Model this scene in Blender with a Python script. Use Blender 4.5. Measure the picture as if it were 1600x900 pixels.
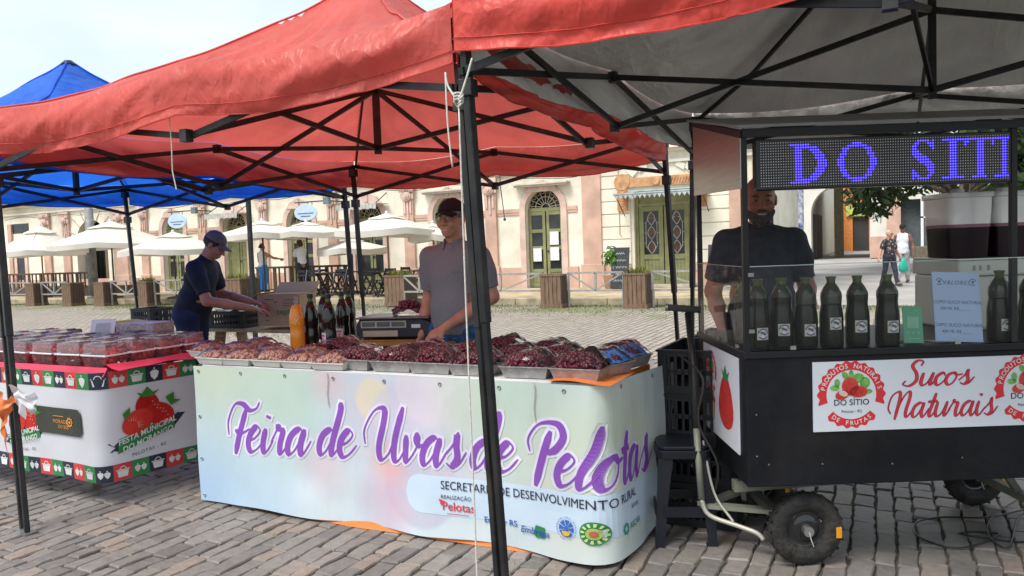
import bpy, bmesh, math, random
import numpy as np
from mathutils import Matrix, Vector
for o in list(bpy.data.objects): bpy.data.objects.remove(o)
S = bpy.context.scene; COL = S.collection
R_ = math.radians
random.seed(7); RNG = np.random.RandomState(11)
# ---------------- camera (world x runs along the market hall front, y into it) ----------------
TH, PITCH, ROLL, CAMH, FPX = R_(26.4), R_(3.0), R_(2.0), 1.45, 1200.0
FW = np.array([-math.sin(TH)*math.cos(PITCH), math.cos(TH)*math.cos(PITCH), -math.sin(PITCH)])
_r0 = np.array([math.cos(TH), math.sin(TH), 0.0]); _u0 = np.cross(_r0, FW)
RT = _r0*math.cos(ROLL)-_u0*math.sin(ROLL); UP = _u0*math.cos(ROLL)+_r0*math.sin(ROLL)
CC = np.array([0, 0, CAMH])
cam_d = bpy.data.cameras.new('camera'); cam = bpy.data.objects.new('camera', cam_d); COL.objects.link(cam)
cam.matrix_world = Matrix(((RT[0], UP[0], -FW[0], 0), (RT[1], UP[1], -FW[1], 0), (RT[2], UP[2], -FW[2], CAMH), (0, 0, 0, 1)))
cam_d.sensor_width = 36; cam_d.lens = 36*FPX/1600; cam_d.clip_end = 2000; cam_d.clip_start = .05
S.camera = cam
# ---------------- sky and sun: bright thin overcast ----------------
SUN_EL, SUN_AZ = R_(58), R_(205)      # azimuth clockwise from +y: behind the camera
W = bpy.data.worlds.new('World'); S.world = W; W.use_nodes = True
nt = W.node_tree; nt.nodes.clear()
n_out = nt.nodes.new('ShaderNodeOutputWorld'); n_bg = nt.nodes.new('ShaderNodeBackground')
n_sky = nt.nodes.new('ShaderNodeTexSky'); n_sky.sky_type = 'NISHITA'; n_sky.sun_disc = False
n_sky.sun_elevation = SUN_EL; n_sky.sun_rotation = SUN_AZ; n_sky.dust_density = 3.0; n_sky.air_density = 1.0
n_tc = nt.nodes.new('ShaderNodeTexCoord'); n_no = nt.nodes.new('ShaderNodeTexNoise')
n_no.inputs['Scale'].default_value = 2.3; n_no.inputs['Detail'].default_value = 6; n_no.inputs['Roughness'].default_value = .55
n_mp = nt.nodes.new('ShaderNodeMapping'); n_mp.inputs['Scale'].default_value = (1, 1, 2.2)
n_rp = nt.nodes.new('ShaderNodeValToRGB')
n_rp.color_ramp.elements[0].position = .40; n_rp.color_ramp.elements[0].color = (.62, .62, .62, 1)
n_rp.color_ramp.elements[1].position = .60; n_rp.color_ramp.elements[1].color = (.98, .98, .98, 1)
n_mx = nt.nodes.new('ShaderNodeMixRGB'); n_mx.inputs[2].default_value = (3.75, 4.1, 4.3, 1)
nt.links.new(n_tc.outputs['Generated'], n_mp.inputs[0]); nt.links.new(n_mp.outputs[0], n_no.inputs['Vector'])
nt.links.new(n_no.outputs['Fac'], n_rp.inputs[0]); nt.links.new(n_rp.outputs[0], n_mx.inputs[0])
nt.links.new(n_sky.outputs[0], n_mx.inputs[1]); nt.links.new(n_mx.outputs[0], n_bg.inputs[0])
n_bg.inputs[1].default_value = .10; nt.links.new(n_bg.outputs[0], n_out.inputs[0])
sun_d = bpy.data.lights.new('sun', 'SUN'); sun_d.energy = 1.5; sun_d.angle = R_(28); sun_d.color = (1, .97, .92)
sun = bpy.data.objects.new('sun', sun_d); COL.objects.link(sun)
_sd = Vector((math.sin(SUN_AZ)*math.cos(SUN_EL), math.cos(SUN_AZ)*math.cos(SUN_EL), math.sin(SUN_EL)))
sun.rotation_euler = _sd.to_track_quat('Z', 'Y').to_euler(); sun.location = (0, -5, 12)
S.view_settings.view_transform = 'Standard'; S.view_settings.look = 'None'
S.view_settings.exposure = 1.42; S.view_settings.gamma = 1.0; S.view_settings.use_curve_mapping = False
S.render.engine = 'CYCLES'; S.cycles.transparent_max_bounces = 24
# ---------------- photo pixels to directions ----------------
def ray(x, y): return FW+RT*(x-800)/FPX-UP*(y-450)/FPX
def G(x, y, z=0.0): d = ray(x, y); return CC+d*(z-CAMH)/d[2]          # on a level plane
def D(x, y, v): d = ray(x, y); return CC+d*v/d[1]                     # on an upright plane parallel to the hall
def PR(p):
    q = np.array(p, float)-CC; w = q@FW
    return 800+FPX*(q@RT)/w, 450-FPX*(q@UP)/w, w
# ---------------- materials ----------------
MATS = {}
def M(name, col=(.5, .5, .5), rough=.55, metal=0, var=.12, scale=6., bump=0., bscale=60., trans=0., alpha=1., spec=.5, transl=0., emit=None, ior=1.45, coat=0., col2=None, stretch=None, dirt=0.):
    if name in MATS: return MATS[name]
    m = bpy.data.materials.new(name); m.use_nodes = True; t = m.node_tree; N = t.nodes; L = t.links
    b = N['Principled BSDF']; b.inputs['Roughness'].default_value = rough; b.inputs['Metallic'].default_value = metal
    b.inputs['Specular IOR Level'].default_value = spec; b.inputs['IOR'].default_value = ior
    b.inputs['Transmission Weight'].default_value = trans; b.inputs['Alpha'].default_value = alpha
    if coat: b.inputs['Coat Weight'].default_value = coat; b.inputs['Coat Roughness'].default_value = .15
    tc = N.new('ShaderNodeTexCoord'); mp = N.new('ShaderNodeMapping'); L.new(tc.outputs['Object'], mp.inputs[0])
    if stretch: mp.inputs['Scale'].default_value = stretch
    c2 = col2 if col2 else tuple(c*(1-var*2) for c in col); c1 = col if col2 else tuple(min(1, c*(1+var*.6)) for c in col)
    no = N.new('ShaderNodeTexNoise'); no.inputs['Scale'].default_value = scale; no.inputs['Detail'].default_value = 6; L.new(mp.outputs[0], no.inputs['Vector'])
    rp = N.new('ShaderNodeValToRGB'); rp.color_ramp.elements[0].position = .33; rp.color_ramp.elements[1].position = .66
    rp.color_ramp.elements[0].color = (*c2, 1); rp.color_ramp.elements[1].color = (*c1, 1)
    L.new(no.outputs['Fac'], rp.inputs[0]); cout = rp.outputs[0]
    if dirt:
        n3 = N.new('ShaderNodeTexNoise'); n3.inputs['Scale'].default_value = scale*.37; n3.inputs['Detail'].default_value = 8; n3.inputs['Roughness'].default_value = .7; L.new(mp.outputs[0], n3.inputs['Vector'])
        r3 = N.new('ShaderNodeValToRGB'); r3.color_ramp.elements[0].position = .48; r3.color_ramp.elements[1].position = .72
        r3.color_ramp.elements[0].color = (0, 0, 0, 1); r3.color_ramp.elements[1].color = (dirt, dirt, dirt, 1); L.new(n3.outputs['Fac'], r3.inputs[0])
        mx = N.new('ShaderNodeMixRGB'); mx.inputs[2].default_value = (.16, .13, .10, 1); L.new(r3.outputs[0], mx.inputs[0]); L.new(cout, mx.inputs[1]); cout = mx.outputs[0]
    L.new(cout, b.inputs['Base Color'])
    if emit: b.inputs['Emission Color'].default_value = (*emit[:3], 1); b.inputs['Emission Strength'].default_value = emit[3]
    if bump:
        n2 = N.new('ShaderNodeTexNoise'); n2.inputs['Scale'].default_value = bscale; n2.inputs['Detail'].default_value = 5; L.new(mp.outputs[0], n2.inputs['Vector'])
        bp = N.new('ShaderNodeBump'); bp.inputs['Strength'].default_value = bump; bp.inputs['Distance'].default_value = .02
        L.new(n2.outputs['Fac'], bp.inputs['Height']); L.new(bp.outputs[0], b.inputs['Normal'])
    if transl:
        tr = N.new('ShaderNodeBsdfTranslucent'); L.new(cout, tr.inputs[0]); ms = N.new('ShaderNodeMixShader'); ms.inputs[0].default_value = transl
        L.new(b.outputs[0], ms.inputs[1]); L.new(tr.outputs[0], ms.inputs[2]); L.new(ms.outputs[0], N['Material Output'].inputs[0])
    MATS[name] = m; return m
def thin(name, col=(1, 1, 1), clear=.85, rough=.06, spec=.5, tint=None, ior=1.35):   # clear sheet: mostly see-through with a sheen
    if name in MATS: return MATS[name]
    m = bpy.data.materials.new(name); m.use_nodes = True; t = m.node_tree; N = t.nodes; L = t.links
    b = N['Principled BSDF']; b.inputs['Base Color'].default_value = (*col, 1); b.inputs['Roughness'].default_value = rough; b.inputs['Specular IOR Level'].default_value = spec
    tp = N.new('ShaderNodeBsdfTransparent'); tp.inputs[0].default_value = (*(tint or (1, 1, 1)), 1)
    gl = N.new('ShaderNodeBsdfGlossy'); gl.inputs[1].default_value = rough
    fr = N.new('ShaderNodeFresnel'); fr.inputs[0].default_value = ior
    m1 = N.new('ShaderNodeMixShader'); m1.inputs[0].default_value = clear; L.new(b.outputs[0], m1.inputs[1]); L.new(tp.outputs[0], m1.inputs[2])
    m2 = N.new('ShaderNodeMixShader'); L.new(fr.outputs[0], m2.inputs[0]); L.new(m1.outputs[0], m2.inputs[1]); L.new(gl.outputs[0], m2.inputs[2])
    L.new(m2.outputs[0], N['Material Output'].inputs[0]); MATS[name] = m; return m
# ---------------- mesh building ----------------
def rz(a): return np.array([[math.cos(a), -math.sin(a), 0], [math.sin(a), math.cos(a), 0], [0, 0, 1.]])
class MB:
    def __init__(s): s.v = []; s.f = []; s.m = []; s.k = 0
    def add(s, vs, fs):
        b = len(s.v); s.v += [tuple(map(float, p)) for p in vs]
        for f in fs: s.f.append(tuple(b+i for i in f)); s.m.append(s.k)
        return s
    def box(s, c, d, rot=None, top=1.0):      # centre, full sizes, top = taper
        x, y, z = d[0]/2, d[1]/2, d[2]/2
        P = np.array([(-x, -y, -z), (x, -y, -z), (x, y, -z), (-x, y, -z), (-x*top, -y*top, z), (x*top, -y*top, z), (x*top, y*top, z), (-x*top, y*top, z)])
        if rot is not None: P = P@np.array(rot).T
        return s.add(P+np.array(c), [(0, 3, 2, 1), (4, 5, 6, 7), (0, 1, 5, 4), (1, 2, 6, 5), (2, 3, 7, 6), (3, 0, 4, 7)])
    def bx(s, x0, x1, y0, y1, z0, z1): return s.box(((x0+x1)/2, (y0+y1)/2, (z0+z1)/2), (x1-x0, y1-y0, z1-z0))
    def bar(s, a, b, w, h=None, upv=(0, 0, 1)):
        a = np.array(a, float); b = np.array(b, float); d = b-a; l = np.linalg.norm(d); d = d/l; h = h or w
        u = np.array(upv, float)
        if abs(d@u) > .99: u = np.array([0, 1., 0])
        r = np.cross(d, u); r /= np.linalg.norm(r); u = np.cross(r, d)
        return s.box((a+b)/2, (w, l, h), np.stack([r, d, u], 1))
    def tube(s, path, r, n=8, caps=True, closed=False):
        P = np.array(path, float); k = len(P); rr = r if hasattr(r, '__len__') else [r]*k; vs = []; u = None
        for i in range(k):
            d = (P[(i+1) % k]-P[i-1]) if closed else P[min(i+1, k-1)]-P[max(i-1, 0)]
            d = d/(np.linalg.norm(d)+1e-9)
            if u is None:
                u = np.array([0, 0, 1.]) if abs(d[2]) < .9 else np.array([1., 0, 0])
            u = u-d*(u@d); u /= np.linalg.norm(u)+1e-9; w = np.cross(d, u)
            for j in range(n):
                a = 2*math.pi*j/n; vs.append(P[i]+(u*math.cos(a)+w*math.sin(a))*rr[i])
        fs = []
        for i in range(k if closed else k-1):
            for j in range(n):
                a, b = i*n+j, i*n+(j+1) % n; c, d2 = ((i+1) % k)*n+(j+1) % n, ((i+1) % k)*n+j; fs.append((a, b, c, d2))
        if caps and not closed: fs += [tuple(range(n-1, -1, -1)), tuple((k-1)*n+j for j in range(n))]
        return s.add(vs, fs)
    def lathe(s, prof, n=20, c=(0, 0, 0), sx=1, sy=1, axis='z', caps=True):
        vs = []
        for r, z in prof:
            for j in range(n):
                a = 2*math.pi*j/n; p = (r*math.cos(a)*sx, r*math.sin(a)*sy, z)
                if axis == 'y': p = (p[0], p[2], p[1])
                if axis == 'x': p = (p[2], p[0], p[1])
                vs.append((p[0]+c[0], p[1]+c[1], p[2]+c[2]))
        k = len(prof); fs = [(i*n+j, i*n+(j+1) % n, (i+1)*n+(j+1) % n, (i+1)*n+j) for i in range(k-1) for j in range(n)]
        if caps: fs += [tuple(range(n-1, -1, -1)), tuple((k-1)*n+j for j in range(n))]
        return s.add(vs, fs)
    def sphere(s, c, r, nu=10, nv=7):
        r = np.array(r if hasattr(r, '__len__') else (r, r, r), float); vs = []; fs = []
        for i in range(1, nv):
            t = math.pi*i/nv
            for j in range(nu):
                a = 2*math.pi*j/nu; vs.append(np.array(c)+r*np.array((math.sin(t)*math.cos(a), math.sin(t)*math.sin(a), math.cos(t))))
        vs += [np.array(c)+r*np.array((0, 0, 1)), np.array(c)-r*np.array((0, 0, 1))]; tp, bt = len(vs)-2, len(vs)-1
        for i in range(nv-2):
            for j in range(nu): fs.append((i*nu+j, (i+1)*nu+j, (i+1)*nu+(j+1) % nu, i*nu+(j+1) % nu))
        for j in range(nu): fs.append((tp, j, (j+1) % nu)); fs.append((bt, (nv-2)*nu+(j+1) % nu, (nv-2)*nu+j))
        return s.add(vs, fs)
    def grid(s, fn, nu, nv, wrap=False):
        vs = [fn(i/nu, j/nv) for j in range(nv+1) for i in range(nu+1)]
        return s.add(vs, [(j*(nu+1)+i, j*(nu+1)+i+1, (j+1)*(nu+1)+i+1, (j+1)*(nu+1)+i) for j in range(nv) for i in range(nu)])
    def prism(s, poly, fn, d0, d1):            # poly in 2D, fn(x, y, d) -> 3D
        n = len(poly); vs = [fn(x, y, d0) for x, y in poly]+[fn(x, y, d1) for x, y in poly]
        return s.add(vs, [tuple(range(n-1, -1, -1)), tuple(range(n, 2*n))]+[(i, (i+1) % n, n+(i+1) % n, n+i) for i in range(n)])
    def build(s, name, mat, parent=None, smooth=False, bevel=0, loc=None, rot=None, kind=None, label=None, sub=0, auto=False):
        me = bpy.data.meshes.new(name); me.from_pydata(s.v, [], s.f)
        mats = mat if isinstance(mat, (list, tuple)) else [mat]
        for q in mats: me.materials.append(q)
        if len(mats) > 1: me.polygons.foreach_set('material_index', s.m)
        if smooth: me.polygons.foreach_set('use_smooth', [True]*len(s.f))
        me.update()
        if auto: me.set_sharp_from_angle(angle=R_(40))
        return mobj(name, me, parent, bevel, loc, rot, kind, label, sub)
def mobj(name, me, parent=None, bevel=0, loc=None, rot=None, kind=None, label=None, sub=0):
    o = bpy.data.objects.new(name, me); COL.objects.link(o)
    if parent: o.parent = parent
    if loc is not None: o.location = loc
    if rot is not None: o.rotation_euler = (0, 0, rot) if not hasattr(rot, '__len__') else rot
    if bevel:
        b = o.modifiers.new('bevel', 'BEVEL'); b.width = bevel; b.segments = 2; b.limit_method = 'ANGLE'; b.angle_limit = R_(50)
    if sub: m = o.modifiers.new('sub', 'SUBSURF'); m.levels = sub; m.render_levels = sub
    if kind: o['kind'] = kind
    if label: o['label'] = label
    return o
def tag(o, label, cat, group=None):
    o['label'] = label; o['category'] = cat
    if group: o['group'] = group
    return o
def thing(name, label, cat, loc=(0, 0, 0), rot=0, group=None):
    o = bpy.data.objects.new(name, None); COL.objects.link(o); o.location = [float(a) for a in loc]; o.rotation_euler = (0, 0, rot); o.empty_display_size = .2
    return tag(o, label, cat, group)
def kids(o): return [c for c in COL.objects if c.parent == o]
def dup(root, loc=None, rot=None, label=None, group=None, scale=None):
    def cp(o, par):
        c = o.copy(); COL.objects.link(c); c.parent = par
        for k in TREE.get(o.name, None) or kids(o): cp(k, c)
        return c
    TREE = {}
    r = cp(root, None)
    if loc is not None: r.location = [float(a) for a in loc]
    if rot is not None: r.rotation_euler = (0, 0, rot)
    if scale: r.scale = (scale,)*3 if not hasattr(scale, '__len__') else scale
    if label: r['label'] = label
    if group: r['group'] = group
    return r
# smooth 1D/2D noise for cloth and terrain
def vnoise(x, y, seed=0):
    xi, yi = math.floor(x), math.floor(y); fx, fy = x-xi, y-yi
    def h(a, b):
        n = (a*374761393+b*668265263+seed*974711) & 0xffffffff; n = ((n ^ (n >> 13))*1274126177) & 0xffffffff
        return ((n ^ (n >> 16)) & 0xffff)/65535.0*2-1
    fx = fx*fx*(3-2*fx); fy = fy*fy*(3-2*fy)
    return (h(xi, yi)*(1-fx)+h(xi+1, yi)*fx)*(1-fy)+(h(xi, yi+1)*(1-fx)+h(xi+1, yi+1)*fx)*fy
def cr(pts, n=6, closed=False):     # Catmull-Rom through points
    P = np.array(pts, float); k = len(P); out = []
    for i in range(k if closed else k-1):
        p0 = P[(i-1) % k] if closed or i > 0 else 2*P[0]-P[1]; p1 = P[i]; p2 = P[(i+1) % k]
        p3 = P[(i+2) % k] if closed or i+2 < k else 2*P[-1]-P[-2]
        for j in range(n):
            t = j/n; out.append(.5*((2*p1)+(-p0+p2)*t+(2*p0-5*p1+4*p2-p3)*t*t+(-p0+3*p1-3*p2+p3)*t**3))
    if not closed: out.append(P[-1])
    return np.array(out)
# lettering
_TXT = {}
def text2d(s, size=1.0, align='LEFT', bold=0.0, shear=0.0, space=1.0):
    key = (s, align, bold, shear, space)
    if key not in _TXT:
        c = bpy.data.curves.new('t', 'FONT'); c.body = s; c.align_x = align; c.resolution_u = 3; c.offset = bold; c.shear = shear; c.space_character = space
        o = bpy.data.objects.new('t', c); COL.objects.link(o); dg = bpy.context.evaluated_depsgraph_get(); dg.update()
        me = o.evaluated_get(dg).to_mesh(); vs = [(v.co.x, v.co.y) for v in me.vertices]; fs = [tuple(p.vertices) for p in me.polygons]
        o.evaluated_get(dg).to_mesh_clear(); bpy.data.objects.remove(o); bpy.data.curves.remove(c); _TXT[key] = (vs, fs)
    vs, fs = _TXT[key]; return [(x*size, y*size) for x, y in vs], fs
def put2d(mb, vf, fn): vs, fs = vf; mb.add([fn(x, y) for x, y in vs], fs); return mb
SCRIPT = {
 'e': (.68, [[(0, .45), (.3, .55), (.5, .85), (.3, 1.02), (.06, .7), (.02, .3), (.2, 0), (.48, .12), (.75, .5)]]),
 'i': (.45, [[(.08, .95), (.03, .4), (.12, .03), (.28, .06), (.5, .5)], [(.13, 1.36), (.15, 1.46)]]),
 'r': (.74, [[(-.05, .4), (.15, .9), (.2, 1.14), (.22, .95), (.44, .9), (.4, .4), (.44, .06), (.56, .03), (.78, .45)]]),
 'a': (.9, [[(.62, .8), (.42, 1.0), (.12, .75), (.02, .3), (.15, .0), (.38, .2), (.62, .85)], [(.64, .98), (.56, .4), (.64, .03), (.76, .06), (.98, .55)]]),
 'd': (.9, [[(.62, .8), (.42, 1.0), (.12, .75), (.02, .3), (.15, .0), (.38, .2), (.62, .85)], [(.7, 2.05), (.72, 1.6), (.6, .7), (.58, .2), (.68, .02), (.95, .45)]]),
 'U': (1.75, [[(.0, .55), (-.12, 1.1), (.2, 1.8), (.62, 1.9), (.7, 1.4), (.62, .5), (.78, .02), (1.1, .3), (1.3, 1.1)], [(1.42, 2.0), (1.28, .8), (1.34, .1), (1.55, .05), (1.78, .5)]]),
 'v': (.78, [[(0, 1.0), (.05, .45), (.14, .02), (.4, .35), (.58, .85), (.5, 1.05), (.44, .85), (.6, .66), (.84, .7)]]),
 's': (.68, [[(-.02, .35), (.28, .8), (.36, 1.16), (.4, .75), (.5, .3), (.33, .0), (.1, .12)], [(.4, .02), (.6, .1), (.82, .55)]]),
 'F': (1.12, [[(.8, 1.7), (.66, .8), (.58, -.15)], [(.12, .62), (.0, 1.2), (.2, 1.85), (.6, 1.9), (.98, 1.66), (1.3, 1.74), (1.4, 2.0)], [(.4, .82), (.75, .72), (1.12, .92)]]),
 'P': (1.1, [[(.62, 1.75), (.52, .9), (.46, -.15)], [(.05, 1.0), (-.08, 1.45), (.2, 1.95), (.8, 2.0), (1.08, 1.6), (.9, 1.15), (.6, 1.0)]]),
 'l': (.5, [[(.35, 2.0), (.3, 1.2), (.1, .5), (.12, .06), (.3, .05), (.55, .5)]]),
 'o': (.82, [[(.45, 1.0), (.12, .8), (.02, .35), (.2, .0), (.46, .15), (.6, .65), (.42, 1.0), (.6, .78), (.9, .82)]]),
 't': (.52, [[(.36, 1.6), (.24, .8), (.15, .2), (.28, .02), (.56, .5)], [(.0, 1.02), (.5, 1.08)]]),
 'S': (1.0, [[(.8, 1.62), (.86, 1.95), (.5, 2.02), (.3, 1.6), (.62, 1.0), (.7, .4), (.36, .0), (-.02, .14), (.08, .4)]]),
 'u': (.82, [[(.04, 1.0), (.0, .3), (.14, .0), (.4, .25), (.58, .9)], [(.62, 1.0), (.54, .3), (.62, .03), (.86, .5)]]),
 'c': (.6, [[(.5, .78), (.38, 1.0), (.06, .7), (.04, .2), (.26, 0), (.66, .5)]]),
 'N': (1.4, [[(.1, .3), (-.1, .7), (.0, 1.5), (.4, 1.8), (.5, 1.3), (.42, -.1)], [(.44, .4), (.7, 1.4), (1.0, 1.8), (1.1, 1.4), (1.0, .4), (1.12, .03), (1.42, .5)]]),
 ' ': (.6, [])}
def script2d(text, xh, slant=.22, w=.13, grow=0.0):      # brush lettering: thick down strokes, hairline up strokes
    out = []; x0 = 0
    for ch in text:
        adv, strokes = SCRIPT[ch]
        for st in strokes:
            P = cr(st, 6); P = np.stack([(P[:, 0]+x0+P[:, 1]*slant), P[:, 1]], 1)*xh; n = len(P); pl = []; pr_ = []
            for i in range(n):
                d = P[min(i+1, n-1)]-P[max(i-1, 0)]; d = d/(np.linalg.norm(d)+1e-9)
                k = max(0, min(1, .5-d[1]*.9)); hw = xh*(w*(.28+.72*k))*min(1, .45+min(i, n-1-i)/3.)+grow
                if len(st) == 2: hw = xh*w*.9+grow
                nn = np.array([-d[1], d[0]]); e = d*grow*(-1 if i == 0 else 1 if i == n-1 else 0)
                pl.append(P[i]+nn*hw+e); pr_.append(P[i]-nn*hw+e)
            vs = pl+pr_; fs = [(i, i+1, n+i+1, n+i) for i in range(n-1)]
            out.append(([tuple(v) for v in vs], fs))
        x0 += adv
    return out, x0*xh
# ================= GROUND =================
def cobble_mat():
    m = bpy.data.materials.new('square_paving'); m.use_nodes = True; t = m.node_tree; N = t.nodes; L = t.links; b = N['Principled BSDF']; b.inputs['Roughness'].default_value = .85
    tc = N.new('ShaderNodeTexCoord'); mp = N.new('ShaderNodeMapping'); mp.inputs['Rotation'].default_value = (0, 0, R_(90)); L.new(tc.outputs['Object'], mp.inputs[0])
    wn = N.new('ShaderNodeTexNoise'); wn.inputs['Scale'].default_value = 3; L.new(mp.outputs[0], wn.inputs['Vector'])
    vm = N.new('ShaderNodeVectorMath'); vm.operation = 'MULTIPLY_ADD'; vm.inputs[1].default_value = (.10, .06, 0); L.new(wn.outputs['Color'], vm.inputs[0]); L.new(mp.outputs[0], vm.inputs[2])
    br = N.new('ShaderNodeTexBrick'); br.inputs['Scale'].default_value = 1; br.inputs['Brick Width'].default_value = .22; br.inputs['Row Height'].default_value = .125
    br.inputs['Mortar Size'].default_value = .016; br.inputs['Mortar Smooth'].default_value = .5; br.offset = .45
    br.inputs['Color1'].default_value = (.36, .31, .26, 1); br.inputs['Color2'].default_value = (.27, .235, .2, 1); br.inputs['Mortar'].default_value = (.12, .10, .075, 1)
    L.new(vm.outputs[0], br.inputs['Vector'])
    no = N.new('ShaderNodeTexNoise'); no.inputs['Scale'].default_value = .45; no.inputs['Detail'].default_value = 9; no.inputs['Roughness'].default_value = .65; L.new(tc.outputs['Object'], no.inputs['Vector'])
    sx = N.new('ShaderNodeSeparateXYZ'); L.new(tc.outputs['Object'], sx.inputs[0])
    # grass creeps in along the kerb (its own place: a band in front of the pavement)
    mr = N.new('ShaderNodeMapRange'); mr.inputs[1].default_value = 12.; mr.inputs[2].default_value = 17.4; mr.inputs[3].default_value = -.12; mr.inputs[4].default_value = .2; L.new(sx.outputs[1], mr.inputs[0])
    md = N.new('ShaderNodeMath'); md.operation = 'ADD'; L.new(no.outputs['Fac'], md.inputs[0]); L.new(mr.outputs[0], md.inputs[1])
    n2 = N.new('ShaderNodeTexNoise'); n2.inputs['Scale'].default_value = 14; n2.inputs['Detail'].default_value = 4; L.new(tc.outputs['Object'], n2.inputs['Vector'])
    me_ = N.new('ShaderNodeMath'); me_.operation = 'MULTIPLY_ADD'; me_.inputs[1].default_value = .22; L.new(n2.outputs['Fac'], me_.inputs[0]); L.new(md.outputs[0], me_.inputs[2])
    gr = N.new('ShaderNodeValToRGB'); gr.color_ramp.elements[0].position = .68; gr.color_ramp.elements[1].position = .82; gr.color_ramp.elements[0].color = (0, 0, 0, 1); gr.color_ramp.elements[1].color = (.75, .75, .75, 1); L.new(me_.outputs[0], gr.inputs[0])
    mx = N.new('ShaderNodeMixRGB'); mx.inputs[2].default_value = (.13, .16, .045, 1); L.new(gr.outputs[0], mx.inputs[0]); L.new(br.outputs[0], mx.inputs[1])
    L.new(mx.outputs[0], b.inputs['Base Color'])
    bp = N.new('ShaderNodeBump'); bp.inputs['Strength'].default_value = .8; bp.inputs['Distance'].default_value = .03; iv = N.new('ShaderNodeMath'); iv.operation = 'SUBTRACT'; iv.inputs[0].default_value = 1
    L.new(br.outputs['Fac'], iv.inputs[1]); L.new(iv.outputs[0], bp.inputs['Height']); L.new(bp.outputs[0], b.inputs['Normal'])
    return m
def stone_mat():
    m = bpy.data.materials.new('cobble_stone'); m.use_nodes = True; t = m.node_tree; N = t.nodes; L = t.links; b = N['Principled BSDF']
    ge = N.new('ShaderNodeNewGeometry'); oi = N.new('ShaderNodeObjectInfo'); tc = N.new('ShaderNodeTexCoord')
    ad = N.new('ShaderNodeMath'); L.new(ge.outputs['Random Per Island'], ad.inputs[0]); L.new(oi.outputs['Random'], ad.inputs[1]); fr = N.new('ShaderNodeMath'); fr.operation = 'FRACT'; L.new(ad.outputs[0], fr.inputs[0])
    rp = N.new('ShaderNodeValToRGB'); e = rp.color_ramp.elements; e[0].color = (.14, .128, .118, 1); e[1].color = (.25, .218, .188, 1)
    x = rp.color_ramp.elements.new(.45); x.color = (.19, .172, .153, 1); x = rp.color_ramp.elements.new(.75); x.color = (.215, .196, .178, 1); x = rp.color_ramp.elements.new(.9); x.color = (.235, .185, .15, 1)
    L.new(fr.outputs[0], rp.inputs[0])
    no = N.new('ShaderNodeTexNoise'); no.inputs['Scale'].default_value = 22; no.inputs['Detail'].default_value = 8; no.inputs['Roughness'].default_value = .7; L.new(ge.outputs['Position'], no.inputs['Vector'])
    mx = N.new('ShaderNodeMixRGB'); mx.blend_type = 'OVERLAY'; mx.inputs[0].default_value = .55; L.new(rp.outputs[0], mx.inputs[1]); L.new(no.outputs['Fac'], mx.inputs[2])
    n3 = N.new('ShaderNodeTexNoise'); n3.inputs['Scale'].default_value = 1.1; n3.inputs['Detail'].default_value = 5; L.new(ge.outputs['Position'], n3.inputs['Vector'])
    m2 = N.new('ShaderNodeMixRGB'); m2.blend_type = 'OVERLAY'; m2.inputs[0].default_value = .5; L.new(mx.outputs[0], m2.inputs[1]); L.new(n3.outputs['Fac'], m2.inputs[2])
    L.new(m2.outputs[0], b.inputs['Base Color'])
    rr = N.new('ShaderNodeMapRange'); rr.inputs[3].default_value = .38; rr.inputs[4].default_value = .75; L.new(no.outputs['Fac'], rr.inputs[0]); L.new(rr.outputs[0], b.inputs['Roughness'])
    bp = N.new('ShaderNodeBump'); bp.inputs['Strength'].default_value = .55; bp.inputs['Distance'].default_value = .012; L.new(no.outputs['Fac'], bp.inputs['Height']); L.new(bp.outputs[0], b.inputs['Normal'])
    return m
SOIL = M('joint_soil', (.115, .098, .075), .95, var=.25, scale=5, bump=.6, bscale=40, col2=(.055, .05, .035))
ground = MB().add([(-400, -200, -.05), (400, -200, -.05), (400, 500, -.05), (-400, 500, -.05)], [(0, 1, 2, 3)]).build('ground', M('plaza_concrete', (.36, .34, .32), .9, var=.12, scale=.6, bump=.1, bscale=5)); ground['kind'] = 'structure'
sq = MB().add([(-60, -6, -.022), (40, -6, -.022), (40, 17.75, -.022), (-60, 17.75, -.022)], [(0, 1, 2, 3)]).build('cobbled_square', cobble_mat()); sq['kind'] = 'structure'
# near stones sit on darker soil
MB().add([(-12, -3, -.014), (6, -3, -.014), (6, 9.4, -.014), (-12, 9.4, -.014)], [(0, 1, 2, 3)]).build('joint_bed', SOIL, sq)
COB = stone_mat()
def stone_pts(l, w, rnd):
    j = lambda a: rnd.uniform(-a, a)
    o = [(-l/2+j(.012), -w/2+j(.007)), (-l/6, -w/2+j(.008)), (l/6, -w/2+j(.008)), (l/2+j(.012), -w/2+j(.007)), (l/2+j(.012), w/2+j(.007)), (l/6, w/2+j(.008)), (-l/6, w/2+j(.008)), (-l/2+j(.012), w/2+j(.007))]
    t = j(.006); t2 = j(.005); vs = [(y, x, -.03) for x, y in o]+[(y*.985, x*.99, -.006+t*x/l+t2*y/w) for x, y in o]+[(y*.89, x*.935, .002+t*x/l+t2*y/w+j(.0012)) for x, y in o]+[(j(.01), j(.02), .0035)]
    fs = [(i, 8+i, 8+(i+1) % 8, (i+1) % 8) for i in range(8)]+[(8+i, 16+i, 16+(i+1) % 8, 8+(i+1) % 8) for i in range(8)]+[(16+i, 24, 16+(i+1) % 8) for i in range(8)]
    return vs, fs
stones = []; rnd = random.Random(3)
u = -11.5
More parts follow.
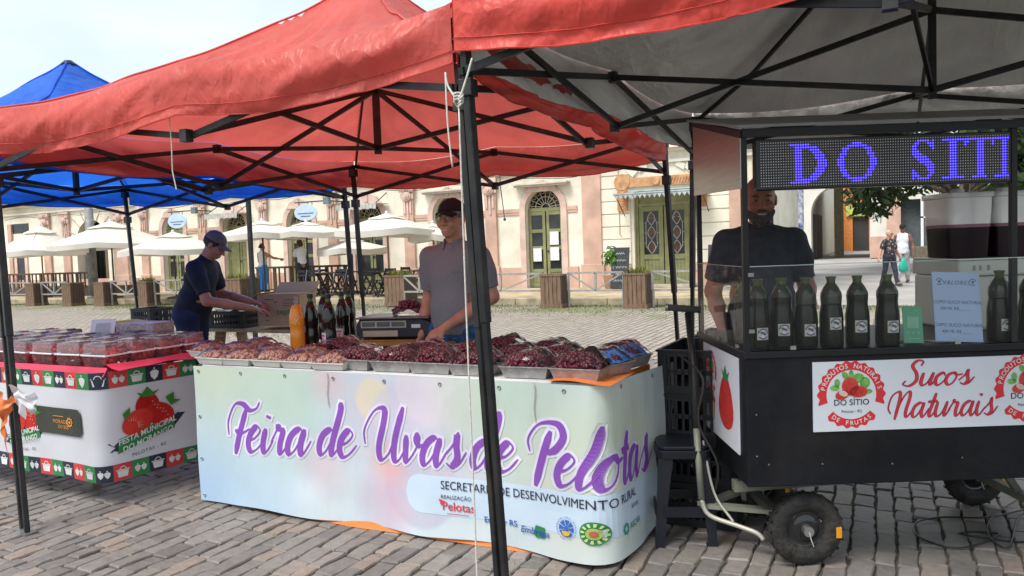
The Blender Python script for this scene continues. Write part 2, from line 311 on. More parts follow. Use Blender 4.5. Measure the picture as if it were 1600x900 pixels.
while u < 5.5:
    w = rnd.uniform(.088, .116); v = -2.0+rnd.uniform(0, .2); drift = 0
    while v < 9.2:
        l = rnd.uniform(.13, .235); p = (u+w/2+.02*vnoise(v*.8, u*1.3, 5), v+l/2, 0)
        x, y, dep = PR(p)
        if dep > .9 and -420 < x < 2020 and y < 1250 and y > 480: stones.append((dep, p, l-.008, w-.0075))
        v += l
    u += w
stones.sort(key=lambda s: (0 if (-20 < PR(s[1])[0] < 1620 and PR(s[1])[1] < 915) else 1, s[0]))
variants = []
for i in range(14):
    vs, fs = stone_pts(.2, .112, rnd); me = bpy.data.meshes.new('cobble'); me.from_pydata(vs, [], fs); me.materials.append(COB); variants.append(me)
rest = MB()
for i, (dep, p, l, w) in enumerate(stones):
    z = rnd.uniform(-.005, .003)
    if i < 300:
        o = mobj('cobble', variants[i % 14], sq, loc=(p[0], p[1], z), rot=rnd.choice((0, math.pi))+rnd.uniform(-.05, .05)); o.scale = (w/.112, l/.2, 1)
    else:
        vs, fs = stone_pts(l, w, rnd); c, s_ = math.cos(rnd.uniform(-.05, .05)), rnd.uniform(-.05, .05)
        rest.add([(p[0]+a*c-b*s_, p[1]+a*s_+b*c, z+d) for a, b, d in vs], fs)
rest.build('cobbles_beyond', COB, sq, kind='stuff')
# weeds in joints
wd = MB()
for i in range(900):
    x, y = rnd.uniform(-9, 3), rnd.uniform(1.0, 9)
    if vnoise(x*1.7, y*1.7, 9) < .25: continue
    for k in range(5):
        a = rnd.uniform(0, 6.28); h = rnd.uniform(.012, .035); dx, dy = math.cos(a)*h*.7, math.sin(a)*h*.7; bx, by = x+rnd.uniform(-.03, .03), y+rnd.uniform(-.03, .03)
        wd.add([(bx-.003, by, -.012), (bx+.003, by, -.012), (bx+dx, by+dy, h-.012)], [(0, 1, 2)])
for i in range(16000):   # grass along the far kerb
    x, y = rnd.uniform(-36, 3), 17.6-abs(rnd.gauss(0, 1.0))
    if vnoise(x*.5, y*.9, 4)+rnd.uniform(-.5, .5) < .0: continue
    a = rnd.uniform(0, 6.28); h = rnd.uniform(.015, .05)
    wd.add([(x-.01, y, -.02), (x+.01, y, -.02), (x+math.cos(a)*h*.6, y+math.sin(a)*h*.6, h-.02)], [(0, 1, 2)])
for c in ((-6.2, 8.9), (-12, 11)):
    for i in range(700):
        x, y = rnd.gauss(c[0], 1.0), rnd.gauss(c[1], .6); a = rnd.uniform(0, 6.28); h = rnd.uniform(.02, .06)
        wd.add([(x-.008, y, -.02), (x+.008, y, -.02), (x+math.cos(a)*h*.6, y+math.sin(a)*h*.6, h-.02)], [(0, 1, 2)])
w_ = wd.build('grass', M('weed_green', (.15, .18, .055), .8, var=.3, scale=3, transl=.3)); w_['kind'] = 'stuff'
# pavement with kerb in front of the hall
pv = MB().bx(-60, -2.6, 18.02, 22.6, -.04, .13).build('pavement', M('pavement_tan', (.46, .37, .25), .85, var=.15, scale=2.5, bump=.15, bscale=9)); pv['kind'] = 'structure'
for i in range(46):
    MB().bx(-60+i*1.25, -60+i*1.25+1.235, 17.8, 18.02, -.04, .14).build('kerb_stone', M('kerb', (.42, .36, .25), .85, var=.2, scale=4), pv, bevel=.012)
for i in range(40):
    for j in range(3):
        MB().bx(-19.2+i*.41, -19.2+i*.41+.4, 18.1+j*.45, 18.1+j*.45+.44, .12, .142).build('paving_tile', M('pavement_tile', (.47, .37, .23), .8, var=.2, scale=1.7), pv)
# ================= MARKET HALL =================
CREAM = M('cream_plaster', (.84, .79, .655), .9, var=.06, scale=1.2, bump=.12, bscale=18, dirt=.38, spec=.2)
PINK = M('pink_plaster', (.62, .41, .325), .9, var=.10, scale=1.6, bump=.12, bscale=18, dirt=.42, spec=.2)
PINKL = M('pale_pink_plaster', (.66, .49, .42), .9, var=.1, scale=3, bump=.1, bscale=25, dirt=.25, spec=.2)
GREEN = M('olive_door_paint', (.25, .26, .12), .5, var=.14, scale=3, bump=.1, bscale=30, dirt=.15)
GLASSD = M('dark_window_glass', (.035, .04, .045), .08, var=.2, scale=2)
IRON = M('dark_iron', (.05, .045, .04), .5, var=.1)
WHITE = M('white_sheet', (.75, .77, .78), .6, var=.04)
AWN = M('weathered_awning', (.55, .54, .50), .85, var=.12, scale=5, transl=.15)
VF = 22.5
hall = thing('market_hall', 'long cream and pink plastered market hall behind the stalls', 'building', (-18, VF, 0))
HX = -18.
def H3(u, d, z): return (u-HX, d, z)        # hall coordinates: u along the front, d into the wall
def hb(mb, u0, u1, d0, d1, z0, z1): return mb.bx(u0-HX, u1-HX, d0, d1, z0, z1)
def arch_wall(mb, u0, u1, z0, z1, uc, hw, zs, dep=.32, n=14, d=0.0, rise=None):
    rise = hw if rise is None else rise
    arc = [(uc-hw*math.cos(math.pi*i/n), zs+rise*math.sin(math.pi*i/n)) for i in range(n+1)]
    def q(*pts): mb.add([H3(a, d, b) for a, b in pts], [tuple(range(len(pts)))])
    q((u0, z0), (uc-hw, z0), (uc-hw, zs), (u0, zs)); q((uc+hw, z0), (u1, z0), (u1, zs), (uc+hw, zs))
    q((u0, zs), (uc-hw, zs), (uc-hw, z1), (u0, z1)); q((uc+hw, zs), (u1, zs), (u1, z1), (uc+hw, z1))
    for i in range(n):
        a, b = arc[i], arc[i+1]; q(a, b, (b[0], z1), (a[0], z1))
    ed = [(uc-hw, z0)]+arc+[(uc+hw, z0)]
    for a, b in zip(ed[:-1], ed[1:]): mb.add([H3(a[0], d, a[1]), H3(b[0], d, b[1]), H3(b[0], d+dep, b[1]), H3(a[0], d+dep, a[1])], [(0, 1, 2, 3)])
    return arc
def arch_band(mb, uc, r0, r1, zs, d0, d1, n=18, legs=None):
    for i in range(n):
        a, b = math.pi*i/n, math.pi*(i+1)/n; P = [(r0, a), (r1, a), (r1, b), (r0, b)]
        pts = [(uc-r*math.cos(t), zs+r*math.sin(t)) for r, t in P]
        mb.prism(pts, lambda x, y, dd: H3(x, dd, y), d0, d1)
    if legs is not None:
        hb(mb, uc-r1, uc-r0, d0, d1, legs, zs); hb(mb, uc+r0, uc+r1, d0, d1, legs, zs)
ZT = 5.55
PIL = [-28.5, -25.07, -21.77, -18.4, -15.04, -11.82]
BAYS = [(-28.5, -25.07, -26.79), (-25.07, -21.77, -23.3), (-21.77, -18.4, -19.98), (-18.4, -15.04, -16.8), (-15.04, -11.82, -13.45), (-11.82, -8.6, -9.96)]
wall = MB()
for i, (a, b, c) in enumerate(BAYS):
    arch_wall(wall, a, b, 0.1, 3.78, c, .62, 2.66)
hb(wall, -60, -35.4, 0, .3, .1, 3.78); arch_wall(wall, -33.4, -30.5, .1, 3.78, -31.95, 1.05, 2.3, .5); hb(wall, -30.5, -28.5, 0, .3, .1, 3.78); hb(wall, -35.4, -33.4, 0.002, .3, .1, 3.78)
# right-hand block: rusticated, square headed door
def rect_wall(mb, u0, u1, z0, z1, a, b, h, dep=.3):
    hb(mb, u0, a, 0, dep, z0, z1); hb(mb, b, u1, 0, dep, z0, z1); hb(mb, a, b, 0, dep, h, z1)
rect_wall(wall, -8.6, -3.0, .1, 3.78, -6.98, -5.25, 3.02)
wall.build('wall', CREAM, hall)
MB().add([H3(-60, .0, 3.78), H3(-3, .0, 3.78), H3(-3, .0, ZT), H3(-60, 0, ZT), H3(-60, 8, ZT), H3(-3, 8, ZT)], [(0, 1, 2, 3), (3, 2, 5, 4)]).build('upper_wall', CREAM, hall)
MB().add([H3(-3, 0, 0), H3(-3, 8, 0), H3(-3, 8, ZT), H3(-3, 0, ZT)], [(0, 1, 2, 3)]).build('side_wall', CREAM, hall)
MB().add([H3(-60, .7, 0), H3(-3.01, .7, 0), H3(-3.01, .7, 3.78), H3(-60, .7, 3.78)], [(0, 1, 2, 3)]).build('back_wall', GLASSD, hall)
co = MB(); hb(co, -60, -2.9, -.10, 0, 3.80, 3.88); hb(co, -60, -2.9, -.16, 0, 4.12, 4.2); hb(co, -60, -2.85, -.34, 0, 4.2, 4.3); hb(co, -60, -2.85, -.26, 0, 4.3, 4.36); hb(co, -60, -2.9, -.14, 0, ZT, ZT+.18)
co.build('cornice', CREAM, hall)
hb(MB(), -60, -2.9, -.345, -.15, 4.362, 4.43).build('cornice_edge', M('terracotta_edge', (.42, .26, .12), .85, var=.2, scale=3), hall)
bands = MB(); pl = MB(); frames = MB()
for a, b, c in BAYS:
    for x0, x1 in ((a+.2, c-.82), (c+.82, b-.2)):
        bands = MB(); hb(bands, x0, x1, -.05, 0, 2.58, 2.70); hb(bands, x0, x1, -.035, 0, 2.5, 2.58); bands.build('impost_band', PINK, hall)
        hb(MB(), x0, x1, -.06, 0, .1, .8).build('plinth', PINK, hall)
hb(MB(), -33.4, -28.7, -.05, 0, .1, .72).build('plinth', PINK, hall); hb(MB(), -60, -35.4, -.05, 0, .1, .72).build('plinth', PINK, hall)
def pilaster(c, w=.42, z1=3.76, orn=True):
    m = MB(); hb(m, c-w/2, c+w/2, -.10, 0, .1, z1); hb(m, c-w/2-.07, c+w/2+.07, -.14, 0, .1, .85); o = m.build('pilaster', PINK, hall, bevel=.012)
    if orn:
        h = MB(); hb(h, c-w/2-.1, c+w/2+.06, -.17, -.1, 3.5, 3.76)
        h.lathe([(.17, -.19), (.17, -.10)], 16, (c-HX, 0, 3.36), axis='y'); h.lathe([(.11, -.23), (.13, -.19)], 14, (c-HX, 0, 3.36), axis='y'); h.lathe([(.05, -.26), (.06, -.23)], 10, (c-HX, 0, 3.36), axis='y')
        hb(h, c-w/2-.06, c+w/2+.04, -.14, -.1, 3.26, 3.46)
        for k, l in ((-.12, .42), (0, .62), (.12, .42)): hb(h, c+k-.035, c+k+.035, -.135, -.1, 3.18-l, 3.2)
        for k in (-.05, .05): hb(h, c+k-.02, c+k+.02, -.20, -.17, 3.56, 3.7)
        h.build('capital', PINKL, o)
for c in PIL: pilaster(c)
pilaster(-8.3, .62, 3.78, False); pilaster(-30.0, .8); pilaster(-33.7, .5); pilaster(-35.1, .5); pilaster(-37.9, .3, 3.4, False); pilaster(-3.25, .5, 3.78, False); pilaster(-3.92, .45, 3.78, False); pilaster(-40.5, .4); pilaster(-45, .4); pilaster(-50, .4)
def arched_door(c, fan=True, open_=False, plain=False):
    s = MB(); arch_band(s, c, .62, .82, 2.66, -.07, 0, legs=.1); hb(s, c-.07, c+.07, -.13, -.07, 3.26, 3.56); s.build('door_surround', PINKL, hall)
    d = MB(); hb(d, c-.62, c+.62, .17, .25, 2.58, 2.70)
    for sx in (-1, 1):
        x0, x1 = (c-.6, c-.02) if sx < 0 else (c+.02, c+.6)
        hb(d, x0, x0+.1, .16, .22, .15, 2.58); hb(d, x1-.1, x1, .16, .22, .15, 2.58)
        for z in (.15, .62, 1.36, 1.9, 2.46): hb(d, x0+.1, x1-.1, .165, .215, z, z+.11)
        hb(d, x0+.1, x1-.1, .185, .205, .26, .62)
        for k in range(3): hb(d, x0+.13+k*.12, x0+.21+k*.12, .175, .185, .3, .58)
        if plain:
            hb(d, x0+.1, x1-.1, .185, .205, .73, 2.46)
    o = d.build('door', GREEN, hall, bevel=.006)
    if not plain:
        for sx in (-1, 1):
            x0, x1 = (c-.5, c-.12) if sx < 0 else (c+.12, c+.5)
            for z0, z1 in ((.73, 1.36), (1.47, 1.9), (2.01, 2.46)): hb(MB(), x0, x1, .19, .2, z0, z1).build('pane', GLASSD, o)
    MB().sphere(H3(c+.06, .14, 1.3), .035).build('door_knob', IRON, o)
    f = MB()
    for k in range(9):
        a = math.pi*(k+.5)/9*1.0; p = H3(c-.14*math.cos(a), .2, 2.70+.14*math.sin(a)); q = H3(c-.6*math.cos(a), .2, 2.68+.58*math.sin(a)); f.bar(p, q, .022)
    for r in (.14, .36, .59): arch_band(f, c, r-.012, r+.012, 2.69, .19, .215, 14)
    for k in range(9):
        a0, a1 = math.pi*k/9, math.pi*(k+1)/9; am = (a0+a1)/2
        f.tube([H3(c-.46*math.cos(a0), .2, 2.69+.46*math.sin(a0)), H3(c-.54*math.cos(am), .2, 2.69+.54*math.sin(am)), H3(c-.46*math.cos(a1), .2, 2.69+.46*math.sin(a1))], .01, 5)
    fo = f.build('fanlight', M('fanlight_cream', (.45, .4, .28), .6), hall)
    return o
doors = [arched_door(c, plain=(i in (1,))) for i, (_, _, c) in enumerate(BAYS)]
for x0, z0 in ((.14, 1.5), (.14, 1.0)): hb(MB(), -9.96+x0, -9.96+x0+.3, .13, .158, z0, z0+.42).build('paper_notice', WHITE, doors[5])
hb(MB(), -9.96-.46, -9.96-.17, .13, .158, .98, 1.4).build('paper_notice', WHITE, doors[5])
# little hoods / awnings over some doors
def awning(c, w=1.75, z=3.14):
    m = MB(); hb(m, c-w/2, c+w/2, -.72, -.04, z, z+.025)
    for k in range(12): hb(m, c-w/2+k*w/12, c-w/2+(k+.92)*w/12, -.735, -.72, z-.16-(k % 2)*.02, z+.02)
    o = m.build('door_awning', AWN, hall)
    for s in (-1, 1): MB().bar(H3(c+s*(w/2-.06), -.7, z), H3(c+s*(w/2-.06), -.01, z+.4), .025).build('awning_stay', IRON, o)
for c in (-23.3, -16.8): awning(c)
for c in (-13.45, -9.96):
    m = MB(); hb(m, c-.95, c+.95, -.32, 0, 3.42, 3.47); hb(m, c-.9, c+.9, -.26, 0, 3.36, 3.42); m.build('door_hood', M('hood_stone', (.6, .55, .47), .85, var=.1), hall)
for c in (-23.3, -16.8, -13.45, -9.96, -26.79, -19.98):
    m = MB(); m.prism([(c-.55, 3.2), (c+.55, 3.2), (c+.42, 3.42), (c+.15, 3.52), (c, 3.58), (c-.15, 3.52), (c-.42, 3.42)], lambda x, y, d: H3(x, d, y), -.1, 0); m.build('door_crest', PINKL, hall)
# oval hanging signs on brackets
for c, px in ((D(277, 345, VF-.95)[0], 0), (D(478, 335, VF-.95)[0], 0)):
    t = thing('oval_sign', 'pale blue oval sign hung over the %s arched door' % ('left' if c < -23 else 'middle'), 'sign', (c, VF-.95, 2.72), 0, 'oval shop signs')
    MB().lathe([(.52, -.02), (.54, 0), (.52, .02)], 28, (0, 0, .25), 1, .56, 'y').build('board', M('sign_blue', (.45, .58, .7), .5, var=.05), t, smooth=False)
    b = MB(); b.tube([(-.5, 0, .62), (.95, 0, .62), (.95, .9, .62)], .022, 6); b.bar((-.3, 0, .5), (-.3, 0, .62), .02); b.bar((.3, 0, .5), (.3, 0, .62), .02); b.build('bracket', IRON, t)
    MB().bx(.85, 1.1, -.06, .06, .5, .74).build('lamp_box', M('lamp_box', (.12, .17, .18), .5), t)
    q = MB()
    for z, w in ((.2, .36), (.1, .22)): q.bx(-w, w, -.026, -.022, z, z+.03)
    q.build('lettering', M('sign_navy', (.04, .07, .16), .6), t)
# big double door on the right with leaded glass
dd = MB(); hb(dd, -6.98, -5.25, .2, .28, 2.62, 3.02); hb(dd, -6.98, -6.88, .12, .26, .13, 3.02); hb(dd, -5.35, -5.25, .12, .26, .13, 3.02); hb(dd, -6.88, -5.35, .14, .24, 2.55, 2.63)
for x0, x1 in ((-6.87, -6.13), (-6.1, -5.36)):
    hb(dd, x0, x0+.14, .15, .22, .15, 2.55); hb(dd, x1-.14, x1, .15, .22, .15, 2.55); hb(dd, x0+.14, x1-.14, .155, .215, .15, .3); hb(dd, x0+.14, x1-.14, .155, .215, .95, 1.1); hb(dd, x0+.14, x1-.14, .155, .215, 2.4, 2.55); hb(dd, x0+.14, x1-.14, .19, .2, .3, .95)
    for k in range(4): hb(dd, x0+.17+k*.11, x0+.25+k*.11, .178, .19, .34, .92)
dob = dd.build('double_door', GREEN, hall, bevel=.006)
LEAD = M('lead_strip', (.5, .5, .46), .5); AMB = M('brown_glass', (.10, .05, .035), .15, var=.2)
for x0, x1 in ((-6.73, -6.27), (-5.96, -5.5)):
    hb(MB(), x0, x1, .195, .2, 1.1, 2.4).build('pane', GLASSD, dob); xc = (x0+x1)/2; l = MB(); g = MB()
    for i in range(3):
        z = 1.32+i*.43; L1 = [(xc+.115*math.sin(math.pi*t/8), z-.2+.4*t/8) for t in range(9)]; L2 = [(xc-.115*math.sin(math.pi*t/8), z-.2+.4*t/8) for t in range(9)]
        l.tube([H3(a, .185, b) for a, b in L1], .011, 5); l.tube([H3(a, .185, b) for a, b in L2], .011, 5)
        if i != 9: g.prism(L1+L2[-2:0:-1], lambda x, y, d: H3(x, d, y), .186, .192)
    for s in (-1, 1):
        l.tube([H3(xc+s*.17, .185, 1.35), H3(xc+s*.17, .185, 2.05), H3(xc+s*.1, .185, 2.2), H3(xc+s*.05, .185, 2.2)], .01, 5); l.tube([H3(xc+s*.17, .185, 1.35), H3(xc+s*.06, .185, 1.2)], .01, 5)
        for z in (1.45, 1.75, 2.05): l.tube([H3(xc+s*.17, .185, z), H3(xc+s*.23, .185, z)], .008, 5)
    l.build('leading', LEAD, dob); g.build('coloured_glass', AMB, dob)
# rustication: proud blocks with recessed joints
RUST = []
for x0, x1 in ((-8.0, -7.08), (-5.15, -4.15)):
    z = .82
    while z < 3.7:
        RUST.append((x0, x1, z)); z += .385
for x0, x1, z in RUST: hb(MB(), x0, x1, -.045, 0, z+.014, z+.371).build('rusticated_block', CREAM, hall, bevel=.008)
for x0, x1 in ((-8.0, -7.08), (-5.15, -4.15)): hb(MB(), x0, x1, -.06, 0, .1, .8).build('plinth', PINK, hall, bevel=.01)
ORN = M('ochre_relief', (.55, .3, .15), .85, var=.15, scale=6, bump=.15, bscale=30)
m = MB(); hb(m, -7.45, -4.8, -.09, -.046, 3.12, 3.42); m.build('door_lintel', ORN, hall, bevel=.02)
for xc in (-7.3, -4.93):
    m = MB(); hb(m, xc-.16, xc+.16, -.1, -.046, 2.45, 3.1)
    for k in range(7): m.bar(H3(xc-.14, -.105, 2.56+k*.08), H3(xc, -.105, 2.5+k*.08), .02); m.bar(H3(xc, -.105, 2.5+k*.08), H3(xc+.14, -.105, 2.56+k*.08), .02)
    m.lathe([(.24, -.12), (.26, -.05)], 16, (xc-HX, 0, 3.3), axis='y'); m.build('relief_ornament', ORN, hall)
m = MB()
for k in range(12): m.bar(H3(-6.0+k*.085, -.1, 3.18), H3(-5.94+k*.085, -.1, 3.36), .03)
m.lathe([(.1, -.14), (.12, -.09)], 14, (-6.25-HX, 0, 3.27), axis='y'); m.build('relief_ornament', ORN, hall)
for k in range(7):
    a = R_(56+k*11.4); m = MB(); p0 = np.array((-6.1-1.15*math.cos(a)*1.2, 3.25+.95*math.sin(a)-.5)); p1 = np.array((-6.1-1.9*math.cos(a)*1.2, 3.25+1.7*math.sin(a)-.62))
    if p1[1] > 3.78: p1 = p0+(p1-p0)*((3.77-p0[1])/(p1[1]-p0[1]))
    m.bar(H3(p0[0], -.03, max(p0[1], 3.44)), H3(p1[0], -.03, p1[1]), .3 if k != 3 else .5, .06, (0, 1, 0)) if p1[1]-max(p0[1], 3.44) > .12 else None
    if m.v: m.build('voussoir', PINK if k == 3 else CREAM, hall, bevel=.01)
m = MB(); hb(m, -7.28, -4.7, -.95, -.05, 2.86, 2.885)
for k in range(18): m.prism([(-7.28+k*.1433, 2.86), (-7.28+(k+1)*.1433, 2.86), (-7.28+(k+.5)*.1433, 2.74)], lambda x, y, d: H3(x, d, y), -.955, -.945)
m.bar(H3(-7.3, -.95, 2.9), H3(-4.68, -.95, 2.9), .04); m.bar(H3(-7.3, -.06, 3.02), H3(-4.68, -.06, 3.02), .04)
aw = m.build('door_awning', M('blue_grey_awning', (.42, .48, .5), .8, var=.15, scale=4), hall)
for s in (-7.25, -4.73): MB().bar(H3(s, -.93, 2.88), H3(s, -.05, 2.3), .02).build('awning_stay', IRON, aw)
MB().tube([H3(-7.42, -.06, 3.7), H3(-7.42, -.06, 1.75), H3(-7.36, -.06, 1.68)], .015, 6).build('downpipe', M('pipe_tan', (.5, .44, .3), .7), hall)
for a, x in ((-7.6, .2), (-6.95, 1.7)):
    hb(MB(), -7.1, -5.1, -.6, -.05, .13, .22).build('door_step', M('step_stone', (.42, .38, .3), .9, var=.2), hall, bevel=.01); break
# left arch: deep dark doorway, side door
s = MB(); arch_band(s, -31.95, 1.05, 1.4, 2.3, -.06, 0, legs=.1); s.build('door_surround', CREAM, hall)
for k in range(9):
    a = math.pi*k/8; MB().bar(H3(-31.95-1.06*math.cos(a), -.07, 2.3+1.06*math.sin(a)), H3(-31.95-1.75*math.cos(a), -.07, min(3.7, 2.3+1.6*math.sin(a))), .03).build('voussoir_joint', PINK, hall)
m = MB(); hb(m, -32.9, -32.3, .3, .36, .1, 2.3); hb(m, -31.6, -31.0, .3, .36, .1, 2.3); m.build('door', M('brown_door', (.16, .11, .06), .5), hall)
m = MB(); hb(m, -37.5, -36.9, -.02, .02, .1, 2.4); m.build('door', GLASSD, hall); m = MB(); hb(m, -37.7, -37.5, -.06, 0, .1, 2.5); hb(m, -36.9, -36.7, -.06, 0, .1, 2.5); hb(m, -37.7, -36.7, -.06, 0, 2.5, 2.65); m.build('door_surround', PINKL, hall)
hb(MB(), -37.9, -36.5, -.02, .02, 2.95, 3.4).build('window', GLASSD, hall)
for i, (u0, u1, z0, lb) in enumerate(((-38, -18, 3.66, 'left'), (-18, -8.7, 3.62, 'right'))):
    t = thing('wall_cable', 'thin dark cable strung along the market hall front, %s run' % lb, 'cable', ((u0+u1)/2, VF-.2, z0)); a = (u1-u0)/2; MB().tube([(x, 0, -.05+.05*math.cos(x*2.2)+.04*(x/a)**2) for x in np.linspace(-a, a, 60)], .012, 5).build('cable', IRON, t)
t = thing('hanging_cable', 'loose dark cable end hanging before the pilaster right of the grape seller', 'cable', D(781, 280, VF-.3)); MB().tube([(0, 0, .3), (.02, 0, -.3), (.12, 0, -1.25)], .016, 5).build('cable', IRON, t); MB().sphere((.125, 0, -1.3), .05, 8, 6).build('cable_end', IRON, t)
# ================= FAR ARCADED BUILDING =================
VB = 54.
far = thing('arcade_building', 'pale arcaded building with dark arch far behind the juice cart', 'building', (0, VB, 0))
FCR = M('far_cream', (.72, .70, .62), .9, var=.06, scale=.8, dirt=.15); HX0 = HX; HX = 0.
fw_ = MB(); ca = D(1313, 380, VB)[0]; hw = 1.75
arch_wall(fw_, -9, -.1+ca+hw+.1, 0, 7.0, ca, hw, 3.0, 1.2, 18); xr = ca+hw
hb(fw_, xr, xr+.95, 0.003, 1.2, 0, 7); fw_.build('wall', FCR, far)
hb(MB(), xr+.95, xr+1.75, -.12, 1, 0, 7).build('pilaster', PINK, far); hb(MB(), xr-.02, xr+.95, -.08, 1, 0, 1.35).build('plinth', PINK, far); hb(MB(), xr+1.75, xr+2.9, 0, 1, 3.6, 7).build('upper_wall', FCR, far)
hb(MB(), xr+2.9, xr+30, 0, 1, 0, 7).build('wall', FCR, far); hb(MB(), xr+1.75, xr+2.9, .8, 1, 0, 3.6).build('shop_window', M('shop_glass', (.10, .12, .13), .1), far)
m = MB(); hb(m, xr+2.85, xr+3.0, -.1, 0, 0, 3.6); hb(m, xr+4.6, xr+4.75, -.1, 0, 0, 3.6); hb(m, xr+2.85, xr+4.75, -.1, 0, 2.4, 2.5); m.build('shop_frame', WHITE, far); hb(MB(), xr+3, xr+4.6, -.05, 0, 0, 3.6).build('shop_window', M('shop_glass', (.10, .12, .13), .1), far); hb(MB(), xr+4.9, xr+12, -.06, 0, 0, 1.4).build('plinth', PINK, far)
# passage through the arch
m = MB(); hb(m, ca-hw-.4, ca-hw-.1, 1.2, 26, 0, 6); hb(m, ca+hw+.1, ca+hw+.4, 1.2, 26, 0, 6); hb(m, ca-hw-.1, ca+hw+.1, 1.2, 12, 5.2, 5.4); m.build('passage_wall', FCR, far)
hb(MB(), ca-hw+.9, ca-hw+1.5, 8, 9, 0, 6).build('passage_pier', M('passage_pier', (.6, .55, .4), .9), far); hb(MB(), ca-hw-.09, ca-hw+.15, 2, 7, 0, 3).build('shop_front', M('dark_shop', (.05, .05, .05), .5), far)
m = MB(); hb(m, ca-hw-.1, ca-.35, 26, 26.3, 0, 6); hb(m, ca+1.05, ca+hw+.1, 26, 26.3, 0, 6); hb(m, ca-.35, ca+1.05, 26, 26.3, 3.2, 6); m.build('end_wall', M('orange_wall', (.75, .28, .08), .8), far)
hb(MB(), ca-.35, ca+1.05, 26.2, 26.4, 0, 3.2).build('end_door', M('dark_shop', (.05, .05, .05), .5), far); hb(MB(), ca-.9, ca+1.4, 25.8, 25.95, 3.3, 4.3).build('shop_board', M('green_board', (.25, .5, .15), .6, col2=(.7, .6, .1), scale=2), far)
gt = MB()
for k, (a, b) in enumerate((((0, 0), (.1, .4)), ((.1, .4), (.25, .05)), ((.32, .0), (.35, .45)), ((.35, .45), (.55, .3)), ((.6, .1), (.62, .5)), ((.45, -.3), (.5, .2)), ((.0, -.15), (.3, -.1)))):
    gt.bar(H3(xr+.15+a[0], -.01, 2.5+a[1]), H3(xr+.15+b[0], -.01, 2.5+b[1]), .04)
gt.build('scribble', M('grey_paint', (.2, .2, .19), .8), far)
HX = HX0
# ================= TREES =================
def tree(name, label, loc, h, trunk_h, rad, seed, n=2600, leaf=.16, squash=.7, group=None):
    r = random.Random(seed); t = thing(name, label, 'tree', loc, 0, group); tr = MB(); ends = []
    tr.tube([(0, 0, 0), (.05, .02, trunk_h*.5), (0, 0, trunk_h)], [.32, .24, .2], 9)
    for k in range(9):
        a = 6.28*k/9+r.uniform(-.3, .3); l = rad*r.uniform(.55, .95); z = trunk_h+r.uniform(.2, h-trunk_h)*.7; e = (math.cos(a)*l, math.sin(a)*l, z)
        tr.tube([(0, 0, trunk_h*.8), (e[0]*.45, e[1]*.45, (trunk_h*.8+z)/2+.3), e], [.13, .08, .02], 6); ends.append(e)
    ends += [(0, 0, h*.9)]
    tr.build('trunk', M('bark', (.10, .075, .055), .9, var=.3, scale=5, bump=.6, bscale=12), t, smooth=True)
    cr_ = MB(); clumps = []
    for e in ends:
        for k in range(6): clumps.append((e[0]+r.gauss(0, rad*.2), e[1]+r.gauss(0, rad*.2), e[2]+r.gauss(0, rad*.16), r.uniform(.35, .75)*rad*.38))
    for i in range(n):
        c = r.choice(clumps); d = np.array([r.gauss(0, 1) for _ in range(3)]); d /= np.linalg.norm(d); q = np.array(c[:3])+d*c[3]*r.uniform(.55, 1.05)*np.array((1, 1, squash))
        a = np.array([r.gauss(0, 1) for _ in range(3)]); a /= np.linalg.norm(a); b = np.cross(a, d+.3*a); b /= np.linalg.norm(b)+1e-6; s = leaf*r.uniform(.6, 1.3)
        cr_.add([q-a*s, q+b*s*.45, q+a*s, q-b*s*.45], [(0, 1, 2, 3)])
    cr_.build('crown', M('foliage', (.045, .085, .02), .6, var=.35, scale=1.2, transl=.35, col2=(.02, .045, .012)), t)
    return t
tree('shade_tree', 'dark green shade tree hanging over the plaza behind the juice cart', (2.6, 35.5, 0), 8.3, 3.4, 6.0, 5, 15000, .22)
tree('street_tree', 'green tree far right beyond the shade tree, behind the lit sign', (12, 47, 0), 11, 3.5, 6.0, 8, 6000, .26)
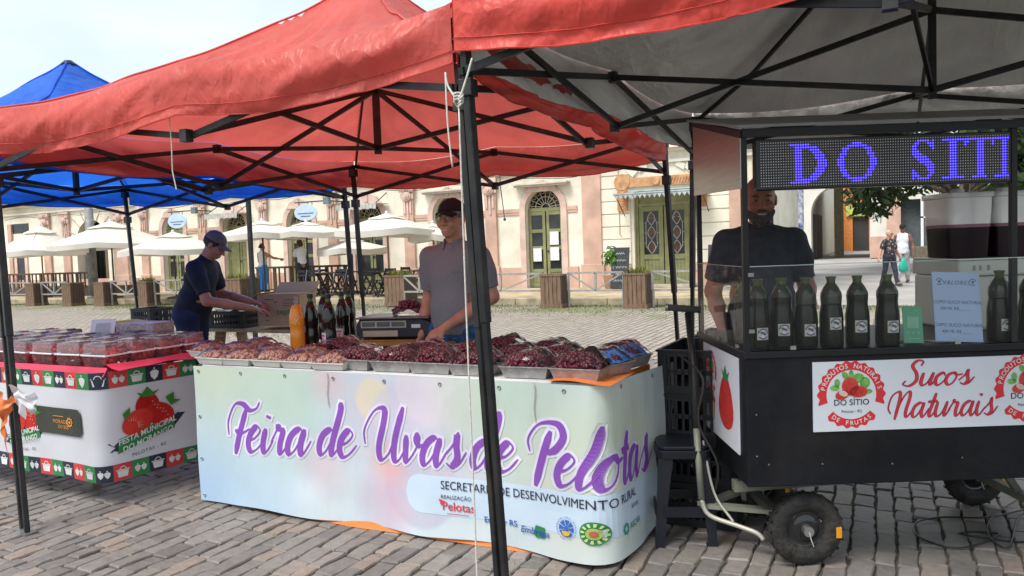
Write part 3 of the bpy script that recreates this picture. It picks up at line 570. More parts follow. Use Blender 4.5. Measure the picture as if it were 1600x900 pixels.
# ================= POP-UP TENTS =================
FRAME = M('black_tent_steel', (.022, .024, .027), .42, metal=.35, var=.2, scale=9, dirt=.25, bump=.05, bscale=40)
GALV = M('galvanised_steel', (.35, .36, .36), .4, metal=.8, var=.15)
ROPE = M('white_cord', (.62, .6, .54), .85, var=.1, scale=60, bump=.3, bscale=300)
def fabric(name, col, transl, rough=.42, var=.10):
    if name in MATS: return MATS[name]
    m = M(name, col, rough, var=var, scale=2.2, transl=transl, spec=.45); t = m.node_tree; N = t.nodes; L = t.links
    tc = N.new('ShaderNodeTexCoord'); mp = N.new('ShaderNodeMapping'); mp.inputs['Scale'].default_value = (2.2, .8, 1.4); mp.inputs['Rotation'].default_value = (.3, .2, .7); L.new(tc.outputs['Object'], mp.inputs[0])
    n1 = N.new('ShaderNodeTexNoise'); n1.inputs['Scale'].default_value = 1.6; n1.inputs['Detail'].default_value = 4; n1.inputs['Roughness'].default_value = .45; n1.inputs['Distortion'].default_value = .5; L.new(mp.outputs[0], n1.inputs['Vector'])
    n2 = N.new('ShaderNodeTexNoise'); n2.inputs['Scale'].default_value = 7; n2.inputs['Distortion'].default_value = .8; n2.inputs['Detail'].default_value = 3; L.new(mp.outputs[0], n2.inputs['Vector'])
    ad = N.new('ShaderNodeMath'); ad.operation = 'MULTIPLY_ADD'; ad.inputs[1].default_value = .22; L.new(n2.outputs['Fac'], ad.inputs[0]); L.new(n1.outputs['Fac'], ad.inputs[2])
    bp = N.new('ShaderNodeBump'); bp.inputs['Strength'].default_value = .55; bp.inputs['Distance'].default_value = .06; n4 = N.new('ShaderNodeTexNoise'); n4.inputs['Scale'].default_value = 2.6; n4.inputs['Detail'].default_value = 3; n4.inputs['Distortion'].default_value = .4; L.new(mp.outputs[0], n4.inputs['Vector']); s4 = N.new('ShaderNodeMath'); s4.operation = 'SUBTRACT'; s4.inputs[1].default_value = .5; L.new(n4.outputs['Fac'], s4.inputs[0]); a4 = N.new('ShaderNodeMath'); a4.operation = 'ABSOLUTE'; L.new(s4.outputs[0], a4.inputs[0]); m4 = N.new('ShaderNodeMath'); m4.operation = 'MULTIPLY_ADD'; m4.inputs[1].default_value = -1.3; L.new(a4.outputs[0], m4.inputs[0]); L.new(ad.outputs[0], m4.inputs[2])
    L.new(m4.outputs[0], bp.inputs['Height']); L.new(bp.outputs[0], N['Principled BSDF'].inputs['Normal'])
    return m
RED = fabric('red_vinyl', (.74, .135, .11), .40); REDIN = fabric('red_vinyl_inside', (.72, .07, .08), .5, .5)
ORG = fabric('orange_red_vinyl', (.76, .095, .075), .26); SILV = fabric('silver_grey_lining', (.84, .86, .85), 0., .42)
BLUE = fabric('blue_vinyl', (.025, .18, .85), .45)
def tent(label, feet, tops, peak, mo, mi, seed, vh=.24, center=None, val_dz=(0, 0, 0, 0), post=.036, sag=.05):
    # feet/tops: FL, FR, BR, BL ; tops = eave corner points
    T = [np.array(p, float) for p in tops]; Fe = [np.array(p, float) for p in feet]; c0 = sum(T)/4; base = np.array((c0[0], c0[1], 0))
    root = thing('market_tent', label, 'tent', base); pk = np.array((*(center if center is not None else c0[:2]), peak))
    def cen(p): return np.array(p)-base
    def ev(a, b): return (1-b)*((1-a)*T[0]+a*T[1])+b*((1-a)*T[3]+a*T[2])
    def top(a, b, off=0.):
        p = ev(a, b).copy(); x, y = 2*a-1, 2*b-1; r = max(abs(x), abs(y)); k = 1-r
        prof = .56*k+.44*k**3; es = a if abs(y) > abs(x) else b
        edge = 1-min(1, abs(abs(x)-abs(y))*2.2)         # along ridges
        p[:2] = p[:2]+(pk[:2]-c0[:2])*k
        flat = (1-edge)*math.sin(math.pi*min(1, k*1.1))*sag
        p[2] = p[2]*(1-prof)+pk[2]*prof-flat-.05*abs(math.sin(2*math.pi*es))*r**5
        ang = math.atan2(y, x); p[2] += (.012*math.sin(ang*23+seed+3*vnoise(a*3, b*3, seed))*math.sin(math.pi*min(1, k))+.009*math.sin(ang*51+2*seed+5*vnoise(a*5, b*5, seed))*math.sin(math.pi*min(1, k))+.026*vnoise(a*6, b*6, seed)+.012*vnoise(a*15, b*15, seed+2))*min(1, k*6)
        p[2] -= off; return p-base
    n = 72
    MB().grid(lambda a, b: top(a, b), n, n).build('canopy', mo, root, smooth=True)
    if mi is SILV: MB().grid(lambda a, b: top(a, b, .006), n, n).build('canopy_lining', mi, root, smooth=True)
    for ca, cb in ((0, 0), (1, 0), (1, 1), (0, 1)):
        MB().tube([top(ca+(.5-ca)*w, cb+(.5-cb)*w, -.004) for w in np.linspace(.0, .99, 73)], .007, 6).build('ridge_seam', mo, root, smooth=True)
    sides = [(0, 1, (0, 0), (1, 0)), (1, 2, (1, 0), (1, 1)), (2, 3, (1, 1), (0, 1)), (3, 0, (0, 1), (0, 0))]
    for si, (i, j, ea, eb) in enumerate(sides):
        out = (T[i]+T[j])/2-c0; out[2] = 0; out /= np.linalg.norm(out)
        def vf(s, t, inn=0.):
            a = ea[0]+(eb[0]-ea[0])*s; b = ea[1]+(eb[1]-ea[1])*s; p = top(a, b)+base
            hh = vh+(1-s)*val_dz[i]+s*val_dz[j]
            wob = .022*math.sin(s*13+seed+si)*t+.034*vnoise(s*7+t*1.5, t*2.5, seed+si)*t+.014*vnoise(s*24+t*4, t*3, seed+5)*t+.007*vnoise(s*60+t*9, t*4, seed+6)*(.3+t)+.03*math.sin(math.pi*min(1, t*1.2))
            env = min(1, s*14, (1-s)*14)
            p = p+out*(.012+wob*env-inn); p[2] -= hh*t+.012*env*abs(math.sin(s*math.pi*2+seed))*t; return p-base
        v = MB(); v.grid(lambda s, t: vf(s, t), 110, 14); v.build('valance', mo, root, smooth=True)
        if mi is SILV: MB().grid(lambda s, t: vf(s, t, .005), 110, 14).build('valance_lining', mi, root, smooth=True)
        h = MB(); h.tube([vf(k/50, .80)+out*.004 for k in range(51)], .0022, 4); h.build('hem_seam', mo, root); MB().tube([vf(k/50, 1.0) for k in range(51)], .004, 5).build('hem', mo, root)
        # scissor truss
        A, B = T[i], T[j]; Mi = (A+B)/2; inn = -out*.02
        def q(p, dz): return p+np.array((0, 0, dz))+inn-base
        zA, zB = -.05, -.33
        for a, za, b, zb in ((A, zA, Mi, zB), (A, zB, Mi, zA), (B, zA, Mi, zB), (B, zB, Mi, zA)):
            bb = MB(); off = inn*(1.2 if za == zA else 0); bb.bar(q(a, za)+off, q(b, zb)+off, .016, .03); o = bb.build('truss_bar', FRAME, root)
        for p, zz in ((Mi, zA), (Mi, zB)): MB().bx(-.022, .022, -.022, .022, -.03, .03).build('truss_joint', FRAME, root, loc=q(p, zz))
        # to the hub
        hubz = 2.02 if peak < 3.3 else 2.1; hp = np.array((pk[0], pk[1], 0))
        for za, zb in ((zA, hubz+.04), (zB, hubz+.42)):
            MB().bar(q(Mi, za), np.array((hp[0], hp[1], zb))-base, .016, .03).build('truss_bar', FRAME, root)
        rf = [top(ea[0]+(.5-ea[0])*w, ea[1]+(.5-ea[1])*w, .075) for w in (.03, .35, .7, .97)]
        for r0_, r1_ in zip(rf[:-1], rf[1:]): MB().bar(r0_, r1_, .016, .026).build('rafter', FRAME, root)
    MB().bar(np.array((pk[0], pk[1], hubz))-base, np.array((pk[0], pk[1], peak-.04))-base, .036).build('hub_post', FRAME, root); MB().lathe([(.05, -.03), (.06, 0), (.03, .03)], 10, tuple(np.array((pk[0], pk[1], peak-.03))-base)).build('hub_cap', FRAME, root)
    for a, b in zip(Fe, T):
        dd_ = np.sign(c0-b); b = b+np.array((dd_[0]*.008, dd_[1]*.045, 0)); t_ = np.array((b[0], b[1], b[2]-.05)); m_ = a+(t_-a)*.47
        MB().bar(a-base, m_-base+(t_-a)*.02, post*.74, upv=(.3, 1, 0)).build('inner_leg', FRAME, root, bevel=.004); MB().bar(m_-base, t_-base, post, upv=(.3, 1, 0)).build('leg', FRAME, root, bevel=.004)
        MB().bx(-.035, .035, -.035, .035, .0, .008).build('foot_plate', GALV, root, loc=a-base)
        for zz in (-.06, -.34):
            k = (t_[2]+zz-a[2])/(t_[2]-a[2]); p = a+(t_-a)*k; MB().bx(-.03, .03, -.03, .03, -.035, .035).build('leg_bracket', FRAME, root, loc=p-base, bevel=.004)
    return root
def pt(x, y, v): return D(x, y, v)
redT = tent('red canopy tent standing over the grape table', [(-4.20, 2.47, 0), (-1.49, 2.78, 0), (-1.46, 5.85, 0), (-4.44, 5.85, 0)],
     [(-4.52, 2.56, 2.31), (-1.588, 2.74, 2.44), (-1.53, 5.80, 2.31), (-4.46, 5.80, 2.30)], 3.30, RED, REDIN, 3, .235, center=(-3.05, 4.22))
greyT = tent('orange red canopy tent with grey lining over the juice cart', [(-1.452, 2.775, 0), (1.55, 2.60, 0), (1.6, 5.75, 0), (-1.38, 5.78, 0)],
     [(-1.552, 2.70, 2.49), (1.55, 2.56, 2.49), (1.6, 5.7, 2.40), (-1.31, 5.75, 2.40)], 3.36, ORG, SILV, 8, .25, center=(.18, 4.28))
blueT = tent('bright blue canopy tent over the strawberry table', [(-7.6, 2.6, 0), (-4.29, 2.50, 0), (-4.60, 5.9, 0), (-7.62, 5.9, 0)],
     [(-7.6, 2.6, 2.3), (-4.62, 2.6, 2.28), (-4.60, 5.85, 2.30), (-7.66, 5.85, 2.30)], 3.14, BLUE, BLUE, 5, .22, center=(-6.16, 4.22))
# cord tied round the front legs
cord = thing('tie_cord', 'white cord knotted round the front tent legs and hanging down', 'cord', (-1.53, 2.7, 0))
def cl(p): return np.array(p)-np.array((-1.53, 2.7, 0))
pth = cr([(-1.60, 2.69, 2.16), (-1.585, 2.685, 2.10), (-1.535, 2.675, 2.05), (-1.50, 2.68, 2.12), (-1.475, 2.69, 2.2)], 6); m = MB(); m.tube([cl(p) for p in pth], .0045, 6)
for k in range(3): m.tube([cl((-1.535+.018*math.cos(a), 2.675+.012*math.sin(a*2), 2.03+.016*math.sin(a)+k*.012)) for a in np.linspace(0, 6.28, 12)], .0045, 6)
m.build('knot', ROPE, cord, smooth=True)
MB().tube([cl(p) for p in cr([(-1.535, 2.675, 2.03), (-1.535, 2.672, 1.2), (-1.53, 2.668, .5), (-1.525, 2.66, .0)], 8)], .004, 6).build('line', ROPE, cord, smooth=True)
MB().tube([cl(p) for p in cr([(-1.60, 2.69, 2.16), (-1.592, 2.68, 1.95), (-1.578, 2.68, 1.78)], 6)], .004, 6).build('loose_end', ROPE, cord, smooth=True)
c2 = thing('dangling_string', 'thin pale cord hanging below the middle of the red valance', 'cord', D(265, 190, 2.66)); b0 = D(265, 190, 2.66)
MB().tube([(0, 0, .02), (.004, 0, -.12), (.0, 0, -.24), (.02, 0, -.33)], .003, 5).build('line', ROPE, c2)
# plastic rag on the left leg
rg = thing('plastic_bag', 'white and orange plastic bags tied on the left tent leg', 'bag', D(40, 625, 2.50)); RB = D(40, 625, 2.50)
def rag(seed, w, h, ox, oz): return lambda a, b: (ox+(a-.5)*w*(1-.5*b*b)+.02*vnoise(a*5, b*5, seed)+.03*b*math.sin(a*9), -.045-.03*math.sin(a*math.pi)-.02*vnoise(a*6, b*4, seed+2), oz-b*h*(.6+.4*math.sin(a*3+seed))+.03*math.sin(a*6))
MB().grid(rag(3, .2, .26, .07, .07), 16, 14).build('white_bag', M('white_plastic', (.72, .72, .74), .35, var=.05, transl=.3), rg, smooth=True); MB().grid(rag(8, .15, .34, -.09, .04), 16, 14).build('orange_bag', M('orange_plastic', (.85, .26, .08), .4, var=.1, transl=.3), rg, smooth=True)
# ================= TABLES AND BANNERS =================
WOOD = M('plank_wood', (.34, .22, .12), .75, var=.25, scale=5, bump=.25, bscale=25, stretch=(1, 8, 8)); WOODL = M('pale_plank', (.5, .37, .21), .75, var=.2, scale=5, stretch=(1, 8, 8), bump=.2, bscale=30)
TZ = .83
def trestle(name, label, u0, u1, v0, v1, z, top_mat):
    t = thing(name, label, 'table', ((u0+u1)/2, (v0+v1)/2, 0)); a, b = (u1-u0)/2, (v1-v0)/2
    MB().bx(-a, a, -b, b, z-.025, z).build('table_top', top_mat, t, bevel=.004)
    for sx in (-1, 1):
        for sy in (-1, 1): MB().bar((sx*(a-.45), sy*(b-.22), 0), (sx*(a-.35), sy*(b-.12), z-.03), .045).build('leg', WOOD, t)
        MB().bar((sx*(a-.3), -b+.08, .3), (sx*(a-.3), b-.08, .3), .035).build('stretcher', WOOD, t)
    return t
TCL = M('white_table_cover', (.66, .68, .68), .6, var=.05)
trestle('trestle_table', 'white covered trestle table under the red canopy, loaded with grapes', -3.66, -1.22, 3.22, 3.92, TZ-.004, TCL)
class Ban:      # a sheet hung from a table edge: s runs along it in metres, t downwards
    def __init__(b, path, h, flare, ztop, amp, seed, rad=.12):
        P = [np.array(p, float) for p in path]; pts = [P[0]]
        for i in range(1, len(P)-1):
            d0 = (P[i-1]-P[i]); d1 = (P[i+1]-P[i]); d0 /= np.linalg.norm(d0); d1 /= np.linalg.norm(d1); a, c = P[i]+d0*rad, P[i]+d1*rad
            for k in range(9): t = k/8; pts.append((1-t)**2*a+2*t*(1-t)*P[i]+t*t*c)
        pts.append(P[-1]); b.P = np.array(pts); sg = np.linalg.norm(np.diff(b.P, axis=0), axis=1); b.S = np.concatenate([[0], np.cumsum(sg)]); b.L = b.S[-1]; b.h = h; b.fl = flare; b.zt = ztop; b.amp = amp; b.seed = seed
    def at(b, s, t, off=0.):
        s_ = min(max(s, 0), b.L); e = 1e-2
        f = lambda q: np.array([np.interp(q, b.S, b.P[:, 0]), np.interp(q, b.S, b.P[:, 1])])
        p = f(s_); d = f(min(s_+e, b.L))-f(max(s_-e, 0)); d /= np.linalg.norm(d); nrm = np.array([d[1], -d[0]]); k = t/b.h
        w = b.fl(s_/b.L)*k+b.amp*k*(math.sin(s_*7+b.seed)*.5+.6*vnoise(s_*2.4, t*1.2, b.seed)+.25*vnoise(s_*7, t*2, b.seed+1))+.004*vnoise(s_*6, t*7, b.seed+3)
        p = p+nrm*(w+off+.002); return np.array((p[0]+d[0]*0, p[1], b.zt(s_/b.L)-t))
    def sheet(b, h_of, nu=90, nv=18): return MB().grid(lambda a, c: b.at(a*b.L, c*h_of(a)), nu, nv)
gb = Ban([(-3.69, 3.185), (-1.17, 3.195), (-1.035, 3.95)], .82, lambda x: .04*math.exp(-((x-.8)/.12)**2), lambda x: TZ-.008, .024, 3, .085)
def uvify(o, ban, h):      # UV = metres along / down the sheet, for the print
    pass
def bokeh_mat(name, base, base2, blobs, rough=.42):
    m = bpy.data.materials.new(name); m.use_nodes = True; t = m.node_tree; N = t.nodes; L = t.links; b = N['Principled BSDF']; b.inputs['Roughness'].default_value = rough
    at = N.new('ShaderNodeAttribute'); at.attribute_name = 'sheet'; no = N.new('ShaderNodeTexNoise'); no.inputs['Scale'].default_value = 2.2; no.inputs['Detail'].default_value = 1; L.new(at.outputs['Vector'], no.inputs['Vector'])
    rp = N.new('ShaderNodeValToRGB'); rp.color_ramp.elements[0].position = .38; rp.color_ramp.elements[1].position = .62; rp.color_ramp.elements[0].color = (*base, 1); rp.color_ramp.elements[1].color = (*base2, 1); L.new(no.outputs['Fac'], rp.inputs[0]); cur = rp.outputs[0]
    for x, y, r, soft, col, al in blobs:
        al = min(.95, al*1.1)
        ds = N.new('ShaderNodeVectorMath'); ds.operation = 'DISTANCE'; ds.inputs[1].default_value = (x, y, 0); L.new(at.outputs['Vector'], ds.inputs[0])
        mr = N.new('ShaderNodeMapRange'); mr.inputs[1].default_value = r*(1+soft); mr.inputs[2].default_value = r*(1-soft); mr.inputs[3].default_value = 0; mr.inputs[4].default_value = al; L.new(ds.outputs['Value'], mr.inputs[0])
        mx = N.new('ShaderNodeMixRGB'); mx.inputs[2].default_value = (*col, 1); L.new(mr.outputs[0], mx.inputs[0]); L.new(cur, mx.inputs[1]); cur = mx.outputs[0]
    n5 = N.new('ShaderNodeTexNoise'); n5.inputs['Scale'].default_value = 5; n5.inputs['Detail'].default_value = 3; mp5 = N.new('ShaderNodeMapping'); mp5.inputs['Scale'].default_value = (1.6, .5, 1); L.new(at.outputs['Vector'], mp5.inputs[0]); L.new(mp5.outputs[0], n5.inputs['Vector']); b5 = N.new('ShaderNodeBump'); b5.inputs['Strength'].default_value = .22; b5.inputs['Distance'].default_value = .04; L.new(n5.outputs['Fac'], b5.inputs['Height']); L.new(b5.outputs[0], b.inputs['Normal'])
    L.new(cur, b.inputs['Base Color']); MATS[name] = m; return m
GL = gb.L
BL_ = [(.15, .15, .45, .8, (.60, .66, .40), .8), (.05, .75, .5, .9, (.36, .52, .72), .8), (.75, .12, .3, .8, (.36, .50, .42), .55), (1.0, .05, .10, .6, (.66, .42, .44), .5), (1.32, .2, .26, .7, (.50, .45, .56), .7),
       (.95, .5, .13, .7, (.60, .40, .44), .5), (1.28, .13, .11, .10, (.66, .58, .40), .65), (1.48, .28, .24, .06, (.52, .50, .62), .6), (1.55, .55, .22, .06, (.44, .42, .54), .55), (1.36, .46, .1, .5, (.70, .36, .32), .65), (1.32, .68, .14, .6, (.66, .30, .44), .6),
       (1.62, .05, .19, .05, (.62, .55, .62), .6), (1.88, .22, .2, .06, (.52, .47, .56), .5), (1.8, .5, .18, .05, (.56, .48, .56), .5), (1.98, .1, .22, .8, (.50, .60, .36), .6), (2.2, .2, .3, .8, (.42, .54, .50), .7), (2.4, .45, .3, .8, (.55, .56, .42), .6), (2.75, .3, .32, .8, (.56, .66, .48), .6), (1.2, .75, .2, .8, (.5, .6, .66), .5)]
GRAPEP = bokeh_mat('grape_print', (.50, .61, .68), (.60, .67, .70), BL_)
def sheet_attr(o, b, nu, nv, h_of):
    at = o.data.attributes.new('sheet', 'FLOAT_VECTOR', 'POINT'); a = np.zeros((len(o.data.vertices), 3), np.float32); k = 0
    for j in range(nv+1):
        for i in range(nu+1): a[k] = (i/nu*b.L, j/nv*h_of(i/nu), 0); k += 1
    at.data.foreach_set('vector', a.ravel())
gban = thing('grape_fair_banner', 'pale banner with purple script lettering hung on the grape table', 'banner', (-2.4, 3.15, 0)); GO = np.array((-2.4, 3.15, 0))
gh = lambda a: .80+.005*math.sin(a*30)-(.07*max(0, (a-.86)/.14))
def rel(fn, o): return lambda *a: np.array(fn(*a))-o
sh = MB().grid(lambda a, c: gb.at(a*GL, c*gh(a))-GO, 120, 20).build('sheet', GRAPEP, gban, smooth=True); sheet_attr(sh, gb, 120, 20, gh)
MB().grid(lambda a, c: gb.at(a*GL, c*gh(a), -.003)-GO, 60, 10).build('sheet_back', M('banner_back', (.6, .6, .58), .6), gban, smooth=True)
def gput(name, items, mat, lay=1, off=.0025): # items: (2d verts, faces) already in (s, t) metres
    m = MB()
    for vf in items: put2d(m, vf, lambda x, y: gb.at(x, y, off*lay)-GO)
    return m.build(name, mat, gban)
PURP = M('purple_ink', (.23, .075, .42), .45, var=.05); WINK = M('white_ink', (.72, .76, .82), .45, var=.02); NAVY = M('dark_ink', (.03, .02, .05), .5); REDI = M('red_ink', (.62, .05, .06), .45, var=.04); GRNI = M('green_ink', (.03, .22, .07), .45, var=.05); BLUI = M('blue_ink', (.03, .12, .42), .45)
def place_txt(vf, s0, t0, slope=0., shrink=1.): vs, fs = vf; return [(s0+x*shrink, t0-y+slope*x) for x, y in vs], fs
# the title, word by word, at the places the photograph gives: pixel -> (s, t) on the sheet
def st_of(px, py):
    best = None
    for s in np.linspace(0, GL, 260):
        for t in (0., .4, .8):
            pass
    # coarse search then refine
    S_ = np.linspace(0, GL, 90); Tt = np.linspace(0, .8, 30); bd = 1e9
    for it in range(3):
        for s in S_:
            for t in Tt:
                x, y, _ = PR(gb.at(s, t)); d = (x-px)**2+(y-py)**2
                if d < bd: bd = d; bs, bt = s, t
        ds, dt = (S_[1]-S_[0]), (Tt[1]-Tt[0]); S_ = np.linspace(max(0, bs-ds), min(GL, bs+ds), 9); Tt = np.linspace(max(0, bt-dt), min(.8, bt+dt), 9)
    return bs, bt
words = [('Feira', (352, 702), (484, 708)), ('de', (497, 709), (556, 716)), ('Uvas', (568, 716), (724, 729)), ('de', (736, 730), (808, 740)), ('Pelotas', (818, 749), (996, 752))]
xh_all = .104; W1 = []; W2 = []
for i, (w, p0, p1) in enumerate(words):
    s0, t0 = st_of(*p0); s1, t1 = st_of(*p1)
    if i == 4: s1 = s0+.80; t1 = t0+.012
    st, wid = script2d(w, 1.0, w=.15); k = (s1-s0)/(wid+.1); xh = .142 if i < 4 else .14
    for lst, grow in ((W1, 0), (W2, .013)):
        st, _ = script2d(w, xh, w=.118, grow=grow)
        for vs, fs in st:
            kk = k/xh; lst.append(([(s0+x*kk, t0+(t1-t0)*(x*kk/(s1-s0))*.8-y) for x, y in vs], fs))
gput('title_outline', W2, M('lilac_white_ink', (.70, .68, .80), .45), 1); gput('title_lettering', W1, PURP, 2)
# white pill panel with sponsors
ps, ptt = st_of(634, 765); pe = GL-.02
pill = []
r = .098; cy = ptt+.005
N_ = 40; top_ = [(ps+r-r*math.cos(a), cy-r*math.sin(a)) for a in np.linspace(0, math.pi/2, 10)]; 
poly = MB()
def pf(a, c):
    s = ps+a*(pe-ps); e = min(1, (s-ps)/r); hh = r*math.sqrt(max(0, 1-(1-e)**2)); return gb.at(s, cy+(2*c-1)*hh, .0012)-GO
MB().grid(lambda a, c: pf(a**1.4 if a < .0 else a, c), 90, 4).build('sponsor_panel', M('panel_ink', (.52, .64, .76), .45, var=.02), gban)
s1, t1 = st_of(689, 763); s2, _ = st_of(975, 797)
vs, fs = text2d('SECRETARIA DE DESENVOLVIMENTO RURAL', 1.0, bold=.0); wd_ = max(v[0] for v in vs); k = (s2-s1)/(wd_*.865)
L1 = [([(s1+x*k, t1-y*k*1.12) for x, y in vs], fs)]; gput('sponsor_heading', [place_txt(text2d('REALIZAÇÃO', .028), s1, t1+.048)], NAVY, 2); gput('sponsor_heading', [place_txt(text2d('APOIO', .028), s1+1.0, t1+.05)], NAVY, 2)
gput('sponsor_lettering', L1, NAVY, 2)
gput('city_logo', [place_txt(text2d('Pelotas', .062, bold=.012), s1+.005, t1+.105), ([(s1+.03, t1+.121), (s1+.15, t1+.121), (s1+.15, t1+.124), (s1+.03, t1+.124)], [(0, 1, 2, 3)]), ([(s1-.012, t1+.05), (s1+.02, t1+.06), (s1-.0, t1+.085)], [(0, 1, 2)])], REDI, 2)
s3, t3 = st_of(757, 812); gput('blue_logo', [place_txt(text2d('Emater RS', .042, bold=.01), s3, t3+.01)], BLUI, 2)
s4, t4 = st_of(814, 826); gput('research_logo', [place_txt(text2d('Embrapa', .045, bold=.012, shear=.2), s4, t4+.01)], BLUI, 3)
gput('research_logo_shape', [([(s4+.085, t4-.035), (s4+.135, t4-.03), (s4+.135, t4+.02), (s4+.085, t4+.025), (s4+.07, t4+.005)], [(0, 1, 2, 3, 4)])], GRNI, 2)
def disc(cx, cy, r0, r1, n=28, a0=0, a1=6.2832): 
    vs = []; fs = []
    for i in range(n+1):
        a = a0+(a1-a0)*i/n; vs += [(cx+r0*math.cos(a), cy+r0*math.sin(a)), (cx+r1*math.cos(a), cy+r1*math.sin(a))]
    return vs, [(2*i, 2*i+1, 2*i+3, 2*i+2) for i in range(n)]
s5, t5 = st_of(885, 825); g_ = [disc(s5, t5, 0, .011)]
for k in range(8): a = k*.785+.1; g_.append(([(s5+.012*math.cos(a-.2), t5+.012*math.sin(a-.2)), (s5+.04*math.cos(a-.32), t5+.04*math.sin(a-.32)), (s5+.04*math.cos(a+.32), t5+.04*math.sin(a+.32)), (s5+.012*math.cos(a+.2), t5+.012*math.sin(a+.2))], [(0, 1, 2, 3)]))
for k in range(26):
    a = k/26*6.28; vs, fs = text2d('OBMAUNISDELR'[k % 12], .013, 'CENTER'); g_.append(([(s5+.045*math.cos(a)+x*-math.sin(a)+y*math.cos(a), t5+.045*math.sin(a)+x*math.cos(a)+y*math.sin(a)) for x, y in vs], fs))
gput('round_emblem', g_, BLUI, 2); gput('round_emblem_boat', [disc(s5, t5+.012, 0, .022, 12, .0, 3.14)], M('gold_ink', (.65, .4, .05), .5), 3)
s6, t6 = st_of(927, 834); gput('green_emblem', [disc(s6, t6, 0, .052)], GRNI, 2); gput('green_emblem_rays', [disc(s6, t6, .03, .046, 3, k*.524, k*.524+.24) for k in range(12)], M('pale_green_ink', (.6, .68, .3), .5), 3); gput('green_emblem_heart', [disc(s6, t6, 0, .026)], M('lime_ink', (.35, .5, .12), .5), 4); gput('green_emblem_centre', [disc(s6, t6, 0, .014)], M('brick_ink', (.5, .12, .08), .5), 5)
s7, t7 = st_of(978, 826); gput('leaf_logo', [disc(s7+.02*math.cos(k), t7+.02*math.sin(k), 0, .008, 8) for k in np.arange(0, 6.2, .785)]+[place_txt(text2d('ASCAR', .04, bold=.01), s7+.04, t7+.015)], M('teal_ink', (.03, .28, .2), .5), 2)
gr = MB()
for s in np.arange(.03, GL, .32): gr.lathe([(.006, 0), (.012, .001), (.012, .003), (.006, .004)], 10, (0, 0, 0), axis='y') if False else None
for s, t in [(x, .03) for x in np.arange(.04, GL, .33)]+[(.03, .3), (.03, .55), (.03, .77), (GL-.03, .25), (GL-.03, .5), (GL-.03, .7)]:
    p = gb.at(s, t, .002)-GO; q1 = gb.at(s+.01, t, .002)-GO; d = (q1-p)/np.linalg.norm(q1-p); m = MB(); m.tube([p+d*.008*math.cos(a)+np.array((0, 0, .008*math.sin(a))) for a in np.linspace(0, 6.28, 11)[:-1]], .0028, 5, closed=True); m.build('eyelet', GALV, gban)
for px in ((512, 575), (835, 592)):
    s, t = st_of(*px); MB().tube([gb.at(s+.004*math.sin(k*.9), t+k*.022, .008)-GO for k in range(9)], .0032, 5).build('tie_string', ROPE, gban)
oc = Ban([(-3.5, 3.24), (-1.22, 3.25), (-1.12, 3.9)], .83, lambda x: .03, lambda x: TZ-.012, .03, 8)
ot = thing('orange_undercloth', 'orange cloth showing below and beside the grape banner', 'tablecloth', (-2.4, 3.2, 0)); OO = np.array((-2.4, 3.2, 0))
ORC = M('orange_cloth', (.80, .22, .05), .7, var=.12, scale=4, bump=.15, bscale=12)
MB().grid(lambda a, c: (lambda p: (p[0], p[1], max(p[2], .004)))(oc.at(a*oc.L, c*.825, -.03+.055*max(0, c-.85)*6.6*(1 if .15 < a < .72 else 0)*(.8+.2*math.sin(a*17))))-OO, 60, 16).build('cloth', ORC, ot, smooth=True)
MB().grid(lambda a, c: np.array((-1.42+.30*a, 3.2+.40*c*(.25+.75*a)-.012, TZ+.004+.008*math.sin(a*5)))-OO, 10, 8).build('cloth_corner', ORC, ot, smooth=True)
# strawberry table
SZ = .82
trestle('trestle_table', 'table wrapped in the strawberry festival banner, loaded with clear punnets', -7.0, -4.20, 2.98, 3.86, SZ-.01, M('red_table_cover', (.62, .04, .09), .5, var=.1))
MB().add([], [])
sb = Ban([(-7.1, 2.99), (-4.17, 2.90), (-4.02, 3.80)], .70, lambda x: -.02+.05*max(0, (x-.6)), lambda x: SZ-.02, .016, 6, .10); SL = sb.L
sban = thing('strawberry_festival_banner', 'white banner with fruit tile borders wrapped round the strawberry table', 'banner', (-4.3, 3, 0)); SO = np.array((-4.3, 3, 0)); SHt = .66
MB().grid(lambda a, c: sb.at(a*SL, c*SHt)-SO, 110, 14).build('sheet', M('white_vinyl', (.62, .63, .68), .32, var=.03, scale=2), sban, smooth=True)
def sput(name, items, mat, lay=1):
    m = MB()
    for vf in items: put2d(m, vf, lambda x, y: sb.at(x, y, .002*lay)-SO)
    return m.build(name, mat, sban)
tl = {0: [], 1: [], 2: []}; ic = []
CS = sb.S[9]*.5+sb.S[1]*.5; tw = .112
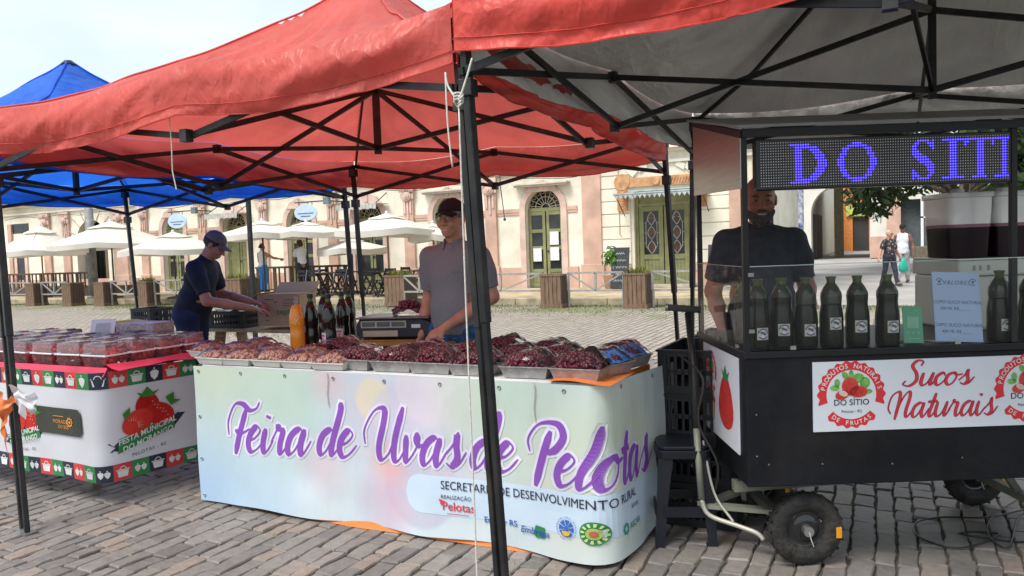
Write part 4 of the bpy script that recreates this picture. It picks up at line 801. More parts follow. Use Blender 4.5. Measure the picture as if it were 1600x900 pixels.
for row, t0 in ((0, .0), (1, SHt-.10)):
    k0 = 0; s = CS-tw*.5-tw*26
    for k in range(60):
        a, b = s+k*tw, s+(k+1)*tw
        if b > SL or a < 0: continue
        n = 4; vs = [(a+(b-a)*i/n, t0+.10*j) for j in (0, 1) for i in range(n+1)]; ic = []; tl[k % 3].append(((vs, [(i, i+1, n+2+i, n+1+i) for i in range(n)]), ic))
        cx, cy = (a+b)/2, t0+.052
        if (k+row) % 2 == 0:   # basket
            ic.append(([(cx-.036, cy-.008), (cx+.036, cy-.008), (cx+.028, cy+.03), (cx-.028, cy+.03)], [(0, 1, 2, 3)])); ic.append(([(cx-.042, cy-.016), (cx+.042, cy-.016), (cx+.042, cy-.010), (cx-.042, cy-.010)], [(0, 1, 2, 3)])); ic.append(disc(cx, cy-.014, .017, .022, 10, 3.14, 6.28))
        else:
            for ox, sc in (((-.0, 1.1),) if k % 4 == 1 else ((-.02, .75), (.02, .7))):
                ic.append(([(cx+ox-.026*sc, cy-.012*sc), (cx+ox-.01*sc, cy-.022*sc), (cx+ox+.012*sc, cy-.022*sc), (cx+ox+.027*sc, cy-.01*sc), (cx+ox+.018*sc, cy+.018*sc), (cx+ox, cy+.034*sc), (cx+ox-.02*sc, cy+.015*sc)], [(0, 1, 2, 3, 4, 5, 6)])); ic.append(([(cx+ox-.004, cy-.036*sc), (cx+ox+.004, cy-.036*sc), (cx+ox+.004, cy-.026*sc), (cx+ox-.004, cy-.026*sc)], [(0, 1, 2, 3)]))
TM = (M('tile_red', (.62, .05, .05), .4), GRNI, M('tile_navy', (.025, .035, .06), .4))
for k in range(3):
    for vf, icons in tl[k]:
        o = sput('border_tile', [vf], TM[k], 1); m = MB()
        for q in icons: put2d(m, q, lambda x, y: sb.at(x, y, .004)-SO)
        m.build('fruit_icon', M('icon_white', (.7, .7, .7), .45), o)
def fest(cs, ct, k=1.0, part=''):
    G_ = lambda P: ([(cs+x*k, ct-y*k) for x, y in P], [tuple(range(len(P)))])
    rib = [G_([(-.17, -.105), (.15, -.03), (.15, .045), (-.16, -.03)])]; rib2 = [G_([(-.22, -.045), (-.13, -.03), (-.13, -.10), (-.21, -.09), (-.18, -.07)]), G_([(.1, .0), (.2, .075), (.17, .05), (.215, .045), (.14, -.03)])]
    sput('festival_ribbon', rib2, M('tile_navy', (.025, .035, .06), .4), 1); sput('festival_ribbon', rib, GRNI, 2)
    def berry(cx, cy, rx, ry, rot): return [(cx+rx*math.cos(a)*math.cos(rot)-ry*math.sin(a)*math.sin(rot), cy+rx*math.cos(a)*math.sin(rot)+ry*math.sin(a)*math.cos(rot)) for a in np.linspace(0, 6.28, 22)[:-1]]
    sput('festival_strawberry', [G_(berry(0, .115, .068, .075, 0))], M('berry_ink', (.42, .012, .012), .35, var=.1), 3); sput('festival_strawberry', [G_(berry(.062, .068, .09, .06, -.35))], M('berry_ink_b', (.50, .018, .015), .35, var=.1), 4); sput('festival_strawberry', [G_(berry(-.06, .045, .088, .064, .35))], M('berry_ink_c', (.58, .035, .022), .35, var=.1), 5)
    sput('festival_strawberry_seeds', [G_([(-.09+.03*math.cos(q)+.002*math.sin(q), .03+.026*math.sin(q)+.002*math.cos(q)), (-.09+.07*math.cos(q), .03+.055*math.sin(q)), (-.09+.03*math.cos(q)-.004*math.sin(q), .03+.026*math.sin(q)-.004*math.cos(q))]) for q in np.arange(-.4, 2.6, .3)]+[G_(berry(.05+.03*i-.012*j, .1-.025*i+.02*j, .0045, .0035, 0)) for i in range(3) for j in range(3)], M('seed_ink', (.7, .3, .2), .5), 6)
    sput('festival_leaf', [G_([(-.06, .2), (-.03, .19), (0, .225), (.03, .19), (.07, .2), (.03, .17), (-.03, .17)]), G_([(.1, .15), (.15, .17), (.15, .13), (.19, .12), (.13, .1)]), G_([(-.14, .1), (-.1, .13), (-.1, .09), (-.13, .07)])], M('leaf_ink', (.04, .2, .03), .5), 6)
    it = []
    for tx, oy, sz in (('FESTA MUNICIPAL', -.045, .042), ('DO MORANGO', -.09, .042)):
        vs, fs = text2d(tx, sz, 'CENTER', bold=.02); it.append(([(cs+(x*.95-.005)*k, ct-(y+oy+.22*x+.02)*k) for x, y in vs], fs))
    sput('festival_lettering', it, M('icon_white', (.7, .7, .7), .45), 6)
    vs, fs = text2d('PELOTAS - RS', .026, 'CENTER', space=1.25); sput('festival_place', [([(cs+(x+.0)*k, ct-(y-.125+.12*x)*k) for x, y in vs], fs)], NAVY, 3)
def st_s(px, py):
    bd = 1e9; S_ = np.linspace(0, SL, 120); Tt = np.linspace(0, SHt, 25)
    for it in range(3):
        for s in S_:
            for t in Tt:
                x, y, _ = PR(sb.at(s, t)); d = (x-px)**2+(y-py)**2
                if d < bd: bd = d; bs, bt = s, t
        ds, dt = (S_[1]-S_[0]), (Tt[1]-Tt[0]); S_ = np.linspace(max(0, bs-ds), min(SL, bs+ds), 9); Tt = np.linspace(max(0, bt-dt), min(SHt, bt+dt), 9)
    return bs, bt
fs_, ft_ = st_s(232, 668); fest(fs_+.0, ft_, 1.15); f2, t2_ = st_s(42, 672); fest(f2-.02, t2_, 1.05)
gs, gt_ = st_s(98, 658); n = 8
def rrect(cx, cy, w, h, r):
    P = []
    for (sx, sy, a0) in ((1, -1, -math.pi/2), (1, 1, 0), (-1, 1, math.pi/2), (-1, -1, math.pi)):
        for k in range(5): a = a0+k*math.pi/8; P.append((cx+sx*(w/2-r)+r*math.cos(a), cy+sy*(h/2-r)+r*math.sin(a)))
    return P
def rr_grid(cx, cy, w, h, r, n=24):
    vs = []
    for i in range(n+1):
        x = -w/2+w*i/n; e = max(0, abs(x)-(w/2-r)); hh = h/2-r+math.sqrt(max(0, r*r-e*e)); vs += [(cx+x, cy-hh), (cx+x, cy), (cx+x, cy+hh)]
    return vs, [(3*i+k, 3*i+3+k, 3*i+4+k, 3*i+1+k) for i in range(n) for k in (0, 1)]
sput('sponsor_panel', [rr_grid(gs-.03, gt_, .46, .165, .03)], M('olive_black_ink', (.045, .05, .04), .4), 5)
AMBI = M('amber_ink', (.7, .28, .05), .45); sput('sponsor_spiral', [disc(gs+.085, gt_-.0, .018, .026, 20), disc(gs+.085, gt_, .0, .01, 12)]+[([(gs+.085+.026*math.cos(a-.15), gt_+.026*math.sin(a-.15)), (gs+.085+.037*math.cos(a), gt_+.037*math.sin(a)), (gs+.085+.026*math.cos(a+.15), gt_+.026*math.sin(a+.15))], [(0, 1, 2)]) for a in np.arange(0, 6.28, .7)], AMBI, 7)
sput('sponsor_lettering', [place_txt(text2d('MORADA', .034), gs-.075, gt_+.012), place_txt(text2d('DO SOL', .03), gs-.03, gt_+.042), ([(gs-.07, gt_-.034), (gs+.03, gt_-.034), (gs+.03, gt_-.030), (gs-.07, gt_-.030)], [(0, 1, 2, 3)])], AMBI, 7)
m = MB(); m.grid(lambda a, c: (-6.95+2.79*a, 2.94+.03*math.sin(a*40)*0+.03*c, SZ+.004-.05*(1-c)), 40, 2)
o = m.build('red_cloth_edge', M('red_cloth', (.62, .04, .09), .55, var=.12, scale=5, bump=.2, bscale=14)); tag(o, 'red cloth edge folded over the front of the strawberry table', 'tablecloth')
m = MB(); m.grid(lambda a, c: (-4.25+.18*c+.09*a*c, 2.98+.88*a, SZ+.008+.008*math.sin(a*9)*c-.012*c*c+.015*vnoise(a*5, c*3, 4)), 24, 8); m.build('red_cloth_side', M('red_cloth', (.62, .04, .09), .55), o, smooth=True)
# ================= PRODUCE =================
FOIL = M('foil_tray', (.42, .41, .40), .36, metal=.5, var=.12, scale=20, bump=.35, bscale=45); STYRO = M('white_foam_tray', (.66, .64, .60), .6, var=.05)
FILM = thin('cling_film', (.9, .9, .92), .985, .12, ior=1.4); CLEAR = thin('clear_plastic', (.85, .87, .9), .94, .07); GLASS = thin('clear_glass', (.8, .85, .85), .985, .02, ior=1.2)
GRAPE = M('dark_grape', (.06, .010, .022), .22, var=.35, scale=40, spec=.55, col2=(.15, .022, .04)); GRAPEP2 = M('pale_grape', (.50, .30, .24), .42, var=.25, scale=25, col2=(.40, .20, .17))
def pan(mb, a, b, h, flare=1.18, th=.003):   # open tray, outer + inner skin
    def ring(k, z): return [(sx*a*k*(1-(.06 if i % 2 else 0)), sy*b*k, z) for i, (sx, sy) in enumerate(((-1, -1), (1, -1), (1, 1), (-1, 1)))]
    A = [ring(1, 0), ring(flare, h), ring(flare+.05, h+.003), ring(flare+.05, h-.002), ring(flare-.03, h-.003), ring(.97, .004)]
    vs = [p for r in A for p in r]; fs = [(3, 2, 1, 0)]
    for k in range(5): fs += [(k*4+i, k*4+(i+1) % 4, (k+1)*4+(i+1) % 4, (k+1)*4+i) for i in range(4)]
    return mb.add(vs, fs+[(20, 21, 22, 23)])
def shell(a, b, h, fl):      # single-skin clear tray
    c = ((-1, -1), (1, -1), (1, 1), (-1, 1)); return MB().add([(x*a, y*b, 0) for x, y in c]+[(x*a*fl, y*b*fl, h) for x, y in c], [(3, 2, 1, 0)]+[(i, (i+1) % 4, 4+(i+1) % 4, 4+i) for i in range(4)])
def heap_h(x, y, a, b, peak): return peak*(.86+.2*vnoise(x*14+7, y*14+a*90, 3))*max(0, 1-(abs(x/a)**2.2+abs(y/b)**2.2)*.85)
ico = None
def berry_heap(a, b, z0, peak, r, n, seed, jit=.25):
    rr = random.Random(seed); m = MB(); t = (1+5**.5)/2; V = [(-1, t, 0), (1, t, 0), (-1, -t, 0), (1, -t, 0), (0, -1, t), (0, 1, t), (0, -1, -t), (0, 1, -t), (t, 0, -1), (t, 0, 1), (-t, 0, -1), (-t, 0, 1)]
    V = np.array(V)/math.sqrt(1+t*t); Fc = [(0, 11, 5), (0, 5, 1), (0, 1, 7), (0, 7, 10), (0, 10, 11), (1, 5, 9), (5, 11, 4), (11, 10, 2), (10, 7, 6), (7, 1, 8), (3, 9, 4), (3, 4, 2), (3, 2, 6), (3, 6, 8), (3, 8, 9), (4, 9, 5), (2, 4, 11), (6, 2, 10), (8, 6, 7), (9, 8, 1)]
    for i in range(n):
        x, y = rr.uniform(-a, a), rr.uniform(-b, b); h = heap_h(x, y, a*1.15, b*1.15, peak); z = z0+h*rr.uniform(.82, 1.0)+rr.uniform(-.004, .004); s = r*rr.uniform(.85, 1.15)
        m.add(V*s+np.array((x, y, z)), Fc)
    m.grid(lambda p, q: ((2*p-1)*a, (2*q-1)*b, z0-.006+heap_h((2*p-1)*a, (2*q-1)*b, a*1.15, b*1.15, peak)*.88), 10, 10)
    return m
def film_over(a, b, z0, peak, seed):     # creased cling film pulled over the heap
    return MB().grid(lambda p, q: ((2*p-1)*a*1.04, (2*q-1)*b*1.04, z0+.004+heap_h((2*p-1)*a, (2*q-1)*b, a*1.2, b*1.25, peak+.016)+.007*vnoise(p*11, q*8, seed)+.004*vnoise(p*25, q*21, seed+1)), 26, 20)
protoD, protoP = [], []
for s in range(3):
    t = thing('grape_tray', 'x', 'fruit tray'); pan(MB(), .115, .085, .052).build('tray', FOIL, t); berry_heap(.112, .085, .046, .058+.008*s, .0115, 230, 20+s).build('grapes', GRAPE, t, smooth=True, kind='stuff'); film_over(.13, .098, .05, .064+.008*s, s).build('film', FILM, t, smooth=True); t.scale = (.93, .95, 1.05); protoD.append(t)
    t = thing('pale_grape_tray', 'x', 'fruit tray'); pan(MB(), .115, .08, .032).build('tray', STYRO, t); berry_heap(.112, .08, .03, .032+.006*s, .0108, 220, 40+s).build('grapes', GRAPEP2, t, smooth=True, kind='stuff'); film_over(.125, .09, .032, .036+.006*s, s+9).build('film', FILM, t, smooth=True); t.scale = (.84, .9, 1.15); protoP.append(t)
def put_tray(protos, k, loc, rot, label, group):
    pr_ = protos[k % 3]
    if pr_['label'] == 'x': pr_.location = [float(a) for a in loc]; pr_.rotation_euler = (0, 0, rot); pr_['label'] = label; pr_['group'] = group; return pr_
    return dup(pr_, loc, rot, label, group)
TP = [(335, 571), (383, 571), (432, 573), (478, 575), (519, 579)]; TP2 = [(345, 553), (400, 553), (447, 556), (498, 561), (440, 545)]
for i, (x, y) in enumerate(TP):
    p = G(x, y-6, TZ+.012); put_tray(protoP, i, (p[0], max(p[1], 3.29), TZ+.0), rnd.uniform(-.12, .12), ('pale pink grapes in a white tray, %s of the front row' % ('leftmost', 'second from left', 'third from left', 'fourth from left', 'rightmost pale one')[i]), 'trays of pale grapes')
for i, (x, y) in enumerate(TP2):
    p = G(x, y-3, TZ+.012); put_tray(protoP, i+1, (p[0], 3.50+(.19 if i == 4 else 0), TZ), rnd.uniform(-.2, .2), 'pale pink grapes in film behind the front row, %s from the left' % ('first', 'second', 'third', 'fourth', 'farthest back, third')[i], 'trays of pale grapes behind')
DK = [(578, 575), (636, 578), (697, 580), (762, 582), (846, 584), (922, 588)]
for i, (x, y) in enumerate(DK):
    p = G(x, y-10, TZ+.02); put_tray(protoD, i, (p[0], 3.34, TZ), rnd.uniform(-.08, .08), 'foil tray of dark grapes in film, %s in the front row' % ('leftmost', 'second from left', 'third from left', 'half behind the tent leg', 'second from right', 'rightmost')[i], 'trays of dark grapes')
for i, (u, v, l) in enumerate(((-2.98, 3.66, 'behind the pale grapes beside the dark bottles'), (-2.30, 3.56, 'behind the front row left of the seller'), (-2.02, 3.57, 'right in front of the seller'), (-1.76, 3.57, 'second row right of the tent leg'), (-1.5, 3.56, 'second row near the table end'), (-1.93, 3.79, 'back row right of the seller'), (-1.66, 3.79, 'back row near the empty boxes'))):
    put_tray(protoD, i, (u, v, TZ), rnd.uniform(-.15, .15), 'foil tray of dark grapes '+l, 'trays of dark grapes')
BLABEL = M('blue_label', (.10, .28, .75), .4)
for i, (u, v) in enumerate(((-1.27, 3.51), (-1.25, 3.74))):
    o = put_tray(protoD, i, (u, v, TZ), R_(-18), 'dark grape tray with blue label at the right table end, %s' % ('nearer one' if i == 0 else 'farther one'), 'trays of dark grapes')
    MB().grid(lambda p, q: (.05+.075*p, -.08+.16*q, .108-.052*p+.004*vnoise(p*5, q*6, i)), 6, 8).build('blue_label', BLABEL, o)
# empty clear boxes
for i, (u, v, rr_) in enumerate(((-1.52, 3.86, .2), (-1.30, 3.90, -.1))):
    t = thing('empty_punnet', 'empty clear plastic box at the back of the table, %s' % ('left with raised lid' if i == 0 else 'right by the crates'), 'container', (u, v, TZ), rr_, 'empty clear boxes')
    shell(.1, .075, .06, 1.15).build('tray', CLEAR, t); m = MB()
    for k in range(14): m.bar((-.11+k*.017, -.09, .02), (-.115+k*.0177, -.092, .058), .002)
    m.build('rib', CLEAR, t); MB().grid(lambda p, q: (-.12+.24*p, .09+.05*q, .06+.13*q), 3, 3).build('lid', CLEAR, t)
# bottles
DGL = M('dark_juice_glass', (.012, .012, .010), .07, var=.2, spec=.6, coat=.3); GNECK = M('green_glass', (.05, .075, .015), .08, spec=.6); CAPB = M('black_cap', (.02, .022, .02), .45)
PAPW = M('label_paper', (.68, .67, .7), .6, var=.02)
def pet(label, loc, juice, group=None, capped=True, lab=True, k=0, name='juice_bottle'):
    t = thing(name, label, 'bottle', loc, 0, group); pr_ = [(.030, 0), (.036, .008), (.038, .03), (.0365, .09), (.033, .105), (.0365, .125), (.0385, .15), (.036, .185), (.028, .215), (.018, .238)]
    MB().lathe(pr_, 24).build('body', juice, t, smooth=True)
    nk = [(.018, .238), (.0135, .252), (.0125, .262), (.0125, .268)] if capped else [(.018, .238), (.013, .25), (.0125, .272), (.014, .274), (.014, .28)]
    MB().lathe(nk, 20).build('neck', GNECK if capped else thin('clear_plastic', (.85, .87, .9), .82, .07), t, smooth=True)
    if capped: MB().lathe([(.0155, .266), (.016, .268), (.016, .285), (.014, .288)], 18).build('cap', CAPB, t)
    if lab:
        a0 = -1.57-TH+.05+k; MB().grid(lambda p, q: (.0386*math.cos(a0-.62+1.24*p), .0386*math.sin(a0-.62+1.24*p), .022+.066*q), 8, 2).build('label', PAPW, t)
        m = MB()
        for z, w in ((.068, .4), (.052, .2), (.04, .25)): m.grid(lambda p, q: (.0389*math.cos(a0-w+2*w*p), .0389*math.sin(a0-w+2*w*p), z+.009*q), 6, 1)
        m.build('label_print', M('magenta_ink', (.6, .06, .3), .5), t)
    t.scale = (1.28, 1.28, 1.25); return t
OJ = M('orange_juice', (.78, .30, .02), .25, var=.06, coat=.3)
p = G(466, 546, TZ); t = pet('orange juice bottle with pale K mark beside the dark bottles', (p[0], p[1], TZ), OJ, None, False, False)
m = MB(); fy = lambda x, z: ((.0392*math.sin(x/.039)*math.cos(TH)+.0392*math.cos(x/.039)*math.sin(TH)), (.0392*math.sin(x/.039)*math.sin(TH)-.0392*math.cos(x/.039)*math.cos(TH)), z)
put2d(m, text2d('-K', .05, 'CENTER'), lambda x, y: fy(x+.004, .135+y)); m.build('mark', M('pale_orange_ink', (.85, .55, .28), .5), t)
for i, (x, y, l) in enumerate(((488, 543, 'leftmost of the five, label half turned'), (516, 545, 'front middle with white and pink label'), (537, 537, 'fourth with narrow label, behind the front ones'), (508, 530, 'hidden behind the front pair'), (547, 531, 'rightmost without a label showing'))):
    p = G(x, y, TZ); pet('dark grape juice bottle, '+l, (p[0], p[1], TZ), DGL, 'dark juice bottles on the grape table', True, i != 3 and i != 4, k=(-.7, 0, .5, 0, 0)[i])
# scale on a wooden box
sx_, sy_ = G(603, 541, TZ)[:2]
t = thing('wooden_box', 'flat orange wooden box under the scale', 'box', (sx_, sy_+.12, TZ), R_(16)); m = MB(); m.bx(-.22, .22, -.12, .12, 0, .042); m.build('box', M('orange_wood', (.48, .24, .06), .6, var=.15, scale=6, stretch=(1, 6, 6)), t, bevel=.004); MB().bx(-.2, .2, -.122, -.118, .03, .036).build('seam', WOOD, t)
sc = thing('weighing_scale', 'dark electronic weighing scale with three displays on the wooden box', 'scale', (sx_+.03, sy_+.13, TZ+.0425), R_(16)); sc.scale = (1.2, 1.1, 1.3); SCB = M('scale_blue_black', (.018, .022, .035), .45, var=.1)
MB().prism([(-.2, 0), (.2, 0), (.23, .03), (.23, .065), (.16, .095), (-.2, .095), (-.22, .06), (-.22, .02)], lambda x, y, d: (x, d, y+.012), -.115, .15).build('body', SCB, sc, bevel=.006)
MB().bx(-.19, .07, -.1185, -.115, .062, .098).build('display_frame', M('pale_grey_plastic', (.42, .4, .42), .5), sc)
for k in range(3): MB().bx(-.182+k*.085, -.108+k*.085, -.1205, -.1185, .068, .092).build('display', M('lcd', (.12, .125, .10), .25), sc)
MB().bx(-.18, .02, -.118, -.114, .018, .048).build('name_plate', M('beige_plate', (.45, .42, .33), .6), sc); MB().bx(.10, .15, -.1175, -.114, .06, .078).build('sticker', PAPW, sc); MB().bx(-.21, .21, -.15, .16, .108, .117).build('pan', M('scale_pan', (.12, .12, .13), .35, metal=.4), sc, bevel=.004)
for a in (-.17, .17):
    for b in (-.09, .12): MB().lathe([(.014, 0), (.014, .013)], 10, (a, b, 0)).build('foot', CAPB, sc)
t = thing('grape_punnet', 'clear punnet of dark grapes standing on the scale pan', 'fruit tray', (sx_+.09, sy_+.16, TZ+.196), R_(16)); shell(.09, .07, .045, 1.12).build('tray', CLEAR, t); berry_heap(.088, .068, .02, .085, .0125, 170, 77).build('grapes', GRAPE, t, smooth=True, kind='stuff')
t = thing('paper_roll', 'white bag roll on a brown board behind the scale', 'roll', (sx_-.14, sy_+.36, TZ+.115), R_(10)); MB().lathe([(.018, -.11), (.022, -.1), (.022, .1), (.018, .11)], 14, (0, 0, .02), axis='x').build('roll', PAPW, t, smooth=True); MB().bx(-.16, .14, .03, .05, -.115, .06).build('board', M('brown_board', (.42, .24, .1), .7), t); MB().bx(-.15, .13, -.05, .03, -.115, -.002).build('stand', M('brown_board', (.42, .24, .1), .7), t)
p = G(676, 545, TZ); t = thing('price_card', 'white and purple price card on the table before the seller', 'card', (p[0], p[1]+.08, TZ), TH-.1); MB().box((0, 0, .055), (.10, .004, .11), np.array([[1, 0, 0], [0, .96, .26], [0, -.26, .96]])).build('card', M('card_purple', (.16, .10, .35), .5), t)
MB().box((0, -.006, .085), (.096, .003, .05), np.array([[1, 0, 0], [0, .96, .26], [0, -.26, .96]])).build('white_field', PAPW, t); m = MB()
for z in (.095, .08): m.box((0, -.009, z), (.07, .002, .007))
m.build('print', BLUI, t); m = MB(); put2d(m, text2d('14,00', .032, 'CENTER', bold=.02), lambda x, y: (x, -.013+.27*(y+.02), y+.025)); m.build('price', PAPW, t)
t = thing('wooden_tray', 'brown wooden tray behind the price card', 'tray', (p[0]+.1, p[1]+.2, TZ), TH); MB().bx(-.09, .09, -.05, .05, 0, .05).build('block', WOOD, t, bevel=.005); MB().bx(-.08, .05, -.045, .04, .052, .06).build('paper', PAPW, t)
# strawberries in punnets
STR = M('strawberry_red', (.60, .035, .03), .35, var=.3, scale=60, bump=.4, bscale=240, col2=(.42, .015, .02)); LEAFG = M('calyx_green', (.08, .2, .03), .7)
protoS = []
def straw_heap(seed):
    rr = random.Random(seed); m = MB(); pr_ = [(.003, -.019), (.009, -.012), (.0135, 0), (.0125, .009), (.005, .0145)]
    for i in range(46):
        x, y = rr.uniform(-.082, .082), rr.uniform(-.058, .058); z = rr.uniform(.014, .052) if i < 26 else rr.uniform(.05, .072); m.k = 0; k = len(m.v); m.lathe(pr_, 7)
        Rm = np.array(Matrix.Rotation(rr.uniform(0, 3), 3, 'X') @ Matrix.Rotation(rr.uniform(0, 6), 3, 'Z')); s = rr.uniform(.85, 1.2)
        m.v[k:] = [tuple(Rm@np.array(v)*s+np.array((x, y, z))) for v in m.v[k:]]
        if i % 3 == 0:
            m.k = 1; c = np.array((x, y, z)); d = Rm@np.array((0, 0, 1))*s
            for q in range(4): a = Rm@np.array((math.cos(q*1.57), math.sin(q*1.57), .4))*.011; b = Rm@np.array((math.cos(q*1.57+.5), math.sin(q*1.57+.5), .1))*.005; m.add([c+d*.0145, c+d*.0145+a+b, c+d*.0145+a-b], [(0, 1, 2)])
    m.k = 0; return m
for s in range(3):
    t = thing('strawberry_punnet', 'x', 'fruit tray'); shell(.088, .063, .05, 1.1).build('tray', CLEAR, t)
    l = MB(); l.box((0, 0, .082), (.196, .142, .056), top=.93); l.v, l.f = l.v, [f for i, f in enumerate(l.f) if i != 0]; l.m = [0]*len(l.f); l.build('lid', thin('punnet_lid', (.85, .87, .9), .86, .07), t, bevel=.008)
    m = MB(); m.tube([(-.1, -.073, .053), (.1, -.073, .053), (.1, .073, .053), (-.1, .073, .053)], .0042, 5, closed=True); m.build('rim', M('plastic_edge', (.75, .77, .8), .2, var=.02), t)
    straw_heap(60+s).build('strawberries', [STR, LEAFG], t, smooth=True, kind='stuff'); MB().bx(-.06, .06, -.04, .04, .109, .114).build('lid_ridge', thin('punnet_lid', (.85, .87, .9), .86, .07), t, bevel=.003); t.scale = (1.1, 1.1, 1.24); protoS.append(t)
rows = [(-4.30, 'table end'), (-4.53, ''), (-4.76, ''), (-4.99, ''), (-5.22, ''), (-5.45, ''), (-5.68, '')]
for j, v in enumerate((3.085, 3.27, 3.455, 3.64)):
    for i in range(7):
        u = -4.33-.252*i+.01*j
        if j == 3 and i in (3, 4): continue
        lb = {0: 'front row', 1: 'second row', 2: 'third row', 3: 'fourth row', 4: 'back row'}[j]; lab = 'clear strawberry punnet in the %s, %s from the right table end' % (lb, ('first', 'second', 'third', 'fourth', 'fifth', 'sixth', 'seventh')[i])
        put_tray(protoS, i*2+j, (u+rnd.uniform(-.006, .006), v+rnd.uniform(-.005, .005), SZ+.0+.0), rnd.uniform(-.08, .08), lab, 'strawberry punnets on the festival table')
GRYB = M('speckled_grey_box', (.42, .38, .38), .7, var=.4, scale=40, col2=(.22, .17, .18))
p = G(140, 524, SZ+.06); bu, bv = -4.93, 3.80
t = thing('foam_sheet', 'pale foam slab under the grey cartons', 'foam sheet', (bu+.08, bv-.02, SZ), R_(8)); MB().bx(-.16, .16, -.09, .09, 0, .05).build('slab', STYRO, t)
for k in range(2):
    t = thing('carton', 'grey patterned carton on the strawberry table, %s of two' % ('lower' if k == 0 else 'upper'), 'box', (bu+.08, bv-.02, SZ+.05+k*.068), R_(8), 'stacked grey cartons'); MB().bx(-.17, .17, -.10, .10, 0, .066).build('box', GRYB, t, bevel=.003); MB().bx(-.165, .165, -.095, .095, .0665, .068).build('lid', M('pale_card', (.6, .58, .58), .7), t)
t = thing('sign_card', 'white standing card with printed frame among the punnets', 'card', (-5.15, 3.66, SZ+.06), TH+.1); MB().box((0, 0, .08), (.17, .004, .16), np.array([[1, 0, 0], [0, .9, .43], [0, -.43, .9]])).build('card', PAPW, t)
m = MB()
for k in range(7): m.box((-.07+.0*k, -.028+.0137*k, .02+.02*k), (.008, .002, .008)); m.box((.07, -.028+.0137*k, .02+.02*k), (.008, .002, .008))
m.build('print', REDI, t); MB().box((0, .004-.008, .08), (.1, .003, .1), np.array([[1, 0, 0], [0, .9, .43], [0, -.43, .9]])).build('grey_field', M('grey_print', (.45, .46, .48), .6), t)
t = thing('plastic_tub', 'small white tub with dark lid behind the standing card', 'tub', (-5.3, 3.80, SZ), 0); MB().lathe([(.05, 0), (.058, .12)], 18).build('tub', PAPW, t, smooth=True); MB().lathe([(.06, .12), (.06, .137)], 18).build('lid', CAPB, t)
t = thing('yellow_case', 'yellow plastic case lying behind the standing card', 'case', (-5.2, 3.93, SZ+.137), R_(12)); MB().prism([(-.13, 0), (.13, 0), (.12, .035), (.02, .05), (-.13, .04)], lambda x, y, d: (x, d, y), -.05, .05).build('case', M('yellow_plastic', (.62, .42, .02), .45), t, bevel=.006)
t = thing('wooden_block', 'low wooden riser under the yellow case', 'block', (-5.2, 3.93, SZ), R_(12)); MB().bx(-.12, .12, -.05, .05, 0, .137).build('block', WOODL, t, bevel=.003)
# ================= CRATES, STOOL, CARDBOARD =================
CRT = M('black_crate_plastic', (.008, .009, .013), .5, var=.2, scale=10)
def crate(label, loc, rot, L=.56, Wd=.36, Hh=.24, group='black produce crates'):
    t = thing('crate', label, 'crate', loc, rot, group); a, b = L/2, Wd/2; th = .012
    MB().bx(-a+.02, a-.02, -b+.02, b-.02, 0, .014).build('bottom', CRT, t)
    for ax, ln, ot in (('x', a, b), ('y', b, a)):
        for s in (-1, 1):
            m = MB(); f = (lambda u0, u1, z0, z1, o=0: m.bx(u0, u1, s*ot-th/2+s*o, s*ot+th/2+s*o, z0, z1)) if ax == 'x' else (lambda u0, u1, z0, z1, o=0: m.bx(s*ot-th/2+s*o, s*ot+th/2+s*o, u0, u1, z0, z1))
            e = th/2 if ax == 'x' else -th/2
            f(-ln-e, ln+e, Hh-.035, Hh); f(-ln-e, ln+e, 0, .04); f(-ln-e, -ln+.04, .04, Hh-.035); f(ln-.04, ln+e, .04, Hh-.035); f(-ln+.04, ln-.04, Hh*.5-.012, Hh*.5+.012)
            k = -ln+.05
            while k < ln-.05:
                f(k, k+.014, .04, Hh-.035); k += .036
            f(-ln-e-.008, ln+e+.008, Hh-.012, Hh-.001, .007)
            m.build('side', CRT, t)
    return t
CU, CV = -.90, 4.08
for col, (du, dv, n, l) in enumerate(((0, 0, 4, 'front'), (.05, .52, 4, 'rear'))):
    for k in range(n): crate('black crate in the %s stack beside the grape table, %s' % (l, ('bottom', 'second from bottom', 'third from bottom', 'topmost')[k]), (CU+du+rnd.uniform(-.01, .01), CV+dv, .001+k*.226), R_(90)+rnd.uniform(-.03, .03), 0.5, .36, .226, 'black crates stacked by the grape table')
STL = M('black_stool_plastic', (.008, .010, .016), .38, var=.15)
st = thing('plastic_stool', 'black plastic stool in front of the stacked crates', 'stool', (*G(1068, 838)[:2], 0), R_(20)); SH_ = .48
st.scale = (.86, .86, 1)
MB().prism(rrect(0, 0, .28, .28, .05), lambda x, y, d: (x, y, d), SH_-.02, SH_).build('seat', STL, st, bevel=.006); MB().prism(rrect(0, 0, .30, .30, .05), lambda x, y, d: (x, y, d), SH_-.06, SH_-.02).build('apron', STL, st, bevel=.004)
for sx in (-1, 1):
    for sy in (-1, 1):
        m = MB(); vs = []
        for z, k, w in ((SH_-.05, .135, .075), (.2, .155, .058), (0, .17, .05)): vs += [(sx*k, sy*k, z), (sx*(k-w), sy*k, z), (sx*(k-w), sy*(k-.012), z), (sx*(k-.012), sy*(k-.012), z), (sx*(k-.012), sy*(k-w), z), (sx*k, sy*(k-w), z)]
        m.add(vs, [tuple(range(6)), tuple(range(12, 18))]+[(i, (i+1) % 6, 6+(i+1) % 6, 6+i) for i in range(6)]+[(6+i, 6+(i+1) % 6, 12+(i+1) % 6, 12+i) for i in range(6)]); m.build('leg', STL, st)
for a in range(4):
    q = rz(a*math.pi/2); m = MB(); m.bar(q@np.array((-.12, -.158, .17)), q@np.array((.12, -.158, .17)), .012, .05); m.build('stretcher', STL, st)
